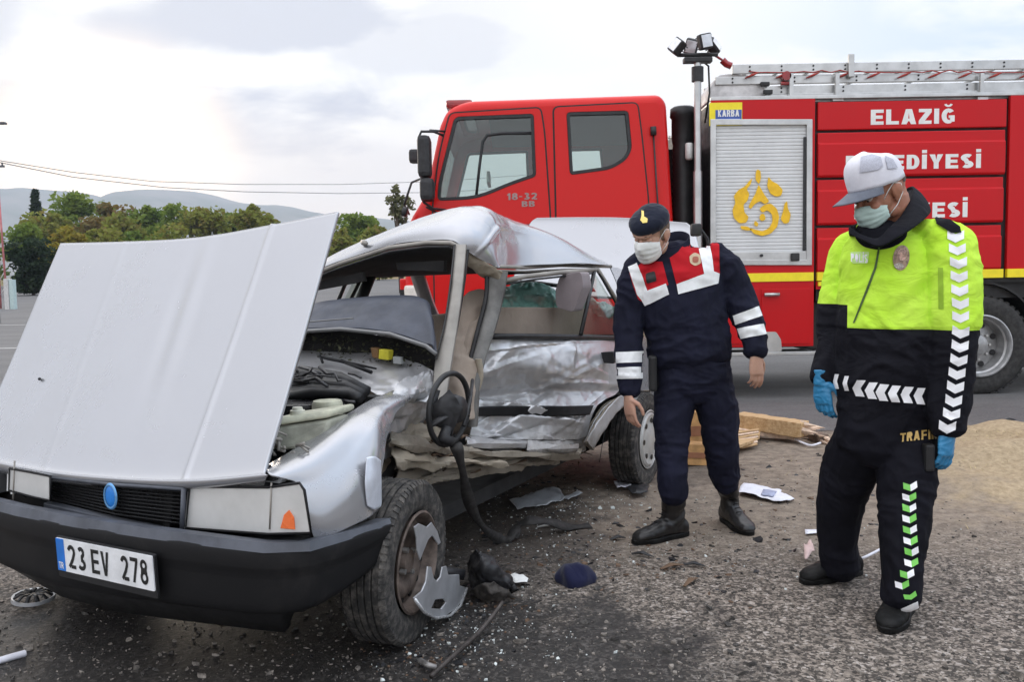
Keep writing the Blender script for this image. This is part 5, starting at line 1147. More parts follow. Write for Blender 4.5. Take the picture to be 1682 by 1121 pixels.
def cushion(name, u0, u1, v0, v1, z0, z1, mat, bev=.06, tilt=0):
    g = MB(); bm = bmesh.new(); bmesh.ops.create_cube(bm, size=1)
    bmesh.ops.subdivide_edges(bm, edges=bm.edges[:], cuts=4, use_grid_fill=True)
    for v in bm.verts:
        c_ = v.co*2; k = 1-.10*((abs(c_.x)**4)*(abs(c_.z)**4)+(abs(c_.y)**4)*(abs(c_.z)**4)+(abs(c_.x)**4)*(abs(c_.y)**4)); c_ *= k
        z = (z0+z1)/2+c_.z*(z1-z0)/2; u = (u0+u1)/2+c_.x*(u1-u0)/2-tilt*(z-z0); q = car(u, (v0+v1)/2+c_.y*(v1-v0)/2, z); v.co = q+Vector((1, 1, 1))*.008*noise.noise(q*7)
    bm.verts.index_update(); g.add([v.co.copy() for v in bm.verts], [tuple(v.index for v in f.verts) for f in bm.faces]); bm.free(); o = g.build(name, mat, wreck, True); md = o.modifiers.new('s', 'SUBSURF'); md.levels = md.render_levels = 1; return o
cushion('rear_seat_back', -2.15, -2.33, -1.42, -.22, .55, 1.06, SEAT, tilt=.15); cushion('rear_seat_cushion', -1.75, -2.2, -1.42, -.25, .35, .60, SEAT)
cushion('passenger_seat', -1.1, -1.24, -1.35, -.9, .5, .98, SEAT, tilt=.2); cushion('passenger_seat_cushion', -.72, -1.1, -1.35, -.9, .38, .52, SEAT)
# headrest: boxy padded shape seen through the rear door
hb = [(934, 452), (968, 446), (972, 470), (956, 512), (928, 504), (926, 478)]
o = face('headrest', rounded(hb, 6, 3), -2.02, -1.9, HEADR, wreck, .03)
# parcel shelf and shattered rear window
g = MB(); cbox(g, -2.4, -2.85, -1.4, -.25, .93, .96); g.build('parcel_shelf', LIN, wreck)
def shat(name, rr, amp, seed):
    o = panel(name, rr, CGL, wreck, 80, 40, .004, crumple(amp, 14, seed)); return o
shat('shattered_rear_glass', rows(cu, [(812, 476, -2.46), (850, 468, -2.46), (900, 474, -2.46), (940, 482, -2.46)], [(808, 492, -2.40), (850, 486, -2.36), (900, 492, -2.36), (945, 500, -2.40)], [(806, 512, -2.5), (850, 508, -2.44), (900, 511, -2.44), (948, 516, -2.5)]), .035, 31)
shat('shattered_rear_glass', rows(cu, [(958, 488, -2.5), (985, 496, -2.5), (1012, 506, -2.5)], [(956, 502, -2.46), (985, 508, -2.44), (1014, 514, -2.46)], [(955, 514, -2.5), (985, 517, -2.5), (1014, 520, -2.5)]), .03, 33)
g = MB(); g.tube([cu(815, 466, -2.5), cu(870, 462, -2.52), cu(930, 470, -2.52)], .008, 6); g.tube([cu(855, 463, -2.5), cu(900, 468, -2.5), cu(932, 472, -2.5)], .012, 6); g.build('rear_window_seal', M_['black'], wreck, True)
face('tail_lamp_red', [(972, 466), (988, 486), (983, 492), (968, 476)], -2.9, -2.86, M_['redlens'], wreck)
# left rear door ------------------------------------------------------------------------------
DC = creases(5, 26, .024, .030)
def doorfn(p, n, s, t):
    a = crumple(.055, 2.9, 14)(p, n, s, t)*.55+crumple(.026, 7.0, 15)(p, n, s, t)*.7
    env = min(1, 1.4*(1-abs(s-.38)/.75)); a = a*.75+DC(s, t)*(1 if s < .85 else .2); return a*max(.12, env)*min(1, t*6+.1)-.022*math.exp(-((t-.52)/.05)**2)*(1-s*.5)
door = panel('rear_door', rows(cv,
 [(800, 556, -.27), (860, 556, -.2), (930, 558, -.12), (985, 559, -.06), (1016, 560, -.04)],
 [(790, 600, -.30), (850, 600, -.2), (920, 600, -.10), (980, 602, -.04), (1018, 602, -.01)],
 [(780, 650, -.34), (840, 645, -.26), (910, 640, -.14), (970, 640, -.05), (1020, 640, -.0)],
 [(774, 690, -.34), (830, 690, -.25), (900, 690, -.13), (945, 685, -.06), (980, 668, -.02)],
 [(770, 722, -.33), (830, 722, -.24), (895, 723, -.13), (940, 722, -.07), (962, 718, -.04)]), SILD, wreck, 150, 110, .008, doorfn); door.data.set_sharp_from_angle(angle=math.radians(20))
panel('rubbing_strip', rows(cv, [(774, 669, -.335), (830, 667, -.25), (900, 667, -.125), (968, 668, -.03)], [(773, 684, -.335), (830, 683, -.25), (900, 684, -.125), (962, 684, -.03)]), BLK, wreck, 60, 6, .03, lambda p, n, s, t: .028+.006*math.sin(s*9))
g = MB(); g.tube([cv(800, 553, -.26), cv(860, 553, -.19), cv(930, 554, -.11), cv(1018, 556, -.03)], .015, 8); g.build('waist_seal', M_['black'], wreck, True)
g = MB(); g.tube([cv(826, 462, -.27), cv(860, 455, -.24), cv(920, 448, -.18), cv(980, 443, -.13)], .013, 8); g.tube([cv(981, 442, -.13), cv(996, 466, -.11), cv(1020, 506, -.07)], .013, 8); g.tube([cv(804, 552, -.25), cv(812, 505, -.26), cv(826, 462, -.27)], .018, 8); g.build('door_window_frame', TRIM, wreck, True)
g = MB(); g.tube([cv(976, 446, -.13), cv(966, 495, -.11), cv(954, 550, -.08)], .012, 8); g.tube([cv(984, 448, -.125), cv(1010, 494, -.09), cv(1020, 515, -.06), cv(1018, 552, -.04)], .009, 8); g.tube([cv(826, 468, -.27), cv(880, 459, -.21), cv(974, 449, -.13)], .006, 6); g.build('window_divider', M_['black'], wreck, True)
g = MB(); P = [cv(824, 468, -.28), cv(975, 450, -.14), cv(955, 548, -.10), cv(806, 549, -.27)]; Q = [cv(978, 450, -.14), cv(1016, 512, -.08), cv(1016, 550, -.05), cv(957, 549, -.09)]; g.add(Q, [(0, 1, 2, 3)]); g.build('quarter_glass', DGL, wreck)
panel('inner_door_card', rows(cv, [(808, 505, -.42), (880, 505, -.3), (1010, 508, -.2)], [(803, 552, -.42), (880, 552, -.3), (1012, 553, -.2)]), SEAT, wreck, 20, 10, .02, lambda p, n, s, t: .01*noise.noise(p*5))
face('door_handle', rounded([(984, 579), (1012, 577), (1013, 597), (988, 595)], 3, 2), -2.10, -2.06, M_['black'], wreck, .005)
# rear quarter, arch lips, boot
panel('rear_quarter_panel', rows(cv, [(1003, 438, -.14), (1020, 442, -.16), (1036, 452, -.2)], [(1015, 470, -.10), (1035, 486, -.1), (1052, 500, -.14)], [(1022, 515, -.05), (1045, 520, -.04), (1078, 528, -.06)], [(1020, 560, -.02), (1048, 560, .0), (1100, 562, .0)], [(1021, 600, -.01), (1055, 600, .02), (1120, 600, .02)], [(1022, 640, .0), (1050, 643, .03), (1110, 640, .03)]), SIL, wreck, 50, 70, .006, lambda p, n, s, t: .004*noise.noise(p*6)+.012*crumple(1, 7, 6)(p, n, s, t)*max(0, t-.6))
for k, (o0, m_) in enumerate(((0, SILD), (9, PRIM), (17, SILD), (25, PRIM))):
    panel('arch_lip', rows(cv, [(1046-o0*.2, 640+o0*.4, .03-.02*k), (1014-o0*.6, 655+o0*.2, .03-.02*k), (984-o0*.5, 690+o0*.2, .02-.02*k), (964-o0*.3, 725+o0*.1, .0-.02*k)], [(1052, 655+o0*.3, .035-.02*k), (1024-o0*.4, 668+o0*.3, .035-.02*k), (996-o0*.4, 702+o0*.2, .03-.02*k), (976-o0*.2, 740, .01-.02*k)]), m_, wreck, 50, 8, .006, crumple(.010, 9, k))
panel('wheel_arch_liner', rows(cv, [(1050, 650, -.02), (1005, 675, -.02), (985, 760, -.02)], [(1050, 650, -.3), (1005, 675, -.3), (985, 760, -.3)]), M_['black'], wreck, 20, 6, .004)
g = MB(); cbox(g, -2.1, -2.9, -.32, -.28, .3, .9); cbox(g, -3.28, -3.34, -1.6, -.02, .4, .92); cbox(g, -2.85, -3.3, -1.55, -.03, .3, .5); g.build('boot_inner', LIN, wreck)
panel('rear_quarter_tail', [[car(-2.84, .0, z), car(-3.1, .0, z), car(-3.32, -.04, z)] for z in (.9, .7, .5, .35)], SIL, wreck, 16, 16, .006)
cushion('rear_bumper', -3.3, -3.42, -1.6, 0, .36, .52, BLK)
lid = panel('boot_lid', rows(cu, [(882, 358, -3.12), (950, 357, -3.12), (1030, 358, -3.12), (1128, 366, -3.12)], [(868, 372, -3.1), (950, 372, -3.1), (1034, 374, -3.1), (1142, 384, -3.1)], [(850, 430, -2.98), (940, 432, -2.98), (1035, 436, -2.98), (1150, 442, -2.98)], [(838, 482, -2.84), (930, 486, -2.84), (1020, 490, -2.84), (1120, 494, -2.84)]), SIL, wreck, 60, 40, .02, lambda p, n, s, t: .003*noise.noise(p*4))
# sill and torn floor: separate folded strips with dark gaps
g = MB(); P = [cv(x, y, -.36) for x, y in ((628, 705), (965, 728), (950, 752), (645, 812))]; g.add(P, [(0, 1, 2, 3)]); g.build('sill_shade_sheet', M_['black'], wreck)  # flat black backing that stands in for the shade between the sill strips
SB = paint('muddy_sill', (.30, .265, .215), .1, .7, 0, .3, dirt=.9, dirtcol=(.07, .055, .042), dscale=9, scratch=.4)
def fold(am, k, cyc): return lambda p, n, s, t: crumple(am*.6, 6, 40+k)(p, n, s, t)+.013*(abs((t*cyc+1.1*noise.noise(p*2.5)) % 1-.5)*4-1)+R.uniform(-.0012, .0012)
for k, (m_, am, cyc, v0, v1, top, bot) in enumerate((
 (SILD, .012, 1.5, -.26, -.22, [(764, 722), (830, 723), (900, 723), (963, 720)], [(766, 737), (830, 738), (900, 736), (960, 738)]),
 (SB, .020, 1.6, -.24, -.18, [(640, 716), (720, 726), (800, 738), (880, 738), (957, 738)], [(640, 734), (720, 742), (800, 752), (880, 752), (952, 752)]),
 (PRIM, .024, 1.2, -.20, -.16, [(642, 738), (700, 744), (760, 750), (830, 753)], [(648, 768), (700, 772), (765, 768), (835, 764)]),
 (SB, .024, 2.0, -.26, -.24, [(650, 772), (700, 774), (770, 766), (850, 755), (925, 752)], [(656, 800), (705, 797), (775, 782), (850, 768), (918, 760)]),
 (PRIM, .030, 1.4, -.34, -.30, [(655, 698), (690, 700), (740, 710)], [(648, 735), (692, 736), (748, 740)]),
 (SILD, .020, 1.0, -.20, -.17, [(866, 728), (900, 728), (950, 726)], [(868, 748), (905, 748), (948, 746)]))):
    rr_ = [[cv(x, y, v0+.14*max(0, (x-800)/160)) for x, y in top], [cv((a[0]+b[0])/2, (a[1]+b[1])/2, v1+.025+.14*max(0, (a[0]-800)/160)) for a, b in zip(top, bot)], [cv(x, y, v1+.14*max(0, (x-800)/160)) for x, y in bot]]
    panel('torn_sill', rr_, m_, wreck, 76, 14, .005, fold(am, k, cyc)).data.set_sharp_from_angle(angle=math.radians(16))
g = MB()
for k in range(46):
    x = R.uniform(650, 960); y = R.uniform(722, 785)-(x-650)*.08; v = R.uniform(-.34, -.14); p = cv(x, y, v); q = cv(x+R.uniform(-30, 30), y+R.uniform(-6, 10), v-.03); g.tube([p, p.lerp(q, .5)+Vector((0, 0, R.uniform(-.02, .02))), q], [R.uniform(.003, .01), .004, .002], 5)
tag(g.build('torn_strands', simple('rusty_brown', (.13, .085, .055), .8, .1, .5, 25), wreck, True), kind='stuff')
# steering wheel torn out, with hub, hanging through the gap
sw = []; cS = atY(738, 672, 3.42); 
tl = math.radians(8); ex = Vector((math.cos(math.radians(60)), math.sin(math.radians(60)), 0)); ez = Vector((math.sin(tl)*.3, .12, 1)).normalized()
ring = [cS+(ex*math.cos(t)+ez*math.sin(t))*.140 for t in [2*math.pi*k/40 for k in range(41)]]
g = MB(); g.tube(ring, .0115, 10, cap=False); st_ = g.build('steering_wheel', M_['black'], wreck, True)
g = MB()
for a in (200, 270, 340): t = math.radians(a); g.tube([cS+ex.cross(ez)*.03, cS+(ex*math.cos(t)+ez*math.sin(t))*.136], [.03, .016], 8, flat=.5)
hub = cS+ex.cross(ez)*.02; g.lathe([(0, .04), (.05, .035), (.06, 0), (.05, -.05), (.0, -.05)], hub, ex.cross(ez), 20); g.build('spoke_pad', M_['dark'], st_, True)
panel('torn_trim_sheet', rows(atY, [(738, 640, 3.36), (750, 655, 3.36), (760, 672, 3.36)], [(712, 668, 3.36), (730, 680, 3.34), (752, 692, 3.36)], [(700, 690, 3.38), (722, 702, 3.36), (744, 708, 3.37)]), M_['dark'], wreck, 24, 24, .006, crumple(.012, 10, 3))
g = MB(); g.tube([atY(716, 640, 3.44), atY(708, 670, 3.43), atY(712, 700, 3.43)], .02, 8); g.tube([atY(762, 700, 3.4), atY(772, 660, 3.5), atY(776, 625, 3.7)], .008, 6); g.tube([atY(735, 700, 3.36), atY(728, 720, 3.35), atY(745, 728, 3.35)], [.02, .03, .02], 8); g.build('column_stalk', M_['dark'], wreck, True)
# belt hanging to the ground
def strap(name, pts, w, mat, parent, label=None, th=.003, up=None):
    S = spline(pts, 60); g = MB(); rings = []; 
    for i, p in enumerate(S):
        d = (S[min(i+1, 59)]-S[max(i-1, 0)]).normalized(); a = d.cross(up or Vector((0, -1, .35))).normalized(); a = (a+Vector((0, .25*math.sin(i*.21), .2*math.sin(i*.13)))).normalized(); b = d.cross(a); ww = w*(.8+.25*math.sin(i*.33))
        rings.append([p+a*ww/2+b*th, p-a*ww/2+b*th, p-a*ww/2-b*th, p+a*ww/2-b*th])
    g.loft(rings); return g.build(name, mat, parent, True)
WEB = simple('belt_webbing', (.030, .028, .027), .8, 0, .35, 30, .2)
strap('hanging_strap', [atY(748, 730, 3.36), atY(752, 742, 3.34), atY(760, 775, 3.38), atY(768, 815, 3.50), atY(782, 850, 3.72), atY(800, 873, 3.92), atZ(822, 887, .02), atZ(838, 886, .02), atZ(846, 872, .05)], .05, WEB, wreck)
strap('hanging_strap', [atZ(842, 884, .02), atZ(850, 866, .06), atZ(870, 856, .09), atZ(900, 858, .07), atZ(935, 866, .02), atZ(970, 864, .01)], .06, WEB, wreck, up=Vector((0, -.6, 1)))
# ------------------------------------------------------------------ people
def ell(g, c, r, M3=None, n=18, m=12):
    vs = []; fs = []; M3 = M3 or Matrix.Identity(3); c = Vector(c)
    for j in range(m+1):
        ph = math.pi*j/m
        for i in range(n):
            th = 2*math.pi*i/n; vs.append(c+M3 @ Vector((r[0]*math.sin(ph)*math.cos(th), r[1]*math.sin(ph)*math.sin(th), r[2]*math.cos(ph))))
    for j in range(m):
        for i in range(n): i2 = (i+1) % n; fs.append((j*n+i, (j+1)*n+i, (j+1)*n+i2, j*n+i2))
    g.add(vs, fs)
def limb(g, pts, n=16):
    """pts: (px, py, Y, half width in photo px, half depth in m) from end to end"""
    P = [atY(p[0], p[1], p[2]) for p in pts]; hw = [p[3]*p[2]/FPX for p in pts]; hd = [p[4] for p in pts]; rings = []
    K = (len(P)-1)*6+1
    for k in range(K):
        t = k/(K-1); p = catmull(P, t); a = catmull([Vector((w, d, 0)) for w, d in zip(hw, hd)], t)
        e = .5/(K-1); d = (catmull(P, min(1, t+e))-catmull(P, max(0, t-e))).normalized()
        dep = Vector((0, 1, 0)); dep = (dep-d*dep.dot(d)).normalized(); sd = d.cross(dep)
        rings.append([p+sd*math.cos(q)*a.x+dep*math.sin(q)*a.y for q in [2*math.pi*i/n for i in range(n)]])
    # rounded ends
    def cap(r, d, s):
        c = sum(r, Vector())/len(r); rad = min((r[0]-c).length, (r[n//4]-c).length); return [c+(v-c)*s+d*rad*math.sqrt(max(0, 1-s*s))*.6 for v in r]
    d0 = (P[0]-P[1]).normalized(); d1 = (P[-1]-P[-2]).normalized()
    rings = [cap(rings[0], d0, .35), cap(rings[0], d0, .75)]+rings+[cap(rings[-1], d1, .75), cap(rings[-1], d1, .35)]
    g.loft(rings)
def tube3(g, pts, rs, n=12):
    pts = [Vector(p) for p in pts]
    g.tube(pts, rs, n); ell(g, pts[0], (rs[0],)*3, None, 10, 6); ell(g, pts[-1], (rs[-1],)*3, None, 10, 6)
def remesh(name, g, mat, parent, vox=.005, smooth=4, disp=None, fac=.5):
    tmp = g.build('t', mat, None); md = tmp.modifiers.new('r', 'REMESH'); md.mode = 'VOXEL'; md.voxel_size = vox; md.use_smooth_shade = True
    s = tmp.modifiers.new('s', 'SMOOTH'); s.iterations = smooth; s.factor = fac
    dg = bpy.context.evaluated_depsgraph_get(); me = bpy.data.meshes.new_from_object(tmp.evaluated_get(dg)); old = tmp.data
    bpy.data.objects.remove(tmp); bpy.data.meshes.remove(old); me.name = name
    org = ORG.get(parent.name, Vector())
    n = len(me.vertices); co = np.empty(n*3, np.float32); me.vertices.foreach_get('co', co); co = co.reshape(-1, 3)
    if disp:
        no = np.empty(n*3, np.float32); me.vertices.foreach_get('normal', no); no = no.reshape(-1, 3)
        dd = np.array([disp(Vector(co[i]), Vector(no[i])) for i in range(n)], np.float32); co = co+no*dd[:, None]
    bv = None
    co2 = co-np.array(org, np.float32); me.vertices.foreach_set('co', co2.ravel()); me.update()
    me.polygons.foreach_set('use_smooth', [True]*len(me.polygons))
    o = bpy.data.objects.new(name, me); COL.objects.link(o); o.parent = parent; ORG[o.name] = org
    return o
def folds(amp, sc=9, seed=0, zs=1.7):
    s = Vector((seed*2.3, seed*1.7, seed*.9))
    def f(p, n):
        q = Vector((p.x*sc, p.y*sc, p.z*sc*zs))+s; w = noise.noise(q*.5)*.8; q2 = q+Vector((w, w*.5, w*1.3))
        r = 1-abs(noise.noise(q2))*2.6; r2 = 1-abs(noise.noise(q2*2.1+s))*2.4
        return amp*(max(-.3, r)*.75+max(-.3, r2)*.35-.25)
    return f
def bvh_of(o):
    me = o.data; org = ORG[o.name]; return BVHTree.FromPolygons([v.co+org for v in me.vertices], [tuple(p.vertices) for p in me.polygons])
def decal(name, loops, tgt, mat, parent, off=.0015, step=5.0, th=.0008):
    """cloth badge or tape: outlines measured in the photo, laid onto the garment (follows its surface)"""
    g = MB()
    for poly in loops:
        tri = tessellate_polygon([[Vector((x, y, 0)) for x, y in poly]]); bm = bmesh.new()
        vs = [bm.verts.new((x, y, 0)) for x, y in poly]
        for t in tri:
            try: bm.faces.new([vs[i] for i in t])
            except ValueError: pass
        for _ in range(5):
            es = [e for e in bm.edges if e.calc_length() > step]
            if not es: break
            bmesh.ops.subdivide_edges(bm, edges=es, cuts=1); bmesh.ops.triangulate(bm, faces=bm.faces[:])
        bm.verts.index_update(); pts = []; ok = True; last = None
        for v in bm.verts:
            r = ray(v.co.x, v.co.y).normalized(); hit = tgt.ray_cast(CAMP, r)
            if hit[0] is None: pts.append(None)
            else: nn = hit[1] if hit[1].dot(r) < 0 else -hit[1]; pts.append(hit[0]+(nn*.7-r*.3)*off)
        fs = [tuple(v.index for v in f.verts) for f in bm.faces if all(pts[v.index] is not None for v in f.verts)]
        fs = [f for f in fs if max((pts[a]-pts[b]).length for a in f for b in f) < .06]
        g.add([p or Vector() for p in pts], fs); bm.free()
    o = mesh_obj(name, g.v, g.f, mat, parent, True); bm = bmesh.new(); bm.from_mesh(o.data); bmesh.ops.delete(bm, geom=[v for v in bm.verts if not v.link_faces], context='VERTS')
    bmesh.ops.recalc_face_normals(bm, faces=bm.faces[:]); bm.to_mesh(o.data); bm.free(); return o
SKIN = {}
def skin(name, c, red=(.45, .12, .08)):
    b = NB(name); n = b.noise(22, 5, .6); n2 = b.noise(90, 4, .7); b.set(col=b.mix(b.rng(n2, .45, .8, 0, .35), b.mix(b.rng(n, .4, .75, 0, .35), c, red), tuple(x*.6 for x in c)), rough=.5, sss=.08, spec=.4); b.b.inputs['Subsurface Radius'].default_value = (.01, .004, .002); b.bump(b.noise(260, 3), .15, .001); return b.m
def hand(g, wrist, a, n, ts, curl=.35, size=1.0, spread=.05):
    """palm and five fingers: a along the fingers, n out of the palm, ts = +-1 thumb side"""
    a = Vector(a).normalized(); n = Vector(n); n = (n-a*n.dot(a)).normalized(); s = a.cross(n)*ts; W = Vector(wrist); k = size
    rings = []
    for t, hw, th in ((-.03, .026, .021), (.0, .028, .019), (.03, .036, .019), (.065, .041, .017), (.09, .041, .014), (.098, .036, .010)):
        c = W+a*t*k; rings.append([c+s*math.cos(q)*hw*k+n*math.sin(q)*th*k for q in [2*math.pi*i/14 for i in range(14)]])
    g.loft(rings)
    for i, (off, L, r) in enumerate(((.030, .072, .0088), (.0105, .080, .0090), (-.0095, .074, .0086), (-.029, .058, .0076))):
        p = W+a*.080*k+s*off*k; d = (a+s*(off*spread*20)).normalized(); c0 = curl*(.8+.14*i); pts = [p, ]; ang = c0*.5; q = p
        d0 = d
        pts.append(q+a*.012*k)
        q = q+a*.012*k
        for f, seg in enumerate((.46, .30, .24)):
            dd = (d0*math.cos(ang)+n*math.sin(ang)).normalized(); q = q+dd*L*seg*k; pts.append(q); ang += c0
        tube3(g, pts, [r*k*1.05, r*k*1.05, r*k, r*k*.92, r*k*.78], 10)
    p = W+a*.022*k+s*.028*k; q1 = p+(a*.5+s*.55+n*.35).normalized()*.036*k; q2 = q1+(a*.85+s*.22+n*.35).normalized()*.032*k; q3 = q2+(a*.95+n*.25-s*.05).normalized()*.026*k
    tube3(g, [p, q1, q2, q3], [.0135*k, .0115*k, .0105*k, .0085*k], 10)
def headframe(c, yaw, pitch, roll):
    f = Vector((-math.sin(yaw), -math.cos(yaw), 0)); r = Vector((-math.cos(yaw), math.sin(yaw), 0))   # r: the person's own right
    M = Matrix((r, f, r.cross(f))).transposed()
    M = M @ Matrix.Rotation(-pitch, 3, 'X') @ Matrix.Rotation(roll, 3, 'Y'); c = Vector(c)
    def L(x, y, z): return c+M @ Vector((x, y, z))
    return L, M
def headshape(g, L, M, k=1.0, neck=None, nr=.058):
    e = lambda x, y, z, a, b, c_: ell(g, L(x*k, y*k, z*k), (a*k, b*k, c_*k), M, 20, 14)
    e(0, -.018, .032, .077, .097, .088); e(0, .02, -.02, .066, .075, .075); e(0, .032, -.058, .053, .058, .058); e(0, .066, -.098, .022, .020, .017); e(0, .03, -.085, .044, .045, .028)
    e(0, .088, .030, .046, .016, .012); e(0, .078, .045, .055, .022, .030)
    for s in (-1, 1):
        e(s*.038, .070, -.030, .022, .022, .020); e(s*.076, -.010, -.004, .010, .020, .032); e(s*.083, -.018, .004, .007, .018, .024); e(s*.074, -.004, -.032, .006, .009, .010); e(s*.048, .0, -.070, .018, .035, .028); e(s*.011, .100, -.034, .009, .010, .008)
    tube3(g, [L(0, .088*k, .018*k), L(0, .100*k, -.005*k), L(0, .112*k, -.026*k)], [.009*k, .010*k, .012*k]); e(0, .092, -.062, .022, .010, .006); e(0, .089, -.073, .018, .010, .007)
    if neck: tube3(g, [L(0, -.035*k, -.03*k), L(0, -.03*k, -.08*k), neck], [nr, nr, nr*.8], 18)
def eyes(L, M, k, parent, look=-.5):
    for s in (-1, 1):
        g = MB(); ell(g, L(s*.031*k, .0765*k, .006*k), (.0125*k,)*3, M, 14, 10); e = g.build('eye', M_['eyewhite'], parent, True)
        g = MB(); ell(g, L(s*.031*k, .0865*k, -.0015*k), (.0050*k, .0030*k, .0050*k), M, 10, 8); g.build('iris', M_['black'], e, True)
        g = MB(); ell(g, L(s*.031*k, .0775*k, .0105*k), (.0160*k, .0145*k, .0095*k), M, 14, 8); g.build('eyelid', parent.data.materials[0], e, True)
        g = MB(); g.tube([L(s*.014*k, .098*k, .027*k), L(s*.030*k, .098*k, .034*k), L(s*.050*k, .086*k, .029*k)], [.003, .0035, .0015], 6, flat=.6); g.build('eyebrow', M_['hair'], parent, True)
M_['eyewhite'] = simple('eye_white', (.62, .58, .54), .25); M_['hair'] = simple('grey_brown_hair', (.12, .09, .07), .8, var=.4, scale=60)
def mask(L, M, k, parent, mat, loopmat, out=1.0, top=.010):
    nu, nv = 34, 26; vs = []
    for j in range(nv):
        t = j/(nv-1)
        for i in range(nu):
            a = (i/(nu-1)-.5)*2; ang = a*math.radians(74)
            zt = top-.026*abs(a)**1.5; zb = -.108+.030*abs(a)**2; z = zt+(zb-zt)*t
            bul = math.sin(math.pi*min(1, t*1.02))**.6
            rx = .068+.005*bul; ry = .078+.014*bul*out; y = .022+ry*math.cos(ang)+.020*math.exp(-(a/.22)**2)*math.exp(-((t-.25)/.3)**2)
            if t < .12: y -= .004*(1-t/.12)*(abs(a) > .25)
            pl = .0034*(abs((t*4.2) % 1-.5)*2-.5)*(1-abs(a)**3)*(.2 < t < .85)
            wr = .0022*noise.noise(Vector((a*5, t*7, 3*out)))
            vs.append(L(rx*math.sin(ang)*k, (y+pl+wr)*k, z*k))
    fs = [(j*nu+i, j*nu+i+1, (j+1)*nu+i+1, (j+1)*nu+i) for j in range(nv-1) for i in range(nu-1)]
    o = mesh_obj('face_mask', vs, fs, mat, parent, True); md = o.modifiers.new('s', 'SOLIDIFY'); md.thickness = .0015; md.offset = 0
    for s in (-1, 1):
        g = MB(); g.tube([L(s*.0615*k, .042*k, -.014*k), L(s*.072*k, .022*k, .010*k), L(s*.082*k, -.002*k, .030*k), L(s*.086*k, -.028*k, .018*k), L(s*.083*k, -.026*k, -.016*k), L(s*.074*k, .004*k, -.050*k), L(s*.060*k, .040*k, -.075*k)], .0016, 6); g.build('ear_loop', loopmat, o, True)
    return o
NAVY = cloth('navy_cloth', (.012, .013, .027), fold=.5, sheen=.0, rough=.8, var=.3); BLACKC = cloth('black_cloth', (.006, .006, .010), fold=.5, sheen=.0, rough=.8, var=.3)
LEATH = simple('boot_leather', (.014, .013, .013), .38, 0, .4, 14, .25, bscale=60); SOLE = simple('boot_sole', (.009, .009, .009), .6, 0, .5, 20, .3, spec=.2)
RFL = simple('reflective_tape', (.88, .89, .90), .45, 0, .05, 30, .1); REDC = cloth('red_vest_cloth', (.50, .014, .022), fold=.4, rough=.8, sheen=.0)
MASKW = simple('mask_white', (.82, .83, .81), .85, 0, .05, 40, .1); MASKG = simple('mask_mint', (.48, .62, .57), .85, 0, .06, 40, .1)
def boot(name, A, d, top, parent, size=1.0, shaft=(.050, .056), mat=LEATH, low=False, topr=None):
    """A: ground point under the ankle, d: where the toe points, top: upper end of the shaft"""
    A = Vector(A); A.z = 0; d = Vector(d).normalized(); s = d.cross(UP); k = size; g = MB(); rings = []
    for t, hw, z0, z1 in ((-.088, .018, .02, .055), (-.078, .031, .012, .082), (-.05, .037, .012, .105), (.0, .039, .014, .115), (.045, .040, .014, .105), (.09, .046, .012, .078), (.135, .049, .012, .064), (.17, .045, .012, .056), (.195, .034, .013, .046), (.208, .016, .016, .034)):
        c = A+d*t*k; zc = (z0+z1)/2*k; hz = (z1-z0)/2*k; rings.append([c+s*math.copysign(abs(math.cos(q))**.75, math.cos(q))*hw*k+UP*(zc+math.copysign(abs(math.sin(q))**.8, math.sin(q))*hz) for q in [2*math.pi*i/16 for i in range(16)]])
    g.loft(rings); T = Vector(top); 
    def rg(c, a, b): return [c+s*math.cos(q)*a+d*math.sin(q)*b for q in [2*math.pi*i/16 for i in range(16)]]
    base = A+UP*.075*k-d*.01; mid = A+UP*.13*k-d*.012
    g.loft([rg(A+UP*.05*k, .035, .050), rg(base, .043*k, .056*k), rg(mid, .047*k, .056*k), rg(mid.lerp(T, .5), shaft[0], shaft[1]), rg(T, shaft[0]*1.04, shaft[1]*1.04)])
    rr = noise
    def disp(p, n):
        h = p.z; f = math.exp(-((h-.12)/.05)**2); return .0035*math.sin(h*95+8*noise.noise(p*9))*f+.0015*noise.noise(p*40)
    o = remesh(name, g, mat, parent, .005, 3, disp)
    g = MB(); rings = []
    for z, e in ((0, .002), (.004, .004), (.020, .004), (.024, .0)):
        pr = []
        for q in [2*math.pi*i/32 for i in range(32)]:
            x = math.cos(q); t = .060+x*.150 if x > 0 else .060+x*.152; w = .036+.013*math.exp(-((t-.13)/.08)**2)-.006*math.exp(-((t-.02)/.05)**2)
            pr.append(A+d*(t+math.copysign(e, x)*abs(x))*k+s*math.copysign(abs(math.sin(q))**.7, math.sin(q))*(w+e)*k+UP*z)
        rings.append(pr)
    g.loft(rings); g.build('sole', SOLE, o, sharp=40)
    if not low:
        for i in range(6):
            f = i/6; c = (A+d*(.075-.055*min(1, f*1.6))*k+UP*(.085+.10*f)*k) if True else None; c = c+d*(.012)
            h = MB(); h.tube([c-s*.016+d*.0, c+d*.008+UP*.004, c+s*.016], .0028, 5); h.build('lace', SOLE, o, True)
    return o

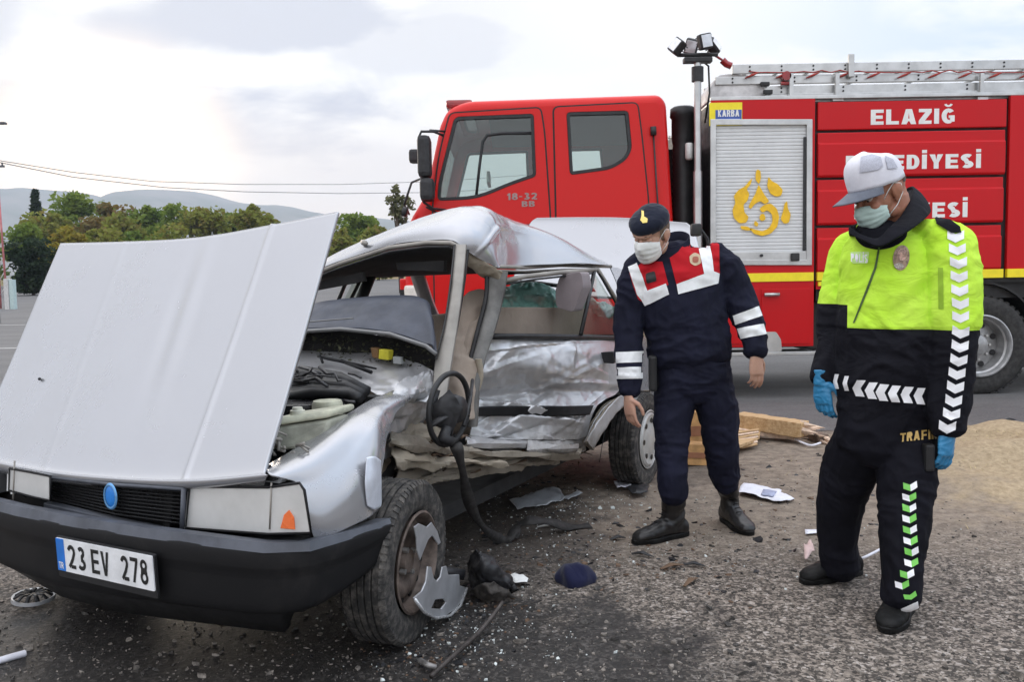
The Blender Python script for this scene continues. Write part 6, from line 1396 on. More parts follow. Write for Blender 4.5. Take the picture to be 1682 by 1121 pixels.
# ---- gendarme in navy ------------------------------------------------------------------------
P1 = root('person', tuple(atZ(1140, 882)), 'man in navy uniform, beret and red chest panels looking down beside the wreck', 'person')
Y1 = 4.2
H1, MH1 = headframe(atY(1070, 386, 4.14), math.radians(42), math.radians(26), math.radians(-5))
S1 = skin('skin_fair', (.56, .33, .24), (.55, .20, .14))
g = MB(); headshape(g, H1, MH1, .97, atY(1106, 428, 4.2), .056)
for p in ([(1112, 425, Y1, 45, .07), (1113, 446, Y1, 70, .09), (1122, 500, Y1, 60, .10), (1133, 580, Y1, 54, .10), (1137, 622, Y1, 52, .095)],
          [(1112, 640, Y1, 25, .06), (1106, 700, 4.15, 19, .05), (1105, 765, 4.12, 12, .032), (1106, 785, 4.12, 8, .022)],
          [(1168, 640, Y1, 25, .06), (1182, 700, 4.22, 19, .05), (1187, 740, 4.25, 12, .032), (1189, 762, 4.26, 8, .022)],
          [(1052, 440, Y1, 17, .045), (1034, 500, Y1, 15, .04), (1031, 560, 4.17, 14, .036), (1033, 640, 4.1, 11, .028)],
          [(1178, 425, Y1, 18, .045), (1206, 468, Y1, 16, .04), (1226, 515, 4.17, 14, .036), (1241, 575, 4.1, 11, .028)]): limb(g, p)
hand(g, atY(1032, 652, 4.09), (.10, -.12, -1), (.5, .35, 0), 1, .42, .93)
hand(g, atY(1241, 584, 4.09), (.04, -.10, -1), (-.35, .9, 0), 1, .45, .97)
b1 = remesh('body', g, S1, P1, .0034, 3)
eyes(H1, MH1, .97, b1)
mask(H1, MH1, .98, P1, MASKW, MASKW)
# cropped hair at the temple and nape
def hairpatch(L, M, k, parent, mat, z0=-.05, z1=.05, a0=62):
    nu, nv = 40, 12; vs = []; 
    for j in range(nv):
        z = z0+(z1-z0)*j/(nv-1)
        for i in range(nu):
            a = math.radians(a0+(360-2*a0)*i/(nu-1)); zz = max(-.99, min(.99, (z-.032)/.088)); rr = math.sqrt(1-zz*zz); x = .0785*rr*math.sin(a); y = -.018+.0985*rr*math.cos(a)
            low = (abs(math.sin(a)) > .80) and z < -.0
            q = .0 if not low else -.006
            vs.append(L((x+math.copysign(q, x))*k, y*k, z*k))
    fs = [(j*nu+i, j*nu+i+1, (j+1)*nu+i+1, (j+1)*nu+i) for j in range(nv-1) for i in range(nu-1)]
    o = mesh_obj('hair', vs, fs, mat, parent, True); return o
hairpatch(H1, MH1, .985, P1, simple('light_brown_hair', (.16, .11, .075), .85, var=.4, scale=80))
# jacket
g = MB()
for p in ([(1107, 412, Y1, 30, .075), (1110, 428, Y1, 62, .10), (1115, 450, Y1, 74, .125), (1121, 495, Y1, 71, .135), (1128, 540, Y1, 69, .14), (1134, 578, Y1, 70, .145), (1136, 594, Y1, 66, .135)],
          [(1062, 434, Y1, 24, .07), (1046, 452, Y1, 27, .075), (1036, 500, Y1, 25, .065), (1032, 550, 4.17, 24, .06), (1034, 600, 4.13, 22, .056), (1033, 645, 4.1, 18, .046)],
          [(1165, 420, Y1, 26, .07), (1188, 440, Y1, 29, .075), (1208, 478, Y1, 27, .068), (1226, 520, 4.17, 25, .062), (1238, 556, 4.13, 22, .056), (1241, 581, 4.1, 18, .046)]): limb(g, p)
jk1 = remesh('jacket', g, NAVY, P1, .006, 6, folds(.009, 8, 1, 1.4))
g = MB()
for p in ([(1137, 585, Y1, 58, .125), (1138, 612, Y1, 64, .135), (1138, 640, Y1, 62, .13)],
          [(1115, 630, Y1, 37, .11), (1106, 680, 4.18, 33, .10), (1103, 730, 4.14, 28, .082), (1104, 775, 4.1, 25, .075), (1107, 803, 4.08, 25, .075), (1106, 819, 4.07, 20, .058)],
          [(1165, 630, Y1, 37, .11), (1180, 680, 4.2, 33, .10), (1184, 725, 4.22, 29, .085), (1188, 765, 4.24, 25, .074), (1191, 788, 4.26, 24, .072), (1192, 801, 4.26, 19, .056)]): limb(g, p)
tr1 = remesh('trousers', g, NAVY, P1, .006, 5, folds(.0085, 8, 3, 1.5))
g = MB(); g.loft([[atY(1107, 400, 4.2)+Vector((math.cos(q)*r, math.sin(q)*r*1.05+.01, z+.035*math.sin(q)+.02*math.cos(q))) for q in [2*math.pi*i/28 for i in range(28)]] for r, z in ((.082, -.075), (.080, -.03), (.077, .02), (.071, .022), (.074, -.03), (.074, -.075))], cap=False); o = g.build('collar', NAVY, P1, True)
boot('boot', atZ(1103, 884), (-.90, -.42, 0), atY(1107, 805, 4.09), P1, 1.04, (.056, .062)); boot('boot', atZ(1200, 862), (.22, -.95, 0), atY(1191, 782, 4.27), P1, 1.0, (.054, .062))
B1 = bvh_of(jk1)
RED = [[(1059, 432), (1102, 420), (1110, 470), (1074, 494), (1062, 500), (1046, 470), (1036, 448)], [(1118, 412), (1140, 392), (1162, 388), (1180, 400), (1184, 446), (1180, 452), (1116, 480), (1108, 430)]]
RED = [[(1034, 448), (1047, 438), (1056, 430), (1088, 430), (1098, 468), (1066, 484), (1060, 500), (1048, 492), (1040, 470)], [(1100, 424), (1114, 414), (1126, 398), (1145, 392), (1168, 394), (1181, 402), (1182, 450), (1156, 456), (1112, 472)]]
decal('red_chest_panel', RED, B1, REDC, P1, .0030)
decal('reflective_band', [[(1032, 439), (1046, 432), (1064, 478), (1094, 466), (1099, 484), (1060, 503), (1046, 484)], [(1144, 391), (1165, 391), (1172, 446), (1181, 450), (1179, 466), (1114, 484), (1111, 467), (1156, 450)]], B1, RFL, P1, .0055)
def band(pts, nm='sleeve_band'):
    decal(nm, [pts], B1, RFL, P1, .0035)
band([(1012, 579), (1060, 577), (1060, 595), (1012, 597)]); band([(1013, 604), (1058, 603), (1058, 622), (1013, 623)])
band([(1204, 519), (1246, 503), (1252, 519), (1208, 534)]); band([(1211, 540), (1254, 532), (1259, 549), (1217, 557)])
decal('black_chest_patch', [rounded([(1060, 450), (1076, 446), (1079, 462), (1063, 466)], 3, 3)], B1, M_['black'], P1, .006)
decal('chest_badge', [rounded([(1132, 421), (1141, 416), (1150, 420), (1151, 433), (1142, 438), (1133, 433)], 3, 3)], B1, simple('badge_gold', (.55, .42, .28), .5, .3), P1, .006)
decal('badge_centre', [rounded([(1137, 422), (1147, 422), (1147, 432), (1137, 432)], 4, 3)], B1, simple('badge_red', (.35, .10, .06), .5), P1, .008)
# shoulder radio, belt gear
g = MB(); p = atY(1141, 378, 4.16); g.box((p.x-.02, p.y-.03, p.z-.03), (p.x+.03, p.y+.02, p.z+.03), .012); g.tube([p+Vector((.03, 0, 0)), p+Vector((.06, 0, -.04)), p+Vector((.08, .02, -.12))], .008, 6); g.build('shoulder_radio', M_['dark'], P1, sharp=40)
g = MB(); p = atY(1071, 612, 4.12); g.box((p.x-.015, p.y-.03, p.z-.09), (p.x+.02, p.y+.03, p.z+.08), .012); g.build('belt_holster', M_['black'], P1)
# beret
g = MB(); Lb = H1
ell(g, Lb(-.002, .002, .078), (.091, .111, .052), MH1 @ Matrix.Rotation(-.17, 3, 'X') @ Matrix.Rotation(-.05, 3, 'Y'), 26, 16); ell(g, Lb(.0, -.02, .088), (.074, .080, .052), MH1 @ Matrix.Rotation(-.1, 3, 'X'), 24, 14)
g.loft([[Lb(math.cos(q)*a, -.012+math.sin(q)*b, z-.004*math.sin(q)) for q in [2*math.pi*i/32 for i in range(32)]] for a, b, z in ((.080, .102, .042), (.083, .105, .046), (.086, .108, .072))])
br = remesh('beret', g, cloth('beret_felt', (.010, .013, .026), fold=.2, var=.2), P1, .004, 6, folds(.003, 14, 4))
BB = bvh_of(br); decal('beret_badge', [[(1054, 346), (1058, 347), (1058, 356), (1064, 360), (1063, 366), (1056, 367), (1052, 362), (1054, 355)]], BB, simple('gold_badge', (.75, .58, .18), .35, .6), P1, .004, 3)

# ---- traffic policeman ------------------------------------------------------------------------
P2 = root('person', tuple(atZ(1410, 1000)), 'man in neon yellow and black jacket, white cap and mint mask at the right', 'person')
Y2 = 3.30
H2, MH2 = headframe(atY(1444, 318, 3.28), math.radians(70), math.radians(22), math.radians(2))
S2 = skin('skin_tanned', (.36, .165, .10), (.38, .11, .07))
g = MB(); headshape(g, H2, MH2, 1.0, atY(1480, 385, 3.32), .070)
for p in ([(1476, 416, Y2, 48, .07), (1476, 450, Y2, 70, .10), (1470, 500, Y2, 74, .12), (1464, 600, Y2, 74, .12), (1458, 700, Y2, 66, .12)],
          [(1410, 740, 3.36, 32, .08), (1385, 800, 3.42, 28, .07), (1378, 880, 3.50, 18, .04), (1380, 905, 3.52, 12, .03)],
          [(1485, 740, 3.24, 36, .08), (1487, 820, 3.18, 31, .07), (1482, 900, 3.14, 20, .045), (1482, 950, 3.12, 14, .032)],
          [(1398, 415, 3.42, 22, .05), (1382, 470, 3.44, 20, .048), (1370, 550, 3.42, 17, .04), (1350, 622, 3.36, 12, .03)],
          [(1560, 405, 3.18, 27, .055), (1565, 480, 3.16, 26, .052), (1564, 570, 3.15, 22, .045), (1556, 700, 3.12, 15, .032)]): limb(g, p)
b2 = remesh('body', g, S2, P2, .0034, 3)
eyes(H2, MH2, 1.0, b2)
hairpatch(H2, MH2, 1.0, P2, simple('cropped_grey_hair', (.11, .085, .07), .9, var=.5, scale=90), .012, .05, 116)
mask(H2, MH2, 1.02, P2, MASKG, MASKW, 1.0, -.012)
GL = simple('nitrile_blue', (.035, .22, .42), .35, 0, .15, 12, .25, bscale=40)
g = MB(); wv = atY(1556, 703, 3.11); hand(g, wv, (-.06, -.05, -1), (-.5, .85, 0), 1, .62, 1.06, .03); g.tube([wv+UP*.05, wv+UP*.02, wv-UP*.02], [.034, .033, .033], 14); remesh('glove', g, GL, P2, .0032, 2, folds(.002, 30, 2))
g = MB(); wv = atY(1349, 624, 3.35); hand(g, wv, (.05, -.12, -1), (.6, .5, 0), 1, .5, .96, .03); g.tube([wv+UP*.04, wv+UP*.02, wv-UP*.02], [.030, .028, .028], 14); remesh('glove', g, GL, P2, .0032, 2, folds(.002, 30, 5))
# jacket: neon above, black below (crisp seam at a fixed height on the cloth)
zN = atY(1460, 539, 3.2).z; xF = atY(1389, 500, 3.4).x; zF = atY(1380, 499, 3.42).z; o2 = Vector(P2.location)
def neon_mat():
    b = NB('neon_and_black_jacket'); x, y, z = b.sep(b.tc.outputs['Object'])[:3]
    n = b.noise(5, 4, .6); neon = b.mix(b.rng(n, .35, .7), (.52, .86, .05), (.64, .96, .10)); blk = b.mix(b.rng(n, .35, .7), (.008, .008, .012), (.013, .013, .018))
    isfar = b.math('LESS_THAN', b.math('SUBTRACT', x, b.math('MULTIPLY', y, .386)), .386*o2.y-o2.x); zt = b.math('ADD', b.math('MULTIPLY', isfar, zF-zN), b.math('ADD', zN-o2.z, b.math('MULTIPLY', x, -.02)))
    tc_ = atY(1447, 372, 3.22)-o2; dn = b.N.new('ShaderNodeVectorMath'); dn.operation = 'DISTANCE'; b.L.new(b.tc.outputs['Object'], dn.inputs[0]); dn.inputs[1].default_value = tc_
    m_ = b.math('MULTIPLY', b.math('GREATER_THAN', z, zt), b.math('GREATER_THAN', dn.outputs['Value'], .095)); b.set(col=b.mix(m_, blk, neon), rough=.8, spec=.12)
    b.bump(b.math('ADD', b.noise(8, 3, .5, dist=.9, stretch=(1, 1, 1.6)), b.math('MULTIPLY', b.noise(400, 2), .02)), .45, .03); return b.m
g = MB()
for p in ([(1486, 400, 3.34, 40, .07), (1484, 408, 3.32, 72, .095), (1477, 427, Y2, 91, .14), (1472, 470, Y2, 90, .155), (1466, 520, Y2, 88, .165), (1462, 570, Y2, 90, .175), (1460, 630, Y2, 87, .17), (1459, 675, Y2, 80, .155), (1460, 696, Y2, 78, .15)],
          [(1486, 404, 3.32, 22, .07), (1524, 384, 3.26, 24, .07), (1556, 400, 3.20, 30, .075)],
          [(1410, 402, 3.42, 30, .07), (1396, 425, 3.43, 32, .075), (1385, 465, 3.44, 30, .072), (1377, 500, 3.43, 29, .07), (1370, 545, 3.42, 26, .062), (1360, 590, 3.38, 22, .055), (1350, 624, 3.36, 18, .046)],
          [(1545, 392, 3.20, 34, .075), (1560, 412, 3.18, 42, .085), (1563, 460, 3.17, 44, .088), (1564, 505, 3.16, 43, .086), (1565, 534, 3.155, 42, .084), (1564, 545, 3.15, 39, .078), (1562, 600, 3.14, 37, .074), (1559, 650, 3.13, 35, .068), (1556, 690, 3.12, 31, .060), (1555, 706, 3.12, 28, .056)]): limb(g, p)
JF = folds(.010, 7, 7, 1.4)
jk2 = remesh('jacket', g, neon_mat(), P2, .006, 5, lambda p, n: JF(p, n)*(1.1 if p.z < zN else .75)+(.004 if p.z > zN else -.002))
g = MB()
for p in ([(1458, 668, Y2, 76, .14), (1455, 700, Y2, 80, .15), (1452, 735, Y2, 80, .145)],
          [(1415, 725, 3.34, 46, .13), (1396, 770, 3.39, 43, .115), (1382, 820, 3.43, 37, .10), (1377, 870, 3.46, 33, .09), (1378, 910, 3.48, 30, .082), (1381, 935, 3.49, 29, .078)],
          [(1485, 725, 3.26, 50, .13), (1490, 775, 3.21, 47, .115), (1487, 830, 3.17, 42, .10), (1483, 885, 3.13, 38, .09), (1480, 940, 3.09, 31, .08), (1481, 985, 3.07, 31, .08)]): limb(g, p)
tr2 = remesh('trousers', g, BLACKC, P2, .006, 5, folds(.0085, 7, 9, 1.4))
boot('shoe', atZ(1385, 948), (-.93, -.36, 0), atY(1382, 920, 3.49), P2, 1.02, (.048, .056), SOLE, True); boot('shoe', atZ(1482, 1010), (-.62, -.78, 0), atY(1482, 965, 3.07), P2, 1.05, (.048, .056), SOLE, True)
# collar: standing, open at the throat
topc = [(1396, 374, 3.24), (1414, 386, 3.18), (1440, 392, 3.13), (1460, 374, 3.13), (1480, 354, 3.19), (1498, 322, 3.28), (1500, 306, 3.37), (1480, 316, 3.45), (1440, 345, 3.44), (1408, 366, 3.36)]
botc = [(1394, 384, 3.20), (1420, 396, 3.11), (1446, 404, 3.07), (1480, 387, 3.07), (1508, 369, 3.12), (1528, 350, 3.24), (1524, 342, 3.40), (1490, 345, 3.50), (1440, 372, 3.50), (1400, 384, 3.38)]
inn = [(1448+(p[0]-1448)*.35, 392+(p[1]-392)*.3, 3.27+(p[2]-3.27)*.3) for p in topc]
def rowc(a, b, t): r = [atY(*p).lerp(atY(*q), t) for p, q in zip(a, b)]; return r+[r[0]]
panel('collar', [rowc(topc, botc, t) for t in (0, .5, 1)], BLACKC, P2, 60, 12, .008, lambda p, n, s_, t: .010*math.sin(t*3.14)+.002*noise.noise(p*20))
def low(r): return [p-UP*.012+(Vector((1.46, 3.29, 0))-Vector((p.x, p.y, 0)))*.06 for p in r]
panel('collar_lining', [low(rowc(topc, botc, 0)), low(rowc(topc, inn, .5)), low(rowc(topc, inn, 1))], BLACKC, P2, 60, 8, .004)
B2 = bvh_of(jk2); BT = bvh_of(tr2)
decal('zip', [[(1443, 404), (1446, 404), (1440, 440), (1425, 480), (1404, 531), (1401, 531), (1421, 480), (1436, 440)]], B2, simple('zip_green', (.05, .10, .02), .5), P2, .003)
decal('epaulette', [[(1527, 345), (1545, 352), (1575, 374), (1578, 384), (1562, 384), (1540, 370)]], B2, BLACKC, P2, .010)
BADG = simple('badge_bronze', (.30, .21, .15), .45, .3, .5, 90)
def oval(cx, cy, a, b, rot=0, n=20): return [(cx+a*math.cos(t)*math.cos(rot)-b*math.sin(t)*math.sin(rot), cy+a*math.cos(t)*math.sin(rot)+b*math.sin(t)*math.cos(rot)) for t in [2*math.pi*i/n for i in range(n)]]
decal('chest_badge', [oval(1480, 424, 13.5, 21, .15)], B2, BADG, P2, .004); decal('badge_centre', [oval(1481, 419, 8, 10, .15)], B2, simple('badge_rose', (.50, .32, .26), .5, var=.5, scale=120), P2, .006); decal('badge_tail', [oval(1476, 437, 8, 5, .1)], B2, simple('badge_pale', (.45, .40, .35), .5, var=.6, scale=150), P2, .006)
CH = simple('chevron_white', (.90, .90, .92), .5, 0, .03); CHG = simple('chevron_green', (.20, .62, .10), .5)
def chev(cx, cy, w, h, ang=0, part=None, notch=.32):
    p = [(-.5, -.5), (0, -.5+notch), (.5, -.5), (.5, .5-notch), (0, .5), (-.5, .5-notch)]
    if part == 'l': p = [p[0], p[1], p[4], p[5]]
    if part == 'r': p = [p[1], p[2], p[3], p[4]]
    c, s = math.cos(ang), math.sin(ang); return [(cx+x*w*c-y*h*s, cy+x*w*s+y*h*c) for x, y in p]
for (x, y) in ((1569.6, 389), (1572, 410), (1574, 432), (1575, 454.5), (1576, 477), (1577, 499), (1577.5, 521)): decal('sleeve_chevron', [chev(x, y, 27, 20)], B2, CH, P2, .004)
for (x, y) in ((1577.5, 546), (1576.5, 569), (1574.5, 592), (1571.5, 614), (1569, 636.5), (1566, 659), (1562.5, 681), (1556, 702)): decal('sleeve_chevron', [chev(x, y, 27, 21, .08)], B2, CH, P2, .004)
for (x, y) in ((1411, 638), (1431, 642), (1449, 645), (1468.5, 647), (1489, 649), (1510, 651)): decal('hem_chevron', [chev(x, y, 27, 21, math.pi/2+.05)], B2, CH, P2, .004)
for (x, y) in ((1374, 627), (1390, 630)): decal('hem_chevron', [chev(x, y, 24, 10, math.pi/2)], B2, CH, P2, .004)
for k, (x, y) in enumerate(((463, 430), (460, 468), (460, 506), (460, 544), (462, 583), (464, 622), (467, 660), (466, 700), (452, 740), (435, 778))):
    X, Yp = 1280+x/2.152, 600+y/2.152; a, b = (CH, CHG) if k % 2 else (CHG, CH)
    decal('leg_chevron', [chev(X, Yp, 22, 15.5, -.1, 'l')], BT, a, P2, .004, 4); decal('leg_chevron', [chev(X, Yp, 22, 15.5, -.1, 'r')], BT, b, P2, .004, 4)
decal('hem_reflector', [[(1480, 1000), (1506, 988), (1508, 998), (1484, 1010)]], BT, CH, P2, .006); decal('leg_chevron', [chev(1495, 980, 20, 12, -.3)], BT, CHG, P2, .004, 4)
decal('zip_pocket', [[(1541, 440), (1549, 440), (1550, 508), (1542, 508)]], B2, simple('pocket_green', (.30, .50, .02), .6), P2, .003)
decal('chest_print', [rounded([(1397, 414), (1428, 414), (1426, 433), (1400, 433)], 3, 3)], B2, simple('print_pale_green', (.62, .90, .30), .6), P2, .003)
def dtext(txt, x0, y0, x1, y1, bv, mat, slope=0, off=.005):
    loops = []; x = 0; items = []
    for ch in txt: o, W = glyph(ch, .62, .2); items.append((x, o)); x += W+.14
    for ox, o in items:
        for l in o: loops.append([(x0+(ox+p[0])/x*(x1-x0), y1+(y0-y1)*p[1]+slope*(ox+p[0])/x) for p in l[0]])
    decal('lettering', loops, bv, mat, P2, off, 3)
dtext('POLİS', 1399, 417, 1427, 430, B2, CH, 2, .006)
dtext('TRAFİK', 1478, 712, 1540, 727, BT, simple('gold_thread', (.50, .33, .10), .6), -6, .006)
g = MB(); p = atY(1528, 748, 3.1); g.box((p.x-.02, p.y-.01, p.z-.06), (p.x+.015, p.y+.03, p.z+.04), .01); g.build('belt_holster', M_['black'], P2)
# cap: tall front, curved grey peak
def capdome():
    n = 36; rings = []
    for (f, z, sx) in ((1.0, .020, 1), (1.0, .05, 1), (.985, .08, 1), (.93, .108, 1), (.82, .130, 1), (.60, .146, 1), (.32, .153, 1), (.06, .156, 1)):
        rg = []
        for i in range(n):
            q = 2*math.pi*i/n; c, s = math.cos(q), math.sin(q); fr = max(0, s)
            x = .089*c*f; y = -.006+(.116 if s > 0 else .106)*s*f; zz = z+.010*fr-(.016*(1-fr)*(s < 0)*abs(s) if z > .09 else 0)+(.006*fr**2 if z > .04 else 0)
            rg.append(H2(x*1.0, y*1.0, zz*.93+.012+.003*noise.noise(Vector((x, y, z))*30)))
        rings.append(rg)
    g = MB(); g.loft(rings, cap=False); g.f.append(tuple(range((len(rings)-1)*n, len(rings)*n))); g.m.append(0); return g
CAPW = simple('cap_white', (.74, .74, .80), .8, 0, .04, 30, .1); CAPM = simple('cap_mesh', (.50, .51, .58), .85, 0, .15, 300, .2)
g = capdome(); cap2 = g.build('cap', CAPW, P2, True, fix=False); md = cap2.modifiers.new('s', 'SUBSURF'); md.levels = md.render_levels = 1; md = cap2.modifiers.new('t', 'SOLIDIFY'); md.thickness = .003
bm = bmesh.new(); bm.from_mesh(cap2.data); bmesh.ops.recalc_face_normals(bm, faces=bm.faces[:]); bm.to_mesh(cap2.data); bm.free()
g = MB(); vs = []; nu, nv = 26, 8
for j in range(nv):
    t = j/(nv-1)
    for i in range(nu):
        a = (i/(nu-1)-.5)*2; ang = math.radians(90+62*a); R_ = .112+.088*t*(1-abs(a)**2.6*.85); x = math.cos(ang)*(.090+.004*t)*(1-.02*t) if t == 0 else math.cos(ang)*(.090+.03*t*(1-abs(a))); y = -.006+math.sin(ang)*R_
        vs.append(H2(x*1.03, y*1.03, .034-.30*x*x*4*t-.018*t+.010*(1-abs(a))))
fs = [(j*nu+i, j*nu+i+1, (j+1)*nu+i+1, (j+1)*nu+i) for j in range(nv-1) for i in range(nu-1)]
pk = mesh_obj('cap_peak', vs, fs, simple('cap_grey', (.13, .145, .18), .7, 0, .15, 20, .1), P2, True); md = pk.modifiers.new('t', 'SOLIDIFY'); md.thickness = .004
BC = bvh_of(cap2); decal('cap_mesh_panel', [[(1414, 258), (1432, 254), (1446, 258), (1450, 272), (1442, 279), (1412, 284)], [(1453, 256), (1466, 262), (1474, 276), (1458, 278)]], BC, CAPM, P2, .004)
# ------------------------------------------------------------------ things lying on the ground
WOOD = NB('splintered_wood'); _n = WOOD.noise(6, 6, .65, stretch=(1, 9, 9)); WOOD.set(col=WOOD.mix(WOOD.rng(_n, .3, .7), (.42, .25, .11), (.62, .44, .25)), rough=.8); WOOD.bump(WOOD.noise(14, 5, .7, stretch=(1, 8, 8)), .4, .006); WOOD = WOOD.m
WOODD = simple('orange_board', (.50, .28, .11), .8, var=.3, scale=9, bump=.2); WOODP = simple('pale_split_wood', (.68, .52, .40), .85, var=.2, scale=20, bump=.4)
def plank(name, A, B, w, h, mat, label, cat, group=None, torn=True, roll=0, seed=0):
    rr = random.Random(seed); A = Vector(A); B = Vector(B); rt = root(name, tuple(A.lerp(B, .5)), label, cat, group); d = (B-A).normalized(); s = d.cross(UP).normalized(); u = s.cross(d); M = Matrix.Rotation(roll, 3, d); s = M @ s; u = M @ u; g = MB(); rings = []; n = 14
    for i in range(n+1):
        p = A.lerp(B, i/n); e = [rr.uniform(-.003, .003) for _ in range(4)]; rings.append([p+s*(w/2+e[0])+u*(h/2+e[1]), p-s*(w/2+e[1])+u*(h/2+e[2]), p-s*(w/2+e[2])-u*(h/2+e[3]), p+s*(w/2+e[3])-u*(h/2+e[0])])
    g.loft(rings); o = g.build('board', mat, rt); bevel(o, .004, 1)
    if torn:
        for k in range(7):
            a = B+s*rr.uniform(-.45, .45)*w+u*rr.uniform(-.4, .4)*h-d*.03; h_ = MB(); h_.tube([a, a+d*rr.uniform(.05, .16)+u*rr.uniform(-.02, .02)], [h*.28, .002], 5); h_.build('splinter', WOODP, rt)
    return rt
def gp(px, py, z=0): return atZ(px, py, z)
plank('wooden_beam', gp(1214, 690, .13), gp(1322, 706, .11), .14, .11, WOOD, 'thick split wooden beam with a torn pale end lying by the road', 'timber', seed=1)
plank('wooden_board', gp(1212, 707, .06), gp(1300, 716, .04), .12, .04, WOODP, 'thin pale board lying under the thick split beam', 'timber', seed=2)
plank('wooden_post', gp(1318, 708, .05), gp(1352, 722, .03), .09, .06, simple('dark_grey_wood', (.14, .10, .075), .9, var=.4, scale=12, bump=.3), 'short dark charred wooden stub at the end of the split beam', 'timber', seed=3)
rt = root('crate_end', tuple(gp(1226, 735)), 'ribbed light wooden crate end lying flat beside the boot', 'crate')
for k in range(7):
    a = gp(1205+k*2, 712+k*4, .09-.010*k); b = gp(1246-k*.6, 706+k*4, .11-.012*k); g = MB(); g.tube([a, b], .014, 5, flat=.7); g.build('slat', WOODP if k % 2 else WOOD, rt)
g = MB(); g.prism([[(1204, 708), (1250, 700), (1249, 722), (1236, 730), (1206, 741)]], lambda x, y, d: atZ(x, y, .05)+UP*d-Vector((0, -.02, 0)), 0, .02); o = g.build('backing_board', WOOD, rt)
def box3(name, px, py, sx, sy, sz, rz, mat, label, cat, z0=0, tilt=0):
    p = gp(px, py, z0); rt = root(name, tuple(p), label, cat); M = Matrix.Translation(p) @ Matrix.Rotation(rz, 4, 'Z') @ Matrix.Rotation(tilt, 4, 'Y'); g = MB()
    g.box((-sx/2, -sy/2, 0), (sx/2, sy/2, sz), .004, M=M); g.build('side_board', mat, rt)
    g = MB(); g.box((-sx/2+.01, -sy/2-.008, sz*.35), (sx/2-.01, -sy/2-.001, sz*.62), .002, M=M); g.build('batten', simple('red_brown_batten', (.28, .12, .06), .8), rt); return rt
box3('wooden_crate', 1146, 733, .30, .2, .27, .15, WOODD, 'broken orange brown wooden crate standing behind the uniformed legs', 'crate')
box3('board_piece', 1148, 762, .30, .14, .14, .25, WOODD, 'loose orange brown board in front of the broken crate', 'board', 0, .1)
# papers, sheets, plastic
def flat(name, poly, z, mat, label, cat, group=None, amp=.01, seed=0, sc=9, step=6, th=.0015):
    tri = tessellate_polygon([[Vector((x, y, 0)) for x, y in poly]]); bm = bmesh.new(); vs = [bm.verts.new((x, y, 0)) for x, y in poly]
    for t in tri: bm.faces.new([vs[i] for i in t])
    for _ in range(5):
        es = [e for e in bm.edges if e.calc_length() > step]
        if not es: break
        bmesh.ops.subdivide_edges(bm, edges=es, cuts=1); bmesh.ops.triangulate(bm, faces=bm.faces[:])
    bm.verts.index_update(); sv = Vector((seed*3.1, seed, 0)); pts = []
    for v in bm.verts: p = gp(v.co.x, v.co.y, z); pts.append(p+UP*max(-z+.004, amp*(.6+noise.noise(p*sc+sv)+.5*(1-2*abs(noise.noise(p*sc*2+sv))))))
    fs = [tuple(v.index for v in f.verts) for f in bm.faces]; bm.free()
    c = sum(pts, Vector())/len(pts); rt = None
    o = mesh_obj(name, [p-c for p in pts], fs, mat, None, True); o.location = c; ORG[o.name] = c; tag(o, label, cat, group); bm = bmesh.new(); bm.from_mesh(o.data); bmesh.ops.recalc_face_normals(bm, faces=bm.faces[:]); bm.to_mesh(o.data); bm.free()
    md = o.modifiers.new('t', 'SOLIDIFY'); md.thickness = th; return o
PAPER = simple('white_paper', (.74, .74, .80), .8, var=.05, scale=20); FILM = glass('clear_film', (.85, .88, .90), .25, .25, .6, (.75, .78, .82), True); BLKP = simple('torn_black_plastic', (.016, .016, .018), .5, 0, .5, 20, .3)
flat('paper_sheet', [(1216, 803), (1222, 799), (1284, 806), (1282, 812), (1305, 822), (1278, 826), (1230, 816), (1213, 812)], .012, PAPER, 'crumpled white printed paper lying right of the gendarme boots', 'paper', amp=.012)
flat('paper_print', [(1254, 806), (1276, 809), (1270, 818), (1250, 814)], .022, simple('blue_grey_print', (.35, .38, .52), .8), 'blue grey printed block on the crumpled white paper', 'print', amp=.006)
flat('plastic_sheet', [(837, 825), (908, 803), (920, 806), (928, 822), (900, 832), (850, 839)], .012, FILM, 'clear plastic film lying under the wrecked sill', 'plastic film', amp=.014)
flat('plastic_sheet', [(924, 820), (950, 808), (957, 812), (934, 824)], .012, FILM, 'small strip of clear film right of the larger film', 'plastic film', amp=.01)
flat('paper_scrap', [(1008, 797), (1030, 795), (1040, 804), (1014, 808)], .01, PAPER, 'white scrap beside the left rear tyre', 'scrap', amp=.02)
flat('rubber_flap', [(1028, 806), (1050, 797), (1066, 800), (1064, 812), (1040, 815)], .02, BLKP, 'black rubber flap in front of the rear tyre', 'rubber flap', amp=.02)
flat('paper_scrap', [(1320, 908), (1332, 898), (1338, 915), (1322, 930)], .02, simple('pinkish_wrapper', (.62, .45, .42), .6), 'pinkish wrapper behind the policeman rear shoe', 'wrapper', amp=.03)
flat('paper_scrap', [(1322, 872), (1346, 871), (1345, 877), (1323, 879)], .008, PAPER, 'small white strip left of the policeman leg', 'scrap', amp=.004)
flat('white_mask', [(836, 950), (846, 946), (868, 956), (866, 962), (846, 962)], .012, MASKW, 'dropped white mask beside the torn black plastic', 'mask', amp=.016)
def ltube(name, pts, r, mat, label, cat, group=None, n=6):
    P = spline(pts, 30); c = sum(P, Vector())/30; g = MB(); g.tube([p-c for p in P], r, n); o = g.build(name, mat, None, True); o.location = c; return tag(o, label, cat, group)
ltube('cord', [gp(1408, 921, .01), gp(1425, 914, .03), gp(1448, 902, .02)], .006, PAPER, 'thin white cord between the policeman shoes', 'cord')
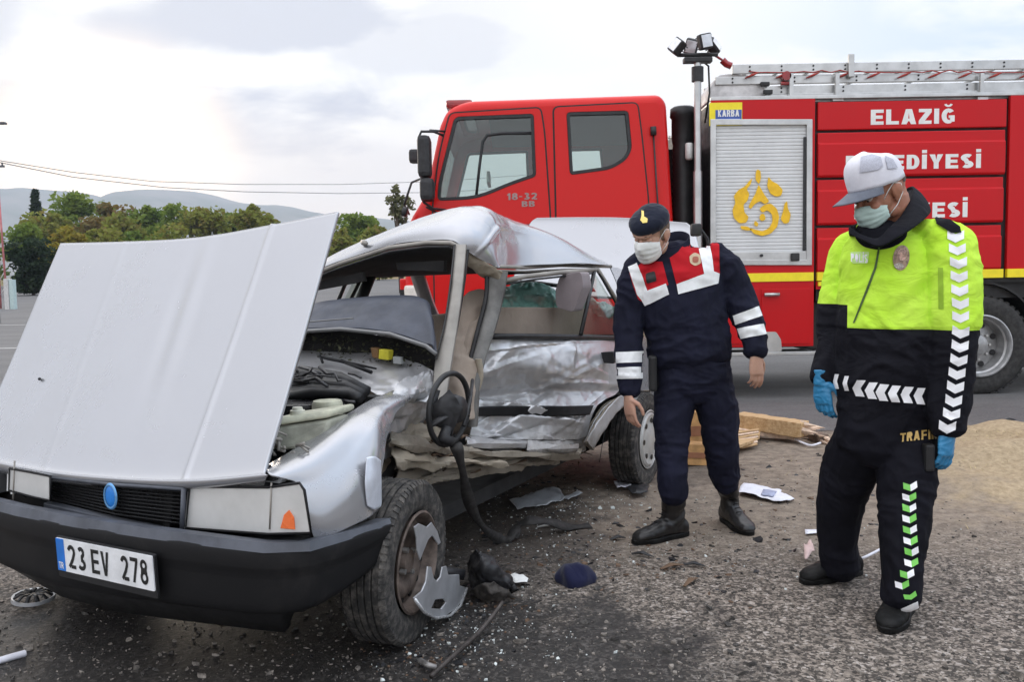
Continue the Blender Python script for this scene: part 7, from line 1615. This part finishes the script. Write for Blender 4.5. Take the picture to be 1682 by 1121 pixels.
ltube('white_stick', [gp(-14, 1090, .01), gp(10, 1083, .012), gp(42, 1074, .01)], .012, PAPER, 'white plastic stick at the lower left corner', 'stick')
ltube('metal_rod', [gp(708, 1112, .02), gp(745, 1078, .03), gp(790, 1036, .03), (gp(826, 990, .08))], .009, simple('dirty_steel', (.07, .06, .055), .55, .5, .4, 30), 'long dirty metal rod in front of the burst wheel', 'rod')
ltube('metal_rod', [gp(690, 1086, .01), gp(702, 1093, .02), gp(716, 1098, .01)], .010, simple('scratched_steel', (.25, .24, .23), .5, .6, .3, 30), 'short bent metal piece below the front wheel', 'rod')
ltube('white_edge_strip', [gp(1306, 722, .03), gp(1330, 732, .02), gp(1348, 728, .03)], .008, PAPER, 'white bent strip below the charred stub', 'strip')
# navy cloth
def lump(name, px, py, rx, ry, rz, mat, label, cat, seed=0, amp=.03, group=None, ang=0):
    c = gp(px, py, 0); g = MB(); ell(g, (0, 0, 0), (rx, ry, rz), Matrix.Rotation(ang, 3, 'Z'), 40, 24); s = Vector((seed*5., seed, 0)); out = []
    for v in g.v:
        f = 1-2*abs(noise.noise(v*14+s)); q = v+v.normalized()*amp*(f*.6+noise.noise(v*7+s)); q.z = max(-rz*.35, q.z); out.append(q)
    g.v = out; o = g.build(name, mat, None, True); o.location = c+UP*rz*.32; return tag(o, label, cat, group)
lump('navy_cap', 945, 957, .072, .055, .045, cloth('navy_cap_cloth', (.010, .012, .040), fold=.5), 'dropped navy blue cap lying alone on the gravel', 'cap', 1, .034)
# torn black plastic near the wheel
rt = root('torn_bumper_corner', tuple(gp(805, 960)), 'torn black plastic trim lump right of the broken front wheel', 'trim')
rr = random.Random(5)
panel('cover', [[gp(768, 945, .02), gp(778, 905, .20), gp(800, 912, .17)], [gp(790, 975, .02), gp(800, 930, .16), gp(826, 935, .10)], [gp(822, 985, .01), gp(836, 962, .05), gp(846, 975, .02)]], BLKP, rt, 40, 40, .006, crumple(.022, 12, 3))
panel('liner', [[gp(772, 972, .01), gp(790, 960, .10), gp(812, 958, .10)], [gp(784, 984, .0), gp(806, 978, .06), gp(836, 972, .05)], [gp(800, 990, .005), gp(820, 990, .01), gp(850, 984, .01)]], simple('grey_brown_liner', (.055, .048, .042), .8, 0, .5, 20), rt, 30, 30, .004, crumple(.02, 12, 4))
g = MB(); g.tube([gp(762, 945, .10), gp(730, 940, .12), gp(700, 935, .14)], .022, 8); g.build('arm', BLKP, rt, True)
# lost hub cap at the lower left
cH = gp(55, 984, .02); rt = root('lost_hubcap', tuple(cH), 'dark multi-spoke hub cap lying on the tarmac at the lower left', 'hub cap')
g = MB(); ax = Vector((.08, -.05, 1)).normalized(); g.lathe([(.066, .0), (.07, .012), (.078, .014), (.080, 0)], cH, ax, 40); g.build('rim_ring', HUB, rt, sharp=40)
e = ax.cross(Vector((0, 1, 0))).normalized(); f = ax.cross(e)
for k in range(11): t = 2*math.pi*k/11; d = e*math.cos(t)+f*math.sin(t); g = MB(); g.tube([cH+ax*.022+d*.012, cH+ax*.026+d*.045, cH+ax*.01+d*.070], [.006, .008, .009], 6, flat=.5); g.build('spoke', BLKP, rt, True)
# shards: black, brown and pale, each kind joined (hundreds)
def shards(name, n, fn, size, mat, flatness=.35, seed=0):
    rr = random.Random(seed); g = MB()
    for _ in range(n):
        px, py = fn(rr); c = gp(px, py, 0); s = size*math.exp(rr.gauss(0, .55)); m3 = Matrix.Rotation(rr.uniform(0, 6.28), 3, 'Z') @ Matrix.Rotation(rr.gauss(0, .5), 3, 'X'); k = rr.randint(4, 6); el = rr.uniform(.3, 1.)
        top = [m3 @ Vector((math.cos(6.28*i/k)*s*rr.uniform(.6, 1.2), math.sin(6.28*i/k)*s*el*rr.uniform(.6, 1.2), s*flatness*rr.uniform(.5, 1.)))+c for i in range(k)]
        bot = [Vector((p.x+rr.uniform(-.2, .2)*s, p.y+rr.uniform(-.2, .2)*s, -.002)) for p in top]
        g.add(top+bot, [tuple(range(k))]+[(i, k+i, k+(i+1) % k, (i+1) % k) for i in range(k)])
    return tag(g.build(name, mat), kind='stuff')
def clump(cs):
    def f(rr): cx, cy, sx, sy = rr.choice(cs); return (rr.gauss(cx, sx), max(cy-3*sy if cy-3*sy > 660 else 660, rr.gauss(cy, sy)))
    return f
near = [(830, 905, 60, 30), (900, 850, 70, 25), (790, 980, 40, 25), (700, 1080, 60, 20), (1110, 935, 90, 20), (1240, 880, 100, 50), (1350, 800, 80, 40), (1000, 900, 90, 40), (870, 790, 70, 14)]
shards('dark_debris', 900, clump(near), .007, BLKP, .3, 3); shards('brown_debris', 600, clump(near), .006, simple('brown_scrap', (.13, .08, .05), .8, var=.5, scale=30), .4, 4)
shards('glass_crumbs', 1400, clump([(880, 880, 110, 50), (760, 1040, 90, 35), (1130, 860, 160, 50), (930, 830, 80, 20)]), .0026, simple('glass_crumb', (.62, .66, .64), .2), .8, 5)
shards('loose_gravel', 3600, lambda r: (r.uniform(-40, 1720), 690+430*math.sqrt(r.random())), .0036, simple('loose_stone', (.22, .195, .17), .9, var=.5, scale=60), .7, 6)
shards('dark_grit', 1600, lambda r: (r.uniform(-40, 1720), 690+430*math.sqrt(r.random())), .0045, simple('dark_stone', (.06, .055, .05), .9, var=.5, scale=60), .6, 7)
for k, (px, py, L_, a, lb) in enumerate(((1104, 935, .12, .4, 'nearest brown splinter in front of the gendarme boot'), (1140, 932, .09, -.2, 'black plastic splinter right of the gendarme boot'), (1015, 888, .08, .3, 'dark splinter left of the gendarme boot'), (1135, 960, .12, .9, 'brown twig on the gravel below the gendarme'), (1055, 915, .10, -.5, 'thin dark splinter below the gendarme toe'), (1658, 692, .12, .2, 'black scrap on the road at the right edge'), (905, 868, .14, .1, 'pale crumpled foil beside the black strap'))):
    c = gp(px, py, 0); d = Vector((math.cos(a), math.sin(a), 0)); g = MB(); g.tube([-d*L_/2, Vector((0, 0, .012)), d*L_/2], [.006, .014, .004], 5, flat=.6); o = g.build('splinter', FOIL if k == 6 else (BLKP if k in (1, 5) else WEB) if k not in (3, 0) else simple('brown_twig', (.12, .07, .045), .8), None) if False else g.build('splinter', BLKP if k in (1, 5, 2, 4) else (simple('foil', (.6, .6, .58), .35, .5) if k == 6 else simple('brown_twig', (.14, .085, .05), .8)), None); o.location = c+UP*.008; tag(o, lb, 'splinter')
# mound of sand with dry straw at the right
g = MB(); n = 46; vs = []
for j in range(n):
    for i in range(n):
        x = 2.2+2.9*i/(n-1); y = 4.3+2.45*j/(n-1); e = max(0, 1-((x-3.9)/1.6)**2)*max(0, 1-((y-5.7)/1.1)**2); vs.append(Vector((x, y, -.012+.20*e**.8*(1+.6*noise.noise(Vector((x, y, 0))*2.5))+.012*noise.noise(Vector((x, y, 1))*9)*(e > 0))))
g.add(vs, [(j*n+i, j*n+i+1, (j+1)*n+i+1, (j+1)*n+i) for j in range(n-1) for i in range(n-1)]); tag(g.build('sand_heap', M_['ground'], None, True), kind='stuff')
g = MB(); rr = random.Random(9)
for _ in range(5200):
    x = rr.gauss(4.0, .75); y = rr.gauss(5.75, .5)
    if y > 6.7: continue
    e = max(0, 1-((x-3.9)/1.6)**2)*max(0, 1-((y-5.7)/1.1)**2); z = -.012+.20*e**.8
    c = Vector((x, y, max(0, z))); a = rr.uniform(0, 6.28); d = Vector((math.cos(a), math.sin(a), rr.uniform(.05, .6))).normalized()*rr.uniform(.02, .055); s = Vector((-d.y, d.x, 0)).normalized()*.0018
    g.add([c-s, c+s, c+d], [(0, 1, 2)])
tag(g.build('dry_straw', simple('straw', (.42, .33, .17), .8, var=.4, scale=5), fix=False), kind='stuff')
